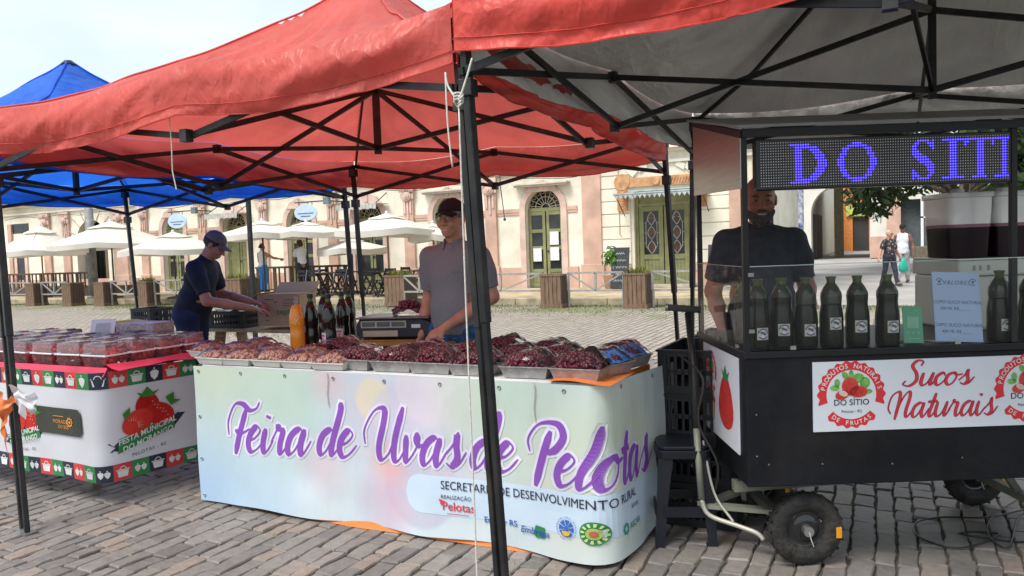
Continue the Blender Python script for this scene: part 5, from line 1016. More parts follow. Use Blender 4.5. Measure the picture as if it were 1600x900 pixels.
jg = thing('white_jug', 'white plastic jug standing behind the black stool', 'jug', (*G(1098, 800)[:2], 0), .3); MB().prism(rrect(0, 0, .16, .14, .04), lambda x, y, d: (x*(1 if d < .25 else .6), y*(1 if d < .25 else .6), d), 0, .25).build('body', M('jug_plastic', (.62, .66, .7), .35, transl=.2), jg, bevel=.02); MB().lathe([(.06, .25), (.025, .29), (.025, .32)], 14).build('neck', M('jug_plastic', (.62, .66, .7), .35), jg)
# rear plank table with cardboard box and crates
p0 = G(405, 514, .80); rv = 5.55; RU0, RU1 = D(170, 510, rv)[0], D(610, 520, rv)[0]
rt = thing('plank_table', 'rough plank work table behind the stalls holding a cardboard box', 'table', (-4.6, rv, 0)); RZ = .745
MB().bx(-1.75, 0.25, -.02, .42, RZ-.03, RZ).build('plank', WOODL, rt, bevel=.003); MB().bx(.03-.3, .72, -.13, .42, RZ-.0, RZ+.035).build('plank', WOOD, rt, bevel=.004)
for x in (-1.5, -.15, .35, .62):
    MB().bar((x-.06, .0, 0), (x+.03, .05, RZ-.03), .06, .09).build('leg', WOOD, rt); MB().bar((x+.04, .4, 0), (x-.02, .36, RZ-.03), .06, .09).build('leg', WOOD, rt)
MB().bar((.0, .0, .62), (.6, .02, .735), .05, .1).build('brace', WOOD, rt)
cb_ = thing('cardboard_box', 'open brown cardboard box with printed sides on the plank table', 'box', (*D(450, 500, rv+.18)[:2], RZ+.036), R_(14)); CARD = M('cardboard', (.40, .28, .17), .85, var=.08, scale=4, bump=.08, bscale=60); CARDP = M('cardboard_print', (.13, .10, .08), .8)
bw, bd_, bh = .44, .34, .30; x0 = -bw/2
m = MB(); m.bx(-bw/2, bw/2, -bd_/2, -bd_/2+.006, 0, bh); m.bx(-bw/2, bw/2, bd_/2-.006, bd_/2, 0, bh); m.bx(-bw/2, -bw/2+.006, -bd_/2+.006, bd_/2-.006, 0, bh); m.bx(bw/2-.006, bw/2, -bd_/2+.006, bd_/2-.006, 0, bh); m.bx(-bw/2+.006, bw/2-.006, -bd_/2+.006, bd_/2-.006, 0, .006); m.build('carton', CARD, cb_)
MB().box((-bw/2-.07, 0, bh-.03), (.17, bd_, .006), np.array([[.85, 0, -.52], [0, 1, 0], [.52, 0, .85]])).build('flap', CARD, cb_); MB().box((0, bd_/2+.05, bh+.05), (bw, .15, .006), np.array([[1, 0, 0], [0, .75, -.66], [0, .66, .75]])).build('flap', CARD, cb_); MB().bx(-bw/2+.07, bw/2, -bd_/2, bd_/2-.1, bh+.001, bh+.006).build('flap', CARD, cb_)
m = MB()
for k, (x, z, w, h) in enumerate(((-.15, .25, .10, .008), (-.08, .22, .03, .012), (.06, .245, .1, .006), (.06, .215, .13, .006), (.06, .19, .12, .006), (-.17, .17, .02, .02), (-.17, .13, .03, .012), (-.17, .09, .02, .02), (-.17, .05, .03, .01))): m.bx(x-w/2+.05, x+w/2+.05, -bd_/2-.002, -bd_/2, z, z+h)
for k in range(4): m.bx(-bw/2-.002, -bw/2, .0, .05, .06+k*.045, .09+k*.045); m.bx(-bw/2-.002, -bw/2, -.1, -.03, .07+k*.045, .076+k*.045)
m.bx(-bw/2-.002, -bw/2, .075, .085, .05, .23); m.bx(-bw/2-.002, -bw/2, -.135, -.125, .05, .23); m.build('print', CARDP, cb_); m = MB(); put2d(m, text2d('sept5', .085, bold=.01), lambda x, y: (x-.02, -bd_/2-.0025, .11+y)); m.build('print_green', M('green_stamp', (.04, .22, .06), .7), cb_)
crate('black crate before the dark shirted man, full of pale bags', (*D(372, 500, rv+.2)[:2], RZ+.001), .06, .44, .34, .17, 'black crates on the plank table')
crate('black crate at the left end of the plank table', (*D(240, 498, rv+.2)[:2], RZ+.001), -.05, .32, .30, .19, 'black crates on the plank table')
t = thing('plastic_sheet', 'crumpled clear plastic sheet in the crate on the plank table', 'plastic sheet', (*D(375, 500, rv+.2)[:2], RZ+.14)); MB().grid(lambda a, b: ((a-.5)*.38, (b-.5)*.3, .04+.04*vnoise(a*4, b*4, 2)), 14, 12).build('sheet', M('white_plastic', (.72, .72, .74), .35), t, smooth=True)
# ================= JUICE CART =================
_fh = np.array([-math.sin(TH), math.cos(TH), 0]); _rh = np.array([math.cos(TH), math.sin(TH), 0])
CX0, CY0, CZT, CZB, CW, CDp = .985, 3.25, .972, .385, 1.60, .82
cart = thing('juice_cart', 'black juice cart on rubber wheels with white sign and glass front', 'cart', _rh*CX0+_fh*CY0, TH)
BLK = M('black_painted_board', (.006, .007, .011), .5, spec=.3, var=.25, scale=3, bump=.04, bscale=50, dirt=.12); TRIM = M('black_trim', (.009, .010, .013), .45, metal=.2); STEEL = M('brushed_steel', (.42, .41, .38), .32, metal=.85, var=.08, scale=3, stretch=(1, 1, 30)); SIGNW = M('sign_white', (.62, .66, .72), .4, var=.02)
MB().bx(0, CW, 0, CDp, CZB, CZT-.03).build('body', BLK, cart, bevel=.004); MB().bx(-.008, CW+.008, -.01, CDp+.008, CZT-.03, CZT).build('counter', TRIM, cart, bevel=.003)
for x, y in ((.008, .008), (.008, CDp-.03), (1.152, .02), (CW-.02, .008), (CW-.02, CDp-.03)): MB().bx(x-.012, x+.012, y-.012, y+.012, CZT, 1.90 if y < .1 else 2.06).build('upright', TRIM, cart)
m = MB()
for x in (.008, CW-.02): m.bar((x, 0, 1.89), (x, CDp, 2.06), .03)
m.bar((0, .0, 1.895), (CW, .0, 1.895), .03, .035); m.bar((0, CDp, 2.06), (CW, CDp, 2.06), .03); m.build('roof_frame', TRIM, cart)
MB().add([(-.03, -.04, 1.925), (CW+.03, -.04, 1.925), (CW+.03, CDp+.04, 2.095), (-.03, CDp+.04, 2.095), (-.03, -.04, 1.913), (CW+.03, -.04, 1.913), (CW+.03, CDp+.04, 2.083), (-.03, CDp+.04, 2.083)], [(0, 1, 2, 3), (7, 6, 5, 4), (0, 4, 5, 1), (1, 5, 6, 2), (2, 6, 7, 3), (3, 7, 4, 0)]).build('roof_panel', M('grey_roof_sheet', (.24, .24, .24), .5, var=.1), cart)
MB().add([(-.008, .0, 1.665), (-.008, CDp, 1.69), (-.008, CDp, 2.05), (-.008, .0, 1.875), (.0, .0, 1.665), (.0, CDp, 1.69), (.0, CDp, 2.05), (.0, .0, 1.875)], [(0, 3, 2, 1), (4, 5, 6, 7), (0, 1, 5, 4), (1, 2, 6, 5), (2, 3, 7, 6), (3, 0, 4, 7)]).build('side_panel', STEEL, cart)
MB().add([(.022, -.003, CZT+.004), (CW-.03, -.003, CZT+.004), (CW-.03, -.003, 1.333), (.022, -.003, 1.333)], [(0, 1, 2, 3)]).build('front_glass', GLASS, cart); MB().add([(-.003, .02, CZT+.004), (-.003, CDp-.04, CZT+.004), (-.003, CDp-.04, 1.333), (-.003, .02, 1.333)], [(3, 2, 1, 0)]).build('side_glass', thin('side_pane', (.8, .85, .85), .985, .03, ior=1.2), cart); m = MB(); m.bx(.022, CW-.03, -.0055, .0015, 1.333, 1.3365); m.bx(-.0055, .0015, .02, CDp-.04, 1.333, 1.3365); m.build('glass_edge', thin('glass_edge', (.55, .7, .66), .4, .1), cart)
for x, z in ((.026, 1.3), (.026, 1.06), (.2, CZT+.012), (.9, CZT+.012), (1.3, CZT+.012)): MB().bx(x-.012, x+.012, -.009, -.004, z-.008, z+.008).build('glass_clip', GALV, cart)
for x, y in ((-.0, .1), (-.0, .4), (0, .65)): MB().bx(-.012, -.004, y-.012, y+.012, CZT+.006, CZT+.02).build('glass_clip', GALV, cart)
for x in (.09, .32, .62, .92, 1.25): MB().lathe([(.004, 0), (.003, -.003)], 8, (x, -.0005, .475+.01*math.sin(x*9)), axis='y').build('rivet', GALV, cart)
for x, z in ((.04, .52), (.04, .7), (.5, .944), (.8, .946)): MB().lathe([(.004, 0), (.003, -.003)], 8, (x, -.0005, z), axis='y').build('rivet', GALV, cart)
sg = MB().bx(.282, 1.335, -.006, -.0005, .618, .918).build('front_sign', SIGNW, cart)
def cput(name, items, mat, lay=1):
    m = MB()
    for vf in items: put2d(m, vf, lambda x, y: (x, -.006-.0008*lay, y))
    return m.build(name, mat, sg)
REDS = M('sign_red', (.62, .03, .04), .4, var=.04); SAIL = M('berry_ink2', (.46, .02, .018), .4, var=.2, scale=60, col2=(.58, .06, .05))
def emblem(put, cx, cz, k, full=True):
    items = []
    def scal(a0, a1, n, r0, r1):
        vs = []; 
        for i in range(n+1):
            a = a0+(a1-a0)*i/n; ro = r1*(1+.035*math.cos(a*22)); vs += [(cx+r0*math.cos(a), cz+r0*math.sin(a)), (cx+ro*math.cos(a), cz+ro*math.sin(a))]
        return vs, [(2*i, 2*i+1, 2*i+3, 2*i+2) for i in range(n)]
    put('emblem_ring', [scal(R_(-18), R_(198), 90, .106*k, .142*k), scal(R_(222), R_(318), 50, .106*k, .142*k)], REDS, 1)
    it = []
    def arc(txt, r, a_mid, size, flip=False, step=.105):
        n = len(txt)
        for i, ch in enumerate(txt):
            if ch == ' ': continue
            a = a_mid-(i-(n-1)/2)*step*(-1 if flip else 1); vs, fs = text2d(ch, size*k, 'CENTER', bold=.012); ca_, sa = math.cos(a), math.sin(a)
            it.append(([(cx+r*k*ca_+(x*sa+y*ca_)*(1 if not flip else -1), cz+r*k*sa+(-x*ca_+y*sa)*(1 if not flip else -1)) for x, y in vs], fs))
    arc('PRODUTOS NATURAIS', .114, math.pi/2, .028, step=.168); arc('DE FRUTAS', .131, -math.pi/2, .026, True, .165)
    put('emblem_lettering', it, M('icon_white', (.7, .7, .7), .45), 2)
    tx = [(lambda vf, x0, z0: ([(x0+x, z0+y) for x, y in vf[0]], vf[1]))(text2d('DO SÍTIO', .036*k, 'CENTER', bold=.006), cx, cz-.045*k), (lambda vf, x0, z0: ([(x0+x, z0+y) for x, y in vf[0]], vf[1]))(text2d('Pelotas - RS', .018*k, 'CENTER'), cx, cz-.078*k)]
    put('emblem_name', tx, NAVY, 2)
    B = lambda ox, oz, rx, rz_, n=16, rot=0: ([(cx+k*(ox+rx*math.cos(a)*math.cos(rot)-rz_*math.sin(a)*math.sin(rot)), cz+k*(oz+rx*math.cos(a)*math.sin(rot)+rz_*math.sin(a)*math.cos(rot))) for a in np.linspace(0, 6.28, n+1)[:-1]], [tuple(range(n))])
    put('emblem_leaf', [B(.03, .07, .026, .02), B(.058, .05, .022, .024), B(-.025, .082, .012, .02, rot=.6), B(.0, .085, .01, .022), B(-.07, .03, .02, .012), B(-.06, .05, .012, .018), B(.07, .012, .02, .01)], M('leaf_ink2', (.08, .28, .05), .5, col2=(.2, .45, .1), scale=40), 2)
    put('emblem_berry', [B(-.005, .035, .036, .04), B(.03, .012, .04, .025), B(-.04, .0, .03, .02, rot=.3)], SAIL, 3); put('emblem_berry_cut', [B(-.035, .006, .02, .012, rot=-.4)], M('cut_ink', (.75, .5, .45), .5), 4)
emblem(cput, .445, .775, 1.0); emblem(cput, 1.20, .778, 1.0)
def cwid(w, x0, x1, zb, xh):
    st, wid = script2d(w, xh, w=.068, slant=.18); k = (x1-x0)/(wid+.05*xh)
    return [([(x0+x*k, zb+y) for x, y in vs], fs) for vs, fs in st], [([(x0+x*k, zb+y) for x, y in vs], fs) for vs, fs in script2d(w, xh, w=.068, slant=.18, grow=.0022)[0]]
a1_, b1_ = cwid('Sucos', .665, .955, .803, .053); a2_, b2_ = cwid('Naturais', .60, 1.055, .668, .062); cput('script_outline', b1_+b2_, M('sign_wine', (.30, .02, .10), .4), 1); cput('script_lettering', a1_+a2_, REDS, 2)
ss = MB().bx(-.006, -.0005, .10, .70, .50, .93).build('side_sign', SIGNW, cart)
def lput(name, items, mat, lay=1):
    m = MB()
    for vf in items: put2d(m, vf, lambda x, y: (-.006-.0008*lay, -x, y))
    return m.build(name, mat, ss)
emblem(lput, -.56, .80, .75)
lput('strawberry_heap', [([(-.56+.07*math.cos(a)*(1+.12*math.sin(a*7)), .66+.05*math.sin(a)*(1+.12*math.cos(a*5))) for a in np.linspace(0, 6.28, 30)[:-1]], [tuple(range(29))])], SAIL, 1); lput('basket', [([(-.63, .655), (-.49, .655), (-.51, .57), (-.61, .57)], [(0, 1, 2, 3)])], M('basket_tan', (.5, .32, .2), .5), 2)
lput('red_shape', [([(-.30+.115*math.cos(a)*(1-.35*math.sin(a)), .70+.13*math.sin(a)) for a in np.linspace(0, 6.28, 30)[:-1]], [tuple(range(29))])], SAIL, 1); lput('red_shape_leaf', [([(-.36, .85), (-.33, .83), (-.30, .87), (-.27, .83), (-.23, .85), (-.27, .80), (-.33, .80)], [tuple(range(7))])], GRNI, 2)
# wheels
RUB = M('tyre_rubber', (.022, .021, .02), .75, var=.3, scale=20, bump=.3, bscale=60, dirt=.4); RIM = M('black_rim', (.010, .011, .014), .18, coat=.6); AXL = M('axle_steel', (.4, .4, .4), .35, metal=.9)
def wheel(x, y, r=.165, w=.075, ya=0):
    t = MB(); prof = []
    for k in range(25): a = -math.pi*.5+2*math.pi*k/24; prof.append((r-.045+.045*math.cos(a)*.98, .045*math.sin(a)*w/.09))
    t.lathe(prof, 44, axis='y', caps=False)
    for k in range(44):
        a = 2*math.pi*k/44; t.box((math.cos(a)*(r-.0025), (.014 if k % 2 else -.014), math.sin(a)*(r-.0025)), (.0035, .026, .012), np.array([[math.cos(a), 0, -math.sin(a)], [0, 1, 0], [math.sin(a), 0, math.cos(a)]]))
    o = t.build('wheel', RUB, cart, smooth=True, loc=(x, y, r), rot=ya)
    MB().lathe([(.0, -.016), (.04, -.016), (.055, -.01), (.066, -.004), (.084, -.012), (.106, -.026), (.111, -.034), (.111, .03), (0, .03)], 36, axis='y').build('rim', RIM, o, smooth=True); MB().lathe([(.022, -.05), (.024, -.045), (.024, .05)], 16, axis='y').build('hub', AXL, o); MB().tube([(0, -.052, 0), (.004, -.06, -.03), (.014, -.062, -.06)], .002, 5).build('wire', ROPE, o)
    MB().bx(r-.042, r-.018, -w*.47-.004, -w*.3, -.035, .012).build('reflector', M('amber_reflector', (.8, .33, .02), .3), o); MB().lathe([(.004, -.03), (.004, -.012)], 8, (.06, 0, .04), axis='y').build('valve', AXL, o); return o
for x, y in ((.275, .09), (.275, .72), (1.43, .09), (1.43, .76)): wheel(x, y)
GFR = M('grey_green_frame', (.24, .25, .20), .55, metal=.2, var=.15, dirt=.35)
m = MB(); m.bar((.2, .09, .175), (.2, .75, .175), .04); m.bar((.02, .3, .30), (1.55, .3, .36), .05); m.bar((.02, .6, .36), (1.55, .6, .36), .05); m.bar((-.12, .34, .2), (.24, .2, .2), .05, .02); m.bar((-.12, .34, .2), (.22, .6, .2), .05, .02); m.bar((1.43, .05, .175), (1.43, .8, .175), .04); m.bar((.06, .3, .36), (.1, .4, .2), .02); m.bar((1.43, .4, .18), (1.3, .4, .38), .03); m.build('chassis', GFR, cart)
hd = MB(); A = np.array((-.10, .62, 1.09)); Bq = np.array((-.13, .37, .56)); Cq = np.array((-.13, .30, .24)); hd.tube([A, (A+Bq)/2+np.array((.01, 0, 0)), Bq], .018, 10); hd.build('draw_handle', CAPB, cart, smooth=True); MB().tube([Bq, (Bq+Cq)/2, Cq], .016, 10).build('draw_bar', GFR, cart, smooth=True)
MB().tube([A+np.array((-.10, .02, .03)), A+np.array((.06, -.02, .015))], .017, 12).build('foam_grip', M('foam_grip', (.06, .06, .06), .85), cart, smooth=True); MB().tube([A+np.array((-.11, .022, .032)), A+np.array((-.098, .02, .03))], .018, 12).build('grip_end', GALV, cart)
MB().tube(cr([Cq, (-.10, .28, .17), (.02, .22, .135), (.09, .18, .115), (.115, .16, .09)], 5), .011, 8).build('crank', M('pale_steel', (.5, .48, .42), .45, metal=.4), cart, smooth=True); MB().tube(cr([Bq+np.array((.03, 0, -.06)), Cq+np.array((.06, 0, .03)), (-.0, .24, .15)], 5), .006, 6).build('rod', M('pale_steel', (.5, .48, .42), .45), cart)
MB().tube(cr([(-.18, .5, .9), (-.10, .35, .8), (-.13, .33, .6), (-.05, .3, .4), (-.07, .33, .22)], 6), .006, 6).build('brake_cable', CAPB, cart)
# LED message board
led = thing('led_sign', 'black dot matrix sign with blue lit letters under the cart roof', 'sign', _rh*(CX0+.062)+_fh*(CY0+.012), TH); LW, LZ0, LZ1 = 1.085, 1.655, 1.868
MB().bx(0, LW, 0, .05, LZ0, LZ1).build('housing', M('led_housing', (.010, .010, .012), .35), led, bevel=.004)
nc, nr = 100, 17; dx = LW*.97/nc; dz = (LZ1-LZ0)*.9/nr; lit = set()
def setp(c, r): lit.add((c, r))
def serifI(c0):
    for r in range(1, 16):
        for c in (3, 4, 5): setp(c0+c, r)
    for c in range(0, 9): setp(c0+c, 1); setp(c0+c, 15)
def ringc(c0, w, h, th, half=False):
    for c in range(w):
        for r in range(h):
            x, y = (c-(w-1)/2)/((w-1)/2), (r-(h-1)/2)/((h-1)/2)
            if half: x = c/(w-1)
            q = math.hypot(x, y); qi = math.hypot(x*(w)/(w-2*th*(1 if not half else .9)), y*h/(h-2.2))
            if q <= 1.03 and qi > 1.0: setp(c0+c, 1+r)
for r in range(1, 16): setp(14, r); setp(15, r); setp(16, r)
for c in range(12, 18): setp(c, 1); setp(c, 15)
ringc(17, 10, 15, 2.4, True); ringc(31, 16, 15, 2.6)
SMAP = ["..#####.#", ".##...###", "##.....##", "##......#", "###......", "####.....", ".#####...", "..#####..", "...#####.", ".....####", "......###", "#.....###", "##.....##", "###...##.", "#.#####.."]
for r, row in enumerate(SMAP):
    for c, ch in enumerate(row):
        if ch == '#': setp(61+c, 15-r)
serifI(73)
for r in range(1, 16):
    for c in (5, 6, 7): setp(83+c-1, r)
for c in range(0, 12): setp(82+c, 15)
for r in (13, 14): setp(82, r); setp(93, r); setp(83, r+0 if r == 14 else 14); 
for c in range(3, 9): setp(82+c, 1)
for r in range(1, 16):
    for c in (97, 98): setp(c, r)
for c in range(94, 100): setp(c, 1); setp(c, 15)
on, off_ = MB(), MB()
for c in range(nc):
    for r in range(nr):
        x, z = .016+c*dx+dx/2, LZ0+.0105+r*dz+dz/2; b = (c, r) in lit; s = .0037 if b else .0027; m = on if b else off_; n = 6
        m.add([(x+s*math.cos(6.2832*k/n), -.0015, z+s*math.sin(6.2832*k/n)) for k in range(n)], [tuple(range(n))])
on.build('lit_dots', M('led_blue', (.1, .05, .9), .4, emit=(.04, .025, 1.0, 2.6)), led, kind='stuff'); off_.build('unlit_dots', M('led_grey', (.55, .55, .57), .5), led, kind='stuff')
# bottles behind the glass
JB = M('green_black_glass', (.012, .015, .012), .10, var=.1, scale=12, spec=.35); BLB = M('bottle_label', (.5, .54, .46), .6, var=.05)
def jbottle(x, yb, label, dz_=0, k=1.0):
    t = thing('glass_bottle', label, 'bottle', _rh*(CX0+x)+_fh*(CY0+yb)+np.array((0, 0, CZT)), TH, 'glass juice bottles along the cart counter')
    pf = [(.044, 0), (.0485, .004), (.0495, .02), (.0495, .125), (.048, .145), (.0425, .18), (.0425, .195), (.0445, .215), (.0425, .235), (.031, .258), (.0215, .272)]; fz = (.205, .228, .19, .222)[int(abs(x*37)) % 4]; fr_ = float(np.interp(fz, [q_[1] for q_ in pf], [q_[0] for q_ in pf]))
    MB().lathe([q_ for q_ in pf if q_[1] < fz-.004]+[(fr_, fz)], 28).build('body', JB, t, smooth=True); MB().lathe([(fr_+.0002, fz), (fr_+.0002, fz+.002)]+[q_ for q_ in pf if q_[1] > fz+.006], 28, caps=False).build('shoulder', M('olive_glass', (.05, .06, .042), .1, spec=.5), t, smooth=True)
    MB().lathe([(.0195, .272), (.0175, .285), (.0195, .296), (.0225, .301), (.0225, .305), (.018, .3055), (.014, .28)], 24).build('neck', M('green_glass_neck', (.085, .11, .05), .08, spec=.6), t, smooth=True)
    ao = .12*math.sin(x*23); a = lambda p: -math.pi/2+p+ao
    cyl = lambda x, z, e=0.: ((.0503+e)*math.cos(a(x/.05)), (.0503+e)*math.sin(a(x/.05)), .082+dz_+z)
    q = MB().grid(lambda p, r: cyl(-.026+.052*p, -.026+.052*r), 8, 3).build('label', BLB, t); m = MB()
    put2d(m, disc(0, 0, 0, .02, 20), lambda x, y: cyl(x, y, .0004)); m.build('label_disc', PAPW, q); m = MB()
    for a0, a1_, n in ((R_(5), R_(175), 12), (R_(215), R_(325), 8)): put2d(m, disc(0, 0, .0175, .0235, n, a0, a1_), lambda x, y: cyl(x, y, .0008))
    for ox in (-.007, -.002, .003, .007): put2d(m, disc(ox, .003-ox*.5, 0, .0055, 9), lambda x, y: cyl(x, y, .001))
    m.build('label_print', M('label_violet', (.13, .12, .2), .5), q); return t
ORD = ('first from the left', 'second from the left', 'third from the left', 'fourth from the left', 'fifth from the left', 'sixth, beside the green card')
for i, px in enumerate((1184, 1221, 1259, 1299, 1340, 1387)):
    yb = .085+(.02 if i in (1,) else 0); jbottle((px-800)/1200*(CY0+yb)-CX0, yb, 'dark glass juice bottle behind the cart glass, '+ORD[i], (-.012, .0, -.003, .022, .006, .0)[i])
for px, l in ((1563, 'standing right of the price sheet'), (1612, 'cut by the right picture edge')): jbottle((px-800)/1200*3.34-CX0, .09, 'dark glass juice bottle '+l, -.01)
jbottle(.09, .30, 'dark glass juice bottle standing behind the first one'); 
# cards on the counter
def cart_pt(px, yb, z): return _rh*((px-800)/1200*(CY0+yb))+_fh*(CY0+yb)+np.array((0, 0, z))
tilt = np.array(Matrix.Rotation(R_(-12), 3, 'X') @ Matrix.Rotation(R_(3.5), 3, 'Y'))
def stand_card(name, label, px, yb, w, h, mat):
    t = thing(name, label, 'card', cart_pt(px, yb, CZT+.001), TH); MB().box(tilt@np.array((0, 0, h/2+.004)), (w, .004, h), tilt).build('sheet', mat, t); MB().box(np.array((0, .05, .002)), (w, .10, .003)).build('holder_base', CLEAR, t); return t, (lambda x, y, d=.0032: tilt@np.array((x, -d, y+.004)))
PB = M('pale_blue_sheet', (.36, .50, .72), .35, var=.03); t, f_ = stand_card('price_sheet', 'pale blue price sheet in a stand on the cart counter', 1500, .05, .205, .305, PB); DB = M('slate_ink', (.12, .17, .28), .5)
m = MB(); put2d(m, text2d('VALORES', .026, 'CENTER', shear=.25, space=1.15), lambda x, y: f_(x, .25+y))
for z in (.165, .065): put2d(m, text2d('COPO SUCO NATURAL', .0205, 'CENTER', shear=.25), lambda x, y: f_(x, z+y))
put2d(m, text2d('300 ML R$______', .0185, 'CENTER', shear=.25), lambda x, y: f_(x-.01, .138+y)); put2d(m, text2d('400 ML R$_____', .0185, 'CENTER', shear=.25), lambda x, y: f_(x-.01, .038+y))
for cx in (-.073, .073):
    for r0, r1, a0, a1_ in ((.012, .0155, .2, 2.95), (.012, .0155, 3.9, 5.5), (0, .006, 0, 6.28)): vs, fs = disc(cx, .262, r0, r1, 14, a0, a1_); put2d(m, (vs, fs), lambda x, y: f_(x, y))
m.build('lettering', DB, t)
t, f_ = stand_card('green_card', 'green payment card in a stand beside the price sheet', 1428, .06, .085, .16, M('mint_green', (.10, .38, .22), .4, var=.04)); m = MB(); put2d(m, text2d('Pix', .016, bold=.02), lambda x, y: f_(x+.004, .138+y)); m.add([f_(x, y) for x, y in ((-.025, .065), (.025, .065), (.025, .115), (-.025, .115))], [(0, 1, 2, 3)])
for k in (-.022, 0, .022): vs, fs = disc(k, .045, 0, .005, 10); put2d(m, (vs, fs), lambda x, y: f_(x, y))
m.add([f_(x, y) for x, y in ((-.02, .018), (.026, .018), (.026, .022), (-.02, .022))], [(0, 1, 2, 3)]); m.build('print', M('pale_mint', (.25, .52, .38), .5), t)
# juice dispenser at the back of the counter
PLC = thin('tank_plastic', (.92, .93, .95), .22, .08); JUICE = M('grape_juice', (.012, .004, .010), .2, spec=.25); FOAM = M('juice_foam', (.30, .12, .18), .5)
dsp = thing('juice_dispenser', 'steel juice dispenser with clear tanks half full of grape juice', 'drinks dispenser', cart_pt(1486, .52, CZT), TH); DBS = M('pale_enamel', (.52, .56, .50), .35, var=.04)
MB().bx(-.0, .70, -.05, .34, .0, .262).build('base', DBS, dsp, bevel=.012); MB().bx(-.0, .72, -.07, .36, .264, .338).build('deck', DBS, dsp, bevel=.008); MB().bx(.0, .70, -.06, .35, .338, .350).build('tray', STEEL, dsp, bevel=.003)
for k in range(3):
    cx = .105+.232*k
    def tank(x, y, d, cx=cx): sc_ = .88+.12*min(1, (d-.352)/.3); return (cx+x*sc_, .12+y*sc_, d)
    P = rrect(0, 0, .222, .26, .03); MB().prism(P, tank, .516, .66).build('tank', PLC, dsp); MB().prism(P, tank, .352, .50).build('juice', JUICE, dsp); MB().prism(P, lambda x, y, d: tank(x, y, d), .5, .516).build('foam', FOAM, dsp); MB().prism(rrect(0, 0, .236, .275, .03), lambda x, y, d: (cx+x, .12+y, d), .645, .672).build('lid', thin('lid_plastic', (.8, .82, .84), .45, .1), dsp, bevel=.004); MB().lathe([(.03, .672), (.032, .69), (.02, .695)], 14, (cx, .12, 0)).build('lid_knob', PAPW, dsp)
m = MB()
for x in (.07, .10, .14): m.bx(x, x+.012, -.0725, -.07, .29, .315)
m.build('marks', M('label_grey', (.3, .32, .3), .6), dsp)
t = thing('cable', 'black cable lying in loops on the stones under the cart', 'cable', (*G(1480, 850)[:2], 0)); c0 = G(1480, 850); pts = [G(x, y)-np.array((*c0[:2], 0)) for x, y in ((1600, 800), (1540, 812), (1470, 812), (1430, 822), (1440, 845), (1500, 860), (1560, 840), (1530, 835), (1500, 838), (1580, 850), (1610, 850))]; MB().tube(cr([(p[0], p[1], .012) for p in pts], 8), .0045, 6).build('cable', CAPB, t, smooth=True); pts = [G(x, y)-np.array((*c0[:2], 0)) for x, y in ((1600, 778), (1550, 812), (1545, 840), (1575, 860), (1590, 815), (1610, 800))]; MB().tube(cr([(p[0], p[1], .014) for p in pts], 8), .004, 6).build('cable_loop', CAPB, t, smooth=True)
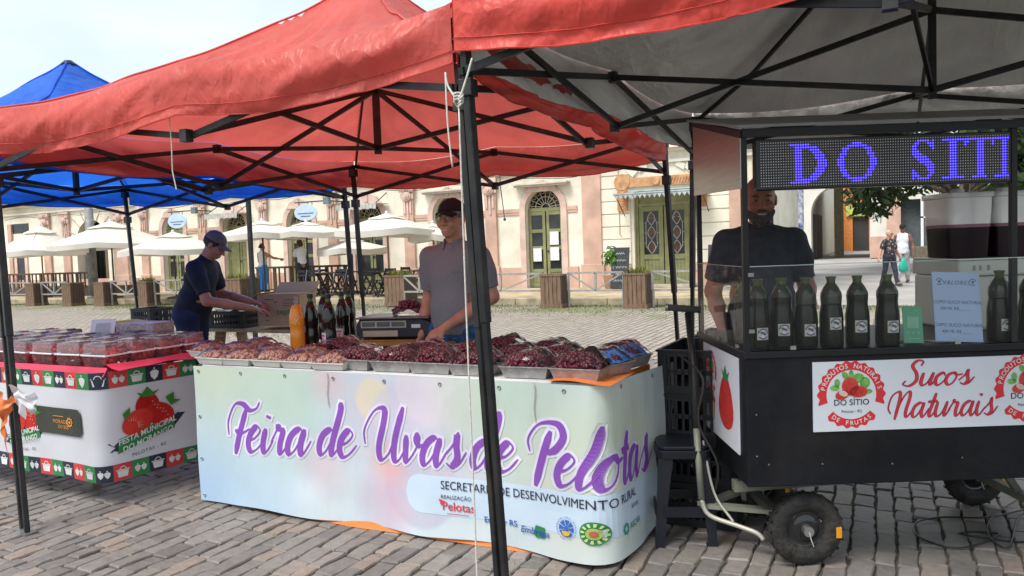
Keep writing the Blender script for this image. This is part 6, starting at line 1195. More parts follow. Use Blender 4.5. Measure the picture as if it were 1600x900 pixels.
# ================= PEOPLE: one signed-distance body each, clothing as children =================
class SDF:
    def __init__(s, lo, hi, h):
        s.h = h; s.lo = np.array(lo, float); n = np.ceil((np.array(hi)-s.lo)/h).astype(int)+1; s.n = n; s.F = np.full(n, 1.0, np.float32)
    def _win(s, lo, hi):
        a = np.clip(np.floor((lo-s.lo)/s.h).astype(int), 0, s.n-1); b = np.clip(np.ceil((hi-s.lo)/s.h).astype(int)+1, 1, s.n)
        if (b <= a).any(): return None
        g = [s.lo[i]+np.arange(a[i], b[i])*s.h for i in range(3)]; return tuple(slice(a[i], b[i]) for i in range(3)), np.meshgrid(*g, indexing='ij', sparse=True)
    def put(s, w, d, k, sub=False):
        F = s.F[w]
        if sub: d = -d; hh = np.clip(.5-.5*(F-d)/k, 0, 1); s.F[w] = F*(1-hh)+d*hh+k*hh*(1-hh)
        else: hh = np.clip(.5+.5*(d-F)/k, 0, 1); s.F[w] = d*(1-hh)+F*hh-k*hh*(1-hh)
    def cone(s, a, b, ra, rb, k=.02, sub=False):
        a = np.array(a, float); b = np.array(b, float); m = max(ra, rb)+k+.03; w = s._win(np.minimum(a, b)-m, np.maximum(a, b)+m)
        if w is None: return s
        sl, (X, Y, Z) = w; d = b-a; L2 = d@d+1e-9; t = np.clip(((X-a[0])*d[0]+(Y-a[1])*d[1]+(Z-a[2])*d[2])/L2, 0, 1)
        q = np.sqrt((X-a[0]-t*d[0])**2+(Y-a[1]-t*d[1])**2+(Z-a[2]-t*d[2])**2)-(ra+(rb-ra)*t); s.put(sl, q, k, sub); return s
    def ell(s, c, r, R=None, k=.03, sub=False):
        c = np.array(c, float); r = np.array(r, float); m = r.max()+k+.03; w = s._win(c-m, c+m)
        if w is None: return s
        sl, (X, Y, Z) = w; P = [X-c[0], Y-c[1], Z-c[2]]
        if R is not None: P = [R[0, i]*P[0]+R[1, i]*P[1]+R[2, i]*P[2] for i in range(3)]
        k0 = np.sqrt((P[0]/r[0])**2+(P[1]/r[1])**2+(P[2]/r[2])**2); k1 = np.sqrt((P[0]/r[0]**2)**2+(P[1]/r[1]**2)**2+(P[2]/r[2]**2)**2)+1e-9
        s.put(sl, k0*(k0-1)/k1, k, sub); return s
    def plane(s, p, n, sm=.004):     # keep the side the normal points away from
        p = np.array(p, float); n = np.array(n, float); n /= np.linalg.norm(n); g = [s.lo[i]+np.arange(s.n[i])*s.h for i in range(3)]; X, Y, Z = np.meshgrid(*g, indexing='ij', sparse=True)
        s.F = np.maximum(s.F, ((X-p[0])*n[0]+(Y-p[1])*n[1]+(Z-p[2])*n[2]).astype(np.float32)); return s
    def clip_near(s, p, n, rad):     # cut only within rad of p (sleeve ends)
        p = np.array(p, float); n = np.array(n, float); n /= np.linalg.norm(n); w = s._win(p-rad, p+rad)
        if w is None: return s
        sl, (X, Y, Z) = w; d = (X-p[0])*n[0]+(Y-p[1])*n[1]+(Z-p[2])*n[2]; ins = ((X-p[0])**2+(Y-p[1])**2+(Z-p[2])**2) < rad*rad
        s.F[sl] = np.where(ins, np.maximum(s.F[sl], d), s.F[sl]); return s
    def folds(s, amp, f=18, seed=0):
        g = [s.lo[i]+np.arange(s.n[i])*s.h for i in range(3)]; X, Y, Z = np.meshgrid(*g, indexing='ij', sparse=True)
        s.F = s.F+amp*(np.sin(f*Z+6*X+seed)*np.sin(f*.55*X-4*Y+seed*2)+.6*np.sin(f*1.7*Z-f*.8*X+f*.5*Y+seed)).astype(np.float32); return s
    def mesh(s, name, mat, parent, label=None):
        F = s.F; S_ = F < 0; n = F.shape
        F = np.pad(F, 1, constant_values=1.); S_ = F < 0; n = F.shape; C8 = [S_[i:n[0]-1+i, j:n[1]-1+j, k:n[2]-1+k] for i in (0, 1) for j in (0, 1) for k in (0, 1)]
        tot = sum(c.astype(np.int8) for c in C8); act = (tot > 0) & (tot < 8); idx = np.full(act.shape, -1, np.int64); I = np.argwhere(act); idx[act] = np.arange(len(I))
        acc = np.zeros((len(I), 3)); cnt = np.zeros(len(I))
        cor = [(i, j, k) for i in (0, 1) for j in (0, 1) for k in (0, 1)]
        for a in range(8):
            for b in range(a+1, 8):
                if sum(abs(cor[a][i]-cor[b][i]) for i in range(3)) != 1: continue
                A = I+np.array(cor[a]); B = I+np.array(cor[b]); fa = F[A[:, 0], A[:, 1], A[:, 2]]; fb = F[B[:, 0], B[:, 1], B[:, 2]]; m = (fa < 0) != (fb < 0)
                t = np.where(m, fa/(fa-fb+1e-12), 0); acc[m] += (np.array(cor[a])+(np.array(cor[b])-np.array(cor[a]))*t[:, None])[m]; cnt[m] += 1
        V = s.lo+(I-1+acc/np.maximum(cnt, 1)[:, None])*s.h; fs = []
        for ax in range(3):
            o1, o2 = [(1, 2), (2, 0), (0, 1)][ax]; sl0 = [slice(1, -1)]*3; sl0[ax] = slice(0, n[ax]-1); sl1 = list(sl0); sl1[ax] = slice(1, n[ax])
            a = S_[tuple(sl0)]; b = S_[tuple(sl1)]; E = np.argwhere(a != b)
            if not len(E): continue
            fl = a[tuple(E.T)]; P = E.copy()
            for q in range(3):
                if q != ax: P[:, q] += 1
            d1 = np.zeros(3, int); d1[o1] = 1; d2 = np.zeros(3, int); d2[o2] = 1
            g = lambda Q: idx[Q[:, 0], Q[:, 1], Q[:, 2]]
            q = np.stack([g(P-d1-d2), g(P-d2), g(P), g(P-d1)], 1); q[~fl] = q[~fl][:, ::-1]; fs.append(q)
        Q = np.concatenate(fs); me = bpy.data.meshes.new(name); me.vertices.add(len(V)); me.vertices.foreach_set('co', V.astype(np.float32).ravel()); me.loops.add(Q.size); me.loops.foreach_set('vertex_index', Q.astype(np.int32).ravel())
        me.polygons.add(len(Q)); me.polygons.foreach_set('loop_start', np.arange(0, Q.size, 4, dtype=np.int32)); me.polygons.foreach_set('use_smooth', [True]*len(Q)); me.update(); me.validate(); me.materials.append(mat)
        o = mobj(name, me, parent, label=label); sm = o.modifiers.new('smooth', 'SMOOTH'); sm.factor = .5; sm.iterations = 2; return o
def rx(a): return np.array([[1, 0, 0], [0, math.cos(a), -math.sin(a)], [0, math.sin(a), math.cos(a)]])
def nrm(v): v = np.array(v, float); return v/np.linalg.norm(v)
SKINW = M('skin_tan', (.50, .26, .18), .5, var=.10, scale=14, bump=.06, bscale=90); SKINR = M('skin_ruddy', (.42, .19, .13), .5, var=.12, scale=12, bump=.06, bscale=90); SKINB = M('skin_brown', (.20, .095, .06), .5, var=.1, scale=12)
def person(label, loc, rot, H=1.74, skin=SKINW, fat=1.0, lean=0., nod=0., turn=0., armL=None, armR=None, legs=((0, 0), (0, 0)), res=.0085, shirt=None, sleeve='short', hem=.9, trousers=None, shoe=None, hair=None, hairstyle='short', cap=None, glasses=None, beard=None, female=False, skirt=False, curl=.7, collar=False, smile=False, cap_open=None, head=1.0):
    t = thing('person', label, 'person', loc, rot); k = H/1.74; f = fat; z = lambda a: a*k
    pel = np.array((0, 0, z(.95))); Rl = rx(lean)            # facing local -y; lean > 0 bends forward
    U = lambda p: pel+Rl@(np.array(p, float)*k*np.array((1, 1, 1))-pel); sw = (.16 if female else .172)*(1+(f-1)*.35)
    neck0, neck1 = U((0, .015, 1.46)), U((0, -.0, 1.54)); Rh = Rl@rz(turn)@rx(nod); hc = U((0, -.012, 1.63)); hp = neck1
    Hd = lambda p: hp+Rh@(np.array((0, -.012*k, .085*k))+np.array(p, float)*k*head)
    shL, shR = U((sw, .01, 1.385)), U((-sw, .01, 1.385))
    aL = armL or ((.27, .03, 1.12), (.28, -.05, .86)); aR = armR or ((-.27, .03, 1.12), (-.28, -.05, .86)); E = {}
    lo, hi = np.array((-.62, -.80, -.03))*k, np.array((.62, .45, 1.84))*k
    pts = [np.array(p)*k for a in (aL, aR) for p in a[:2]]; mn = np.min(pts+[shL, shR], 0); mx = np.max(pts+[shL, shR], 0); hd = [Hd((0, 0, .15)), Hd((0, -.14, 0))]
    lo = np.minimum(np.minimum(mn-.2, np.min(hd, 0)-.1), (-.26*max(1, f), -.3, -.03)); hi = np.maximum(np.maximum(mx+.2, np.max(hd, 0)+.1), (.26*max(1, f), .28, .5))
    def torso(B, inf=0., kk=.05):
        B.ell(U((0, .0, .93)), np.array((.158*f+inf, .12*f+inf, .14+inf))*k, Rl, kk); B.ell(U((0, -.012*f, 1.08)), np.array(((.135 if female else .148)*f+inf, .112*f*(1+(f-1)*.5)+inf, .17+inf))*k, Rl, kk)
        B.ell(U((0, -.0, 1.28)), np.array((.158*(1+(f-1)*.6)+inf, .115*(1+(f-1)*.5)+inf, .16+inf))*k, Rl, kk); B.cone(U((sw*.5, .015, 1.405)), U((-sw*.5, .015, 1.405)), (.06+inf)*k, (.06+inf)*k, kk+.02)
        if female: B.ell(U((.07, -.10, 1.27)), np.array((.06, .05, .06))*k+inf, Rl, .04); B.ell(U((-.07, -.10, 1.27)), np.array((.06, .05, .06))*k+inf, Rl, .04)
    def arms(B, inf=0., fore=True, upto=1.0, kk=.03):
        for sh, a in ((shL, aL), (shR, aR)):
            e = np.array(a[0])*k; w = np.array(a[1])*k; ff = 1+(f-1)*.5
            B.cone(sh, sh+(e-sh)*.45, (.062*ff+inf)*k, (.052*ff+inf)*k, kk); B.cone(sh+(e-sh)*.4, e, (.052*ff+inf)*k, (.043*ff+inf)*k, kk)
            if fore: B.cone(e, e+(w-e)*.4, (.042*ff+inf)*k, (.041*ff+inf)*k, .02); B.cone(e+(w-e)*.4, w, (.041*ff+inf)*k, (.027+inf)*k, .02)
    def hand(B, a, side, gs=1.0):
        e = np.array(a[0])*k; w = np.array(a[1])*k; d = nrm(w-e); n = np.array(a[2] if len(a) > 2 else (-side, 0, 0), float); n = nrm(n-d*(n@d)); s = np.cross(d, n)*side; cu = a[3] if len(a) > 3 else curl
        Rm = np.stack([s, d, n], 1); c = w+d*.055*k; B.ell(c, np.array((.041, .055, .018))*k*gs, Rm, .012)
        for i, (o, l) in enumerate(((.029, .072), (.010, .080), (-.010, .075), (-.028, .060))):
            b = w+(d*.095+s*o)*k; d1 = nrm(d*math.cos(cu*.8)+n*math.sin(cu*.8)); d2 = nrm(d*math.cos(cu*1.9)+n*math.sin(cu*1.9)); m_ = b+d1*l*.52*k; r = max(.0088*k*gs, res*.95)
            B.cone(b-d*.015, m_, r*1.08, r, .006); B.cone(m_, m_+d2*l*.5*k, r, r*.85, .005)
        b = w+(d*.03+s*.033)*k; d1 = nrm(d*.75+s*.6+n*.35); m_ = b+d1*.045*k; r = max(.0105*k, res*.95); B.cone(b, m_, r*1.2, r, .008); B.cone(m_, m_+nrm(d+n*.6*cu)*.034*k, r, r*.85, .006)
    def leg(B, i, inf=0., fr=0., to=1., kk=.03):
        s = (1, -1)[i]; kx, ky = legs[i]; hp_ = np.array((s*.088*f, .005, .92))*k; kn = np.array((s*.095+kx*.5, -.02+ky*.5, .50))*k; an = np.array((s*.10+kx, .02+ky, .085))*k
        B.cone(hp_, kn, (.085*f+inf)*k, (.055+inf)*k, kk); B.cone(kn, kn+(an-kn)*.3, (.054+inf)*k, (.052+inf)*k, kk); B.cone(kn+(an-kn)*.3, an, (.052+inf)*k, (.036+inf*1.4)*k, kk); return an
    B = SDF(lo, hi, res); torso(B); arms(B); ans = [leg(B, 0), leg(B, 1)]
    for an in ans: B.cone(an, an+np.array((0, -.13, -.045))*k, .036*k, .03*k, .03)
    B.cone(neck0, Hd((0, .015, -.04)), .056*k*(1+(f-1)*.4), .052*k*(1+(f-1)*.3), .025)
    # head: skull, jaw, features
    R3 = Rh; B.ell(Hd((0, .018, .028)), np.array((.076, .096, .092))*k*head, R3, .02); B.ell(Hd((0, -.025, -.035)), np.array((.060*(1+(f-1)*.25), .066, .075))*k*head, R3, .03); B.ell(Hd((0, -.062, -.088)), np.array((.03, .026, .022))*k*head, R3, .025)
    B.ell(Hd((0, -.083, .022)), np.array((.05, .016, .012))*k*head, R3, .018)
    for s in (-1, 1):
        B.ell(Hd((s*.031, -.098, .001)), np.array((.018, .014, .011))*k*head, R3, .012, True); B.ell(Hd((s*.042, -.07, -.03)), np.array((.024, .022, .022))*k*head, R3, .02); B.ell(Hd((s*.078, .012, -.006)), np.array((.010, .022, .033))*k*head, R3, .006)
        B.ell(Hd((s*.014, -.098, -.034)), np.array((.011, .012, .009))*k*head, R3, .006)
    B.cone(Hd((0, -.092, .012)), Hd((0, -.113, -.03)), .009*k*head, .0145*k*head, .01)
    B.cone(Hd((-.02, -.088, -.062)), Hd((.02, -.088, -.062)), .009*k, .009*k, .012); B.cone(Hd((-.017, -.087, -.074)), Hd((.017, -.087, -.074)), .009*k, .009*k, .012)
    hand(B, aL, 1); hand(B, aR, -1)
    body = B.mesh('body', skin, t)
    eye = M('eye_white', (.32, .28, .26), .3); iris = M('eye_dark', (.03, .02, .015), .15)
    for s in (-1, 1):
        MB().sphere(Hd((s*.031, -.0825, .001)), (.0105*k, .009*k, .0065*k), 8, 6).build('eye', eye, body, smooth=True); MB().sphere(Hd((s*.031, -.0885, .001)), .0048*k, 8, 6).build('iris', iris, body, smooth=True)
        if hair: MB().tube([Hd((s*.015, -.101, .021)), Hd((s*.032, -.099, .027)), Hd((s*.050, -.086, .021))], [.0035*k, .0045*k, .003*k], 6).build('eyebrow', hair, body, smooth=True)
    MB().tube([Hd((-.024, -.090, -.066)), Hd((-.01, -.0985, -.069)), Hd((.01, -.0985, -.069)), Hd((.024, -.090, -.066))], .0032*k, 6).build('mouth', M('teeth', (.6, .55, .5), .4) if smile else M('lips', (.26, .09, .075), .5), body, smooth=True)
    if shirt:
        Sh = SDF(lo, hi, res*1.1); torso(Sh, .014, .05); 
        if sleeve != 'none': arms(Sh, .013, False, kk=.035)
        Sh.cone(neck0-Rl@np.array((0, 0, .05)), neck0+Rl@np.array((0, -.002, .02)), .075*k, .064*k, .03); Sh.folds(.0032*(1.3 if f > 1.1 else 1), 21, loc[0])
        Sh.plane(U((0, 0, hem)), Rl@np.array((0, 0, -1.))); Sh.plane(U((0, .0, 1.495)), Rl@np.array((0, -.35, 1.)))
        for sh, a in ((shL, aL), (shR, aR)):
            e = np.array(a[0])*k
            if sleeve == 'none': Sh.clip_near(sh+(sh-U((0, 0, 1.4)))*.0, sh-U((0, .01, 1.38)), .12)
            else: Sh.clip_near(sh+(e-sh)*.80, e-sh, .15*k)
        so = Sh.mesh('shirt', shirt, t)
        if collar:
            cm = MB()
            for s in (-1, 1): cm.grid(lambda a, b: U((s*(.062*math.sin(a*2.7)+.018*b*math.sin(a*2.7)), .03+.065*math.cos(a*2.7+.0)-.03*a-(.03*b if a > .7 else 0), 1.53-.035*a-.05*b*(1+a*.6))), 12, 3)
            cm.build('collar', shirt, so, smooth=True)
            pk_ = MB().grid(lambda a, b: U((.05+.09*a, -.132-.01*math.sin(a*3), 1.30-.002*b)), 6, 1).build('pocket_edge', M('shirt_seam', (.12, .11, .12), .8), so)
    if trousers:
        T_ = SDF(lo, hi, res*1.2); T_.ell((0, .0, z(.93)), np.array((.165*f, .128*f, .12))*k, None, .04)
        for i in (0, 1): leg(T_, i, .016, kk=.035)
        if skirt: T_.cone((0, 0, z(.9)), (0, 0, z(.5)), .16*k, .2*k, .04)
        T_.folds(.004, 24, 2); T_.plane((0, 0, z(.985)), (0, 0, 1)); T_.plane((0, 0, z(.075)), (0, 0, -1)); T_.mesh('trousers', trousers, t)
    if shoe:
        for i, an in enumerate(ans):
            Fp = SDF(an-np.array((.1, .26, .12)), an+np.array((.1, .16, .06)), .01); Fp.cone(an+np.array((0, .03, -.03))*k, an+np.array((0, -.15, -.05))*k, .046*k, .042*k, .02); Fp.plane((0, 0, .004), (0, 0, -1)); Fp.mesh('shoe', shoe, t)
    if hair and hairstyle != 'bald':
        Hh = SDF(hc-.26, hc+.26, min(res, .008)); Hh.ell(Hd((0, .024, .034)), np.array((.084, .101, .098))*k, R3, .02)
        if hairstyle == 'long': Hh.ell(Hd((0, .07, -.06)), np.array((.07, .045, .10))*k, R3, .03)
        if hairstyle == 'bun': Hh.ell(Hd((0, .13, .0)), np.array((.04, .04, .04))*k, R3, .02)
        if hairstyle == 'bob': Hh.ell(Hd((0, .05, -.03)), np.array((.098, .085, .095))*k, R3, .03); Hh.ell(Hd((0, .02, .05)), np.array((.1, .11, .1))*k, R3, .03)
        Hh.folds(.003, 60, 1); face = Rh@np.array((0, -1., .28 if hairstyle != 'bob' else -.05)); Hh.plane(Hd((0, -.048, .055)), face)
        if hairstyle == 'short': Hh.plane(Hd((0, .03, -.045)), Rh@np.array((0, -.55, -1.)))
        Hh.mesh('hair', hair, t)
    if beard:
        Bd = SDF(hc-.24, hc+.2, min(res, .008)); Bd.ell(Hd((0, -.028, -.055)), np.array((.071, .073, .072))*k*head, R3, .02); Bd.ell(Hd((0, -.062, -.10)), np.array((.042, .038, .045))*k*head, R3, .03); Bd.folds(.003, 70, 3)
        Bd.plane(Hd((0, -.03, -.047)), Rh@np.array((0, -.25, 1.))); Bd.plane(Hd((0, .035, 0)), Rh@np.array((0, 1., 0))); Bd.ell(Hd((0, -.105, -.064)), np.array((.024, .02, .009))*k*head, R3, .004, True); bo = Bd.mesh('beard', beard, t)
        MB().tube([Hd((-.03, -.095, -.055)), Hd((0, -.106, -.049)), Hd((.03, -.095, -.055))], [.005*k, .009*k, .005*k], 6).build('moustache', beard, bo, smooth=True)
    if cap:
        Cp = SDF(hc-.28, hc+.28, min(res, .008)); Cp.ell(Hd((0, .018, .050)), np.array((.087, .106, .088))*k, R3, .01); Cp.plane(Hd((0, 0, .042)), Rh@np.array((0, -.12, -1.))); co_ = Cp.mesh('cap', cap, t); sd = cap_open or -1
        MB().grid(lambda a, b: Hd(((a-.5)*.15*(1-.35*b*b), sd*(.075+.095*b*(1-(2*a-1)**2*.55)-.02*(2*a-1)**2), .052-.018*b-.026*(2*a-1)**2)), 12, 6).build('visor', cap, co_, smooth=True).modifiers.new('s', 'SOLIDIFY').thickness = .004
        MB().sphere(Hd((0, .018, .137)), .006).build('button', cap, co_)
    if glasses:
        gm, gl_ = glasses; g = MB()
        for s in (-1, 1):
            P = [Hd((s*.033+.024*math.cos(a), -.109+.006*abs(math.cos(a)), .002+.016*math.sin(a)*(1 if abs(math.sin(a)) < .9 else .95))) for a in np.linspace(0, 6.28, 15)[:-1]]; g.tube(P, .0016*k, 5, closed=True); g.tube([Hd((s*.057, -.105, .006)), Hd((s*.082, -.06, .008)), Hd((s*.082, .015, .006))], .0016*k, 5)
            MB().add(P, [tuple(range(14))]).build('lens', gl_, t)
        g.tube([Hd((-.01, -.112, .006)), Hd((.01, -.112, .006))], .0016*k, 5); g.build('spectacles', gm, t)
    return t
NAVYS = M('navy_tshirt', (.010, .014, .03), .85, var=.15, scale=20, bump=.08, bscale=200); POLO = M('mauve_grey_polo', (.20, .22, .25), .85, var=.06, scale=120, bump=.1, bscale=300); CHAR = M('charcoal_tshirt', (.055, .062, .078), .85, var=.12, scale=20, bump=.08, bscale=200); JEAN = M('blue_jeans', (.04, .13, .33), .85, var=.25, scale=30, bump=.15, bscale=200); NAVYT = M('navy_trousers', (.015, .025, .075), .85, var=.15); WHT = M('white_cotton', (.68, .69, .74), .8, var=.04); BLT = M('bright_blue_trousers', (.04, .25, .70), .8, var=.1); DKT = M('dark_trousers', (.025, .03, .05), .85)
GREYH = M('grey_hair', (.20, .19, .18), .7, var=.3, scale=60); DKH = M('dark_hair', (.03, .022, .018), .6, var=.3, scale=60); REDH = M('auburn_hair', (.10, .035, .02), .6, var=.3, scale=60); BLO = M('pale_hair', (.55, .42, .32), .6, var=.2, scale=60); SHO = M('dark_shoe', (.03, .028, .026), .5); CAPN = M('black_cap_cloth', (.010, .011, .014), .8, var=.1); CAPT = M('taupe_cap_cloth', (.16, .12, .115), .85, var=.1); BRD = M('grizzled_beard', (.12, .11, .105), .85, var=.5, scale=90, col2=(.03, .028, .027)); WIRE = M('gold_wire', (.35, .27, .18), .35, metal=.8); SUNG = M('sunglass_lens', (.012, .012, .014), .1); LENS = thin('spectacle_lens', (.8, .8, .8), .985, .03)
pg = D(713, 450, 4.30)
person('man in a grey polo shirt and black cap selling grapes, wearing glasses', (pg[0], pg[1], 0), .02, 1.76, SKINW, 1.08, lean=R_(2), nod=R_(-3), turn=R_(1), armL=((.245, .02, 1.13), (.04, -.25, .955), (-.3, .2, -.8), 1.0), armR=((-.225, .04, 1.13), (-.225, -.08, .89)), shirt=POLO, hem=.90, trousers=JEAN, shoe=SHO, hair=GREYH, cap=CAPN, glasses=(WIRE, LENS), collar=True, smile=True)
pb = D(297, 450, 5.15)
mb_ = person('man in a navy t-shirt and taupe cap leaning over a crate', (pb[0], pb[1], 0), TH+R_(88), 1.74, SKINR, 1.22, lean=R_(20), nod=R_(14), turn=R_(0), armL=((.26, -.18, 1.10), (.12, -.56, 1.02), (0, 0, -1), .5), armR=((-.24, -.26, 1.06), (-.10, -.64, .965), (0, 0, -1), .5), shirt=NAVYS, hem=.86, trousers=NAVYT, shoe=SHO, hair=DKH, cap=CAPT)
_pk = _rh*1.475+_fh*4.55
person('bald bearded man in a dark t-shirt behind the juice cart', (_pk[0], _pk[1], 0), TH+R_(-6), 1.80, SKINR, 1.2, lean=R_(1), nod=R_(5), turn=R_(-6), armL=((.265, .02, 1.11), (.235, -.12, .88), (-1, 0, 0), .6), armR=((-.265, .02, 1.11), (-.24, -.14, .90), (1, 0, 0), .6), shirt=CHAR, hem=.86, trousers=DKT, shoe=SHO, hair=BRD, hairstyle='bald', beard=BRD, smile=True, head=1.1)
def decal(px_verts, faces, target, name, mat, off=.004):     # print laid on a curved garment
    from mathutils.bvhtree import BVHTree
    bpy.context.view_layer.update(); dg = bpy.context.evaluated_depsgraph_get(); ev = target.evaluated_get(dg); me = ev.to_mesh(); mw = target.matrix_world; bv = BVHTree.FromPolygons([mw@v.co for v in me.vertices], [tuple(p.vertices) for p in me.polygons]); inv = mw.inverted(); vs = []
    for x, y in px_verts:
        d = Vector(ray(x, y)).normalized(); h = bv.ray_cast(Vector(CC), d)[0]
        if h is None: return None
        vs.append(inv@(h-d*off))
    o = MB().add(vs, faces).build(name, mat, target); return o
_sh = [c for c in kids(mb_) if c.name.startswith('shirt')][0]
vs, fs = text2d('ndi', 13, bold=.02); decal([(278+x, 530-y-.05*x) for x, y in vs], fs, _sh, 'shirt_lettering', M('icon_white', (.7, .7, .7), .45))
# far figures
def far_at(px, v): return D(px, 440, v)[0]
person('waitress with hair bun, white top and bright blue trousers on the terrace', (far_at(412, 19.4), 19.4, .25), TH+R_(150), 1.62, SKINW, 1.05, female=True, armL=((.25, -.05, 1.15), (.22, -.1, .95)), armR=((-.36, -.18, 1.22), (-.5, -.35, 1.18)), res=.014, shirt=WHT, sleeve='none', hem=.92, trousers=BLT, shoe=SHO, hair=REDH, hairstyle='bun')
person('waitress with auburn bob, white t-shirt and dark trousers on the terrace', (far_at(474, 19.6), 19.6, .25), TH+R_(215), 1.70, SKINR, 1.0, female=True, lean=R_(14), nod=R_(8), armL=((.22, -.22, 1.15), (.20, -.40, .95)), armR=((-.24, -.2, 1.15), (-.2, -.38, .95)), res=.014, shirt=WHT, hem=.90, trousers=DKT, shoe=SHO, hair=REDH, hairstyle='bob')
FLOR = M('dark_floral_print', (.02, .02, .028), .8, scale=14, col2=(.02, .02, .028)); FLOR2 = bpy.data.materials.new('floral'); FLOR2.use_nodes = True
def floral(m):
    t = m.node_tree; N = t.nodes; L = t.links; v = N.new('ShaderNodeTexVoronoi'); v.inputs['Scale'].default_value = 11; tc = N.new('ShaderNodeTexCoord'); L.new(tc.outputs['Object'], v.inputs['Vector']); r = N.new('ShaderNodeValToRGB'); r.color_ramp.interpolation = 'CONSTANT'; r.color_ramp.elements[0].color = (.5, .3, .24, 1); r.color_ramp.elements[1].position = .26; r.color_ramp.elements[1].color = (.02, .02, .028, 1); L.new(v.outputs['Distance'], r.inputs[0]); L.new(r.outputs[0], N['Principled BSDF'].inputs['Base Color'])
floral(FLOR2)
WALK = ((0, -.22), (0, .2))
w1 = D(1390, 440, 24.7); person('woman in dark floral top and sunglasses walking with a green bag', (w1[0], 24.7, -.03), TH+R_(20), 1.60, SKINW, 1.2, female=True, legs=WALK, armL=((.31, .03, 1.1), (.42, -.02, .86)), armR=((-.31, .05, 1.1), (-.42, .0, .9)), res=.014, shirt=FLOR2, hem=.84, trousers=DKT, shoe=SHO, hair=BLO, glasses=(SUNG, SUNG))
w2 = D(1411, 440, 26.2); person('man in white tank top and black cap walking behind the woman', (w2[0], 26.2, -.03), TH+R_(-35), 1.78, SKINB, 1.0, legs=((0, .2), (0, -.2)), res=.014, shirt=WHT, sleeve='none', hem=.86, trousers=M('pale_shorts', (.4, .38, .4), .8), shoe=SHO, hair=DKH, cap=CAPN, glasses=(SUNG, SUNG))
t = thing('shopping_bag', 'turquoise green plastic bag in the walking woman\'s hand', 'bag', (w1[0]+.36, 24.55, .36), TH); MB().lathe([(.05, 0), (.13, .04), (.14, .16), (.09, .30), (.02, .42)], 12, sy=.6).build('bag', M('turquoise_plastic', (.02, .48, .34), .4, var=.1, transl=.2), t, smooth=True)
# ================= TERRACE FURNITURE =================
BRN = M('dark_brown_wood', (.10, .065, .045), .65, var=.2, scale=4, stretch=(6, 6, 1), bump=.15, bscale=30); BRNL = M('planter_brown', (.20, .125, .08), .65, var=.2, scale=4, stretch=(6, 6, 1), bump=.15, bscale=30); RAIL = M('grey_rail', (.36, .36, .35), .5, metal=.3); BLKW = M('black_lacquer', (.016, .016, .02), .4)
def planter(label, u, v, w=.62, h=.82, z=-.02, plants=False, rot=0):
    t = thing('planter_box', label, 'planter', (u, v, z), rot, 'wooden planters along the kerb'); a = w/2
    for s in range(4):
        q = rz(s*math.pi/2)
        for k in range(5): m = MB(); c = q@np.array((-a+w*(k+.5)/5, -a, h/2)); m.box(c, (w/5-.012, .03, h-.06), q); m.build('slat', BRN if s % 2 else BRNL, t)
        MB().box(q@np.array((0, -a-.01, .05)), (w+.04, .03, .1), q).build('base_board', BRNL, t); MB().box(q@np.array((0, -a+.01, h-.02)), (w+.02, .08, .04), q).build('rim', BRNL, t)
    MB().bx(-a+.03, a-.03, -a+.03, a-.03, .02, h-.07).build('soil', SOIL, t)
    if plants:
        r = random.Random(int(u*10)); l = MB()
        for i in range(160):
            x, y = r.uniform(-a+.08, a-.08), r.uniform(-a+.08, a-.08); d = nrm((r.gauss(0, .5), r.gauss(0, .5), 1)); b = np.array((x, y, h-.06)); e = b+d*r.uniform(.08, .26); s_ = nrm(np.cross(d, (r.gauss(0, 1), r.gauss(0, 1), .1)))*.018; l.add([b, (b+e)/2+s_, e, (b+e)/2-s_], [(0, 1, 2, 3)])
        l.build('foliage', M('planter_leaves', (.20, .22, .05), .7, var=.3, transl=.3), t)
    return t
PL = [(995, 480, 'with dry plants before the chalkboard', True), (863, 480, 'left of the chalkboard, before the arched door', False), (233, 477, 'fourth from the left edge', True), (164, 477, 'third from the left edge', False), (100, 478, 'second from the left edge', False), (40, 478, 'nearest the left edge', False)]
us = []
for x, y, l, pl_ in PL:
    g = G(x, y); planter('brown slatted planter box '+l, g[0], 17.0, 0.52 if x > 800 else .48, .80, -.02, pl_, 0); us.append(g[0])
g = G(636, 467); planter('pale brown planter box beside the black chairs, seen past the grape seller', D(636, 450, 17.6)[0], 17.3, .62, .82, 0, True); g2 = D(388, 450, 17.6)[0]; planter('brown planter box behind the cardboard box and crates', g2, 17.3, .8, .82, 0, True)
def guard(label, u0, u1, v=17.0, h0=.38, h1=.80, z=0):
    t = thing('guard_rail', label, 'railing', ((u0+u1)/2, v, z), 0, 'metal guard rails between planters'); a = (u1-u0)/2
    for p, q in (((-a, h1), (a, h1)), ((-a, h0), (a, h0)), ((-a, h0), (-a, h1)), ((a, h0), (a, h1)), ((0, h0), (0, h1)), ((-a, h1), (0, h0)), ((0, h0), (a, h1))): MB().bar((p[0], 0, p[1]), (q[0], 0, q[1]), .045 if abs(p[0]-q[0]) < .01 or abs(p[1]-q[1]) < .01 else .035).build('rail', RAIL, t)
    for x in (-a+.02, a-.02): MB().bar((x, 0, 0), (x, 0, h0), .04).build('post', RAIL, t)
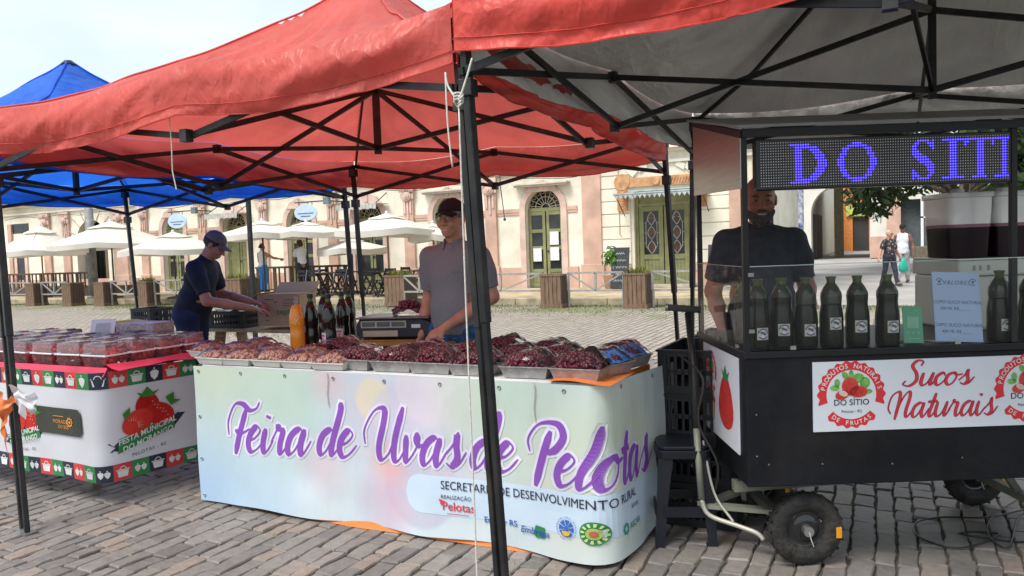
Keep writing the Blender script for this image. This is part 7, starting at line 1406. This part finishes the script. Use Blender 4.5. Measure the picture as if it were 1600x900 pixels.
guard('metal guard rail between the two planters before the green doors', us[1]+.34, us[0]-.34); guard('metal guard rail right of the dry plants reaching behind the cart', us[0]+.34, us[0]+3.2); guard('metal guard rail left of the planter by the arched door', us[1]-2.6, us[1]-.34); guard('metal guard rail beside the pale brown planter', D(650, 450, 17.6)[0], D(700, 450, 17.6)[0]); guard('metal guard rail right of the fourth planter', us[2]+.3, us[2]+2.3); guard('metal guard rail between first and second planter at left', us[5]+.3, us[4]-.3); guard('metal guard rail right of the third planter at left', us[3]+.3, us[2]-.3); guard('metal guard rail at the left picture edge', us[5]-2.4, us[5]-.3); guard('metal guard rail left of the planter behind the crates', g2-2.2, g2-.45)
def umbrella(label, px, peak_y, eave_y, half_px, v, wood=True, tilt_=0, sides=8, rotu=.3, val=.18):
    pk = D(px, peak_y, v); ev = D(px, eave_y, v); dep = PR(pk)[2]; rad = half_px*dep/FPX; base = np.array((pk[0], v, .13 if v > 18 else 0)); t = thing('parasol', label, 'parasol', base, 0, 'cream parasols over the terrace'); ze, zp = ev[2]-base[2], pk[2]-base[2]; c = MB(); pts = []
    n = sides; ring = lambda r, z, sag=0: [(r*math.cos(2*math.pi*i/(n*4)+rotu)*(1 if i % 4 == 0 else 1-.035*(1-abs((i % 4)-2)/2.)-.03), r*math.sin(2*math.pi*i/(n*4)+rotu)*(1 if i % 4 == 0 else 1-.035), z-sag*(0 if i % 4 == 0 else .02+.03*(2-abs((i % 4)-2)))) for i in range(n*4)]
    A = [ring(rad*.28, zp-(zp-ze)*.30, .3), ring(rad*.65, zp-(zp-ze)*.68, .6), ring(rad, ze, 1.0), ring(rad*1.0, ze-val, 1.0)]; vs = [p for r in A for p in r]; k = n*4
    c.add(vs, [(j*k+i, j*k+(i+1) % k, (j+1)*k+(i+1) % k, (j+1)*k+i) for j in range(3) for i in range(k)]); CRM = M('cream_parasol', (.72, .69, .62), .85, var=.05, scale=1.5, transl=.22, dirt=.1); o = c.build('canopy', CRM, t, smooth=True, auto=True)
    w = MB(); B2 = [ring(.03, zp+.02), ring(rad*.2, zp-(zp-ze)*.16, .3), ring(rad*.36, zp-(zp-ze)*.28, .5)]; vs = [p for r in B2 for p in r]; w.add(vs, [(j*k+i, j*k+(i+1) % k, (j+1)*k+(i+1) % k, (j+1)*k+i) for j in range(2) for i in range(k)]); w.build('vent_cap', CRM, o, smooth=True)
    MB().tube([(0, 0, 0), (0, 0, zp)], .03, 8).build('pole', M('parasol_wood', (.38, .2, .09), .6) if wood else IRON, t); MB().sphere((0, 0, zp+.04), .05, 8, 6).build('finial', PAPW, t)
    for i in range(n): a = 2*math.pi*i/n+rotu; MB().bar((math.cos(a)*.05, math.sin(a)*.05, zp-.05), (math.cos(a)*rad*.97, math.sin(a)*rad*.97, ze-.03), .025).build('rib', M('rib_wood', (.3, .22, .14), .6), t)
    MB().lathe([(.3, 0), (.3, .06), (.08, .09)], 14).build('foot', IRON, t)
for a in (('cream parasol at the far left, edge cut by the tent leg', 62, 353, 391, 66, 19.2, 1, 0, 4, .75, .2), ('wide cream parasol second from the left before the arch', 172, 346, 380, 92, 18.7, 0, 0, 4, .72), ('cream parasol third from the left behind the man in navy', 270, 363, 388, 84, 18.2, 0, 0, 4, .3), ('cream parasol above the waitresses, left of two', 409, 345, 364, 66, 19.0, 0, 0, 4, .7), ('cream parasol above the waitresses, right of two', 478, 347, 362, 64, 19.8, 0, 0, 4, .4), ('large cream parasol left of the grape seller', 604, 334, 358, 84, 18.9, 1, 0, 4, .95), ('low cream parasol behind the paired tent legs', 549, 373, 387, 56, 20.4, 0, 0, 4, .4), ('cream parasol half hidden behind the grape seller', 676, 349, 366, 40, 19.6, 1, 0, 4, .5)): umbrella(*a)
def balustrade(label, u0, u1, v, z=.13, h=.95):
    t = thing('balustrade', label, 'railing', ((u0+u1)/2, v, z), 0, 'brown terrace balustrades'); a = (u1-u0)/2; MB().bx(-a, a, -.04, .04, h-.07, h).build('top_rail', BRN, t); MB().bx(-a, a, -.03, .03, .1, .16).build('bottom_rail', BRN, t); k = -a+.03; i = 0
    while k < a: MB().bx(k, k+(.14 if i % 3 == 0 else .05), -.02, .02, 0 if i % 3 == 0 else .16, h-.07).build('baluster', BRN, t); k += .26; i += 1
balustrade('brown wooden balustrade on the left terrace', D(8, 430, 19.9)[0], D(150, 430, 19.9)[0], 19.9); balustrade('brown wooden balustrade behind the two waitresses', D(400, 425, 20.6)[0], D(548, 425, 20.6)[0], 20.6)
t = thing('terrace_deck', 'raised dark terrace platform behind the left planters', 'platform', (D(60, 430, 20)[0], 20.4, .13)); MB().bx(-2.6, 3.9, -.7, 1.2, 0, .34).build('deck', BRN, t)
def fold_chair(label, loc, rot):
    t = thing('folding_chair', label, 'chair', loc, rot, 'black folding chairs on the terrace')
    for s in (-1, 1): MB().bar((s*.2, -.22, 0), (s*.2, .16, .84), .03, .045).build('leg', BLKW, t); MB().bar((s*.17, .24, 0), (s*.17, -.18, .45), .03, .045).build('leg', BLKW, t)
    for k in range(5): MB().bx(-.19, .19, -.2+k*.08, -.2+k*.08+.06, .44, .46).build('seat_slat', BLKW, t)
    for k in range(2): MB().bx(-.22, .22, .10+k*.035, .125+k*.035, .64+k*.12, .72+k*.12).build('back_slat', BLKW, t)
    for y, z in ((-.19, .08), (.2, .08)): MB().bx(-.18, .18, y-.012, y+.012, z, z+.03).build('stretcher', BLKW, t)
    return t
fc = fold_chair('black folding chair at the left end of the terrace seats', (D(497, 440, 19)[0], 18.7, .13), .3)
def cafe_table(label, loc, rot=0):
    t = thing('cafe_table', label, 'table', loc, rot, 'black cafe tables on the terrace')
    for k in range(6): MB().bx(-.36+k*.12, -.36+k*.12+.11, -.36, .36, .72, .75).build('top_slat', BLKW, t)
    for s in (-1, 1): MB().bar((s*.3, -.3, 0), (s*.3, .3, .72), .04).build('leg', BLKW, t); MB().bar((s*.27, .3, 0), (s*.27, -.3, .72), .04).build('leg', BLKW, t)
    return t
ct = cafe_table('black slatted cafe table left of the paired tent legs', (D(515, 440, 19)[0], 19.0, .13))
for i, (x, v, l) in enumerate(((590, 18.95, 'before the large parasol pole'), (655, 19.3, 'behind the pale brown planter'), (555, 19.7, 'behind the paired tent legs'))): dup(ct, (D(x, 440, v)[0], v, .13), .1*i, 'black slatted cafe table '+l)
for i, (x, v, r, l) in enumerate(((478, 19.0, 2.9, 'before the waitress with the bob'), (530, 18.5, .1, 'left of the paired tent legs, front'), (545, 19.4, 3.3, 'left of the paired tent legs, rear'), (575, 18.5, .4, 'right of the paired tent legs, front'), (605, 18.45, -.2, 'nearest before the pale brown planter'), (590, 19.6, 3.0, 'beyond the table before the large parasol'), (665, 18.7, .3, 'between the pale planter and the seller'), (685, 19.0, 1.4, 'close to the left of the seller'), (640, 19.9, 2.8, 'behind the pale brown planter'), (510, 19.6, 1.6, 'behind the dark bottles'))): dup(fc, (D(x, 440, v)[0], v, .13), r, 'black folding chair '+l)
# chalkboard and pot plant by the green doors
CHK = M('chalkboard', (.035, .04, .045), .7, var=.2); t = thing('chalkboard', 'chalkboard menu leaning by the green double doors', 'sign', (*D(969, 430, 21.6)[:2], .13), R_(-8)); MB().box((0, 0, .62), (.56, .03, 1.2), rx(R_(-9))).build('board', CHK, t); m = MB()
for i, hw_ in enumerate((.14, .2, .22, .12, .19)): m.tube([rx(R_(-9))@np.array((-hw_+2*hw_*q/24, -.018, .42-i*.2+.03*math.sin(q*2.3+i)+.02*math.sin(q*5.1)))+np.array((0, 0, .62)) for q in range(25)], .008, 4)
m.build('chalk_writing', M('chalk', (.5, .55, .58), .9), t)
t = dup(t, (*D(1122, 430, 21.6)[:2], .13), R_(-4), 'second chalkboard showing through the side glass of the cart')
t = thing('pot_plant', 'leafy green plant in a terracotta pot by the chalkboard', 'plant', (*D(956, 430, 21.8)[:2], .13)); MB().lathe([(.2, 0), (.26, .4), (.28, .42), (.24, .42)], 16).build('pot', PINK, t, smooth=True); l = MB(); r = random.Random(4)
for i in range(90):
    d = nrm((r.gauss(0, 1), r.gauss(0, 1), r.gauss(.5, .8))); q = np.array((0, 0, .85))+d*np.array((.3, .3, .42))*r.uniform(.5, 1); a = nrm(np.cross(d, (r.gauss(0, 1), r.gauss(0, 1), r.gauss(0, 1)))); b = np.cross(a, d); l.add([q-a*.09, q+b*.06+d*.03, q+a*.09, q-b*.06+d*.03], [(0, 1, 2, 3)])
l.build('foliage', M('bright_leaves', (.10, .24, .04), .5, var=.3, transl=.3), t); MB().tube([(0, 0, .4), (.02, 0, .9)], .02, 6).build('stem', BRN, t)
# posts
pp = D(145, 430, 18.4); t = thing('lamp_post', 'grey round steel post standing before the arch at left', 'post', (pp[0], 18.4, .1)); MB().lathe([(.17, 0), (.16, 1.5), (.14, 4.6)], 16).build('pole', M('weathered_post', (.27, .27, .27), .6, metal=.3, var=.2, dirt=.3), t, smooth=True); MB().lathe([(.24, 0), (.24, .1), (.18, .14)], 16).build('base', GALV, t); MB().bx(-.13, .13, -.19, -.17, 1.7, 2.0).build('notice', PAPW, t)
pp = D(394, 430, 9.0); t = thing('slim_post', 'slim black post beyond the blue canopy edge', 'post', (pp[0], 9.0, 0)); MB().bx(-.028, .028, -.028, .028, 0, 2.5).build('pole', FRAME, t); MB().bx(-.06, .06, -.06, .06, 0, .01).build('base', GALV, t)
pp = D(1253, 430, 21.5); t = thing('sticker_post', 'navy post covered in white stickers behind the cart seller', 'post', (pp[0], 21.5, 0)); MB().lathe([(.07, 0), (.07, 4.2)], 12).build('pole', M('navy_sticker', (.05, .07, .2), .5, scale=9, col2=(.6, .62, .66)), t); MB().lathe([(.13, 0), (.13, .03)], 12).build('base', GALV, t)
t = thing('stone_bench', 'low pale stone block at the plaza beside the dispenser', 'bench', (*G(1452, 418)[:2], 0)); MB().bx(-.6, 1.2, -.5, .5, 0, .9).build('block', M('pale_stone', (.42, .36, .26), .9, var=.15), t, bevel=.02)
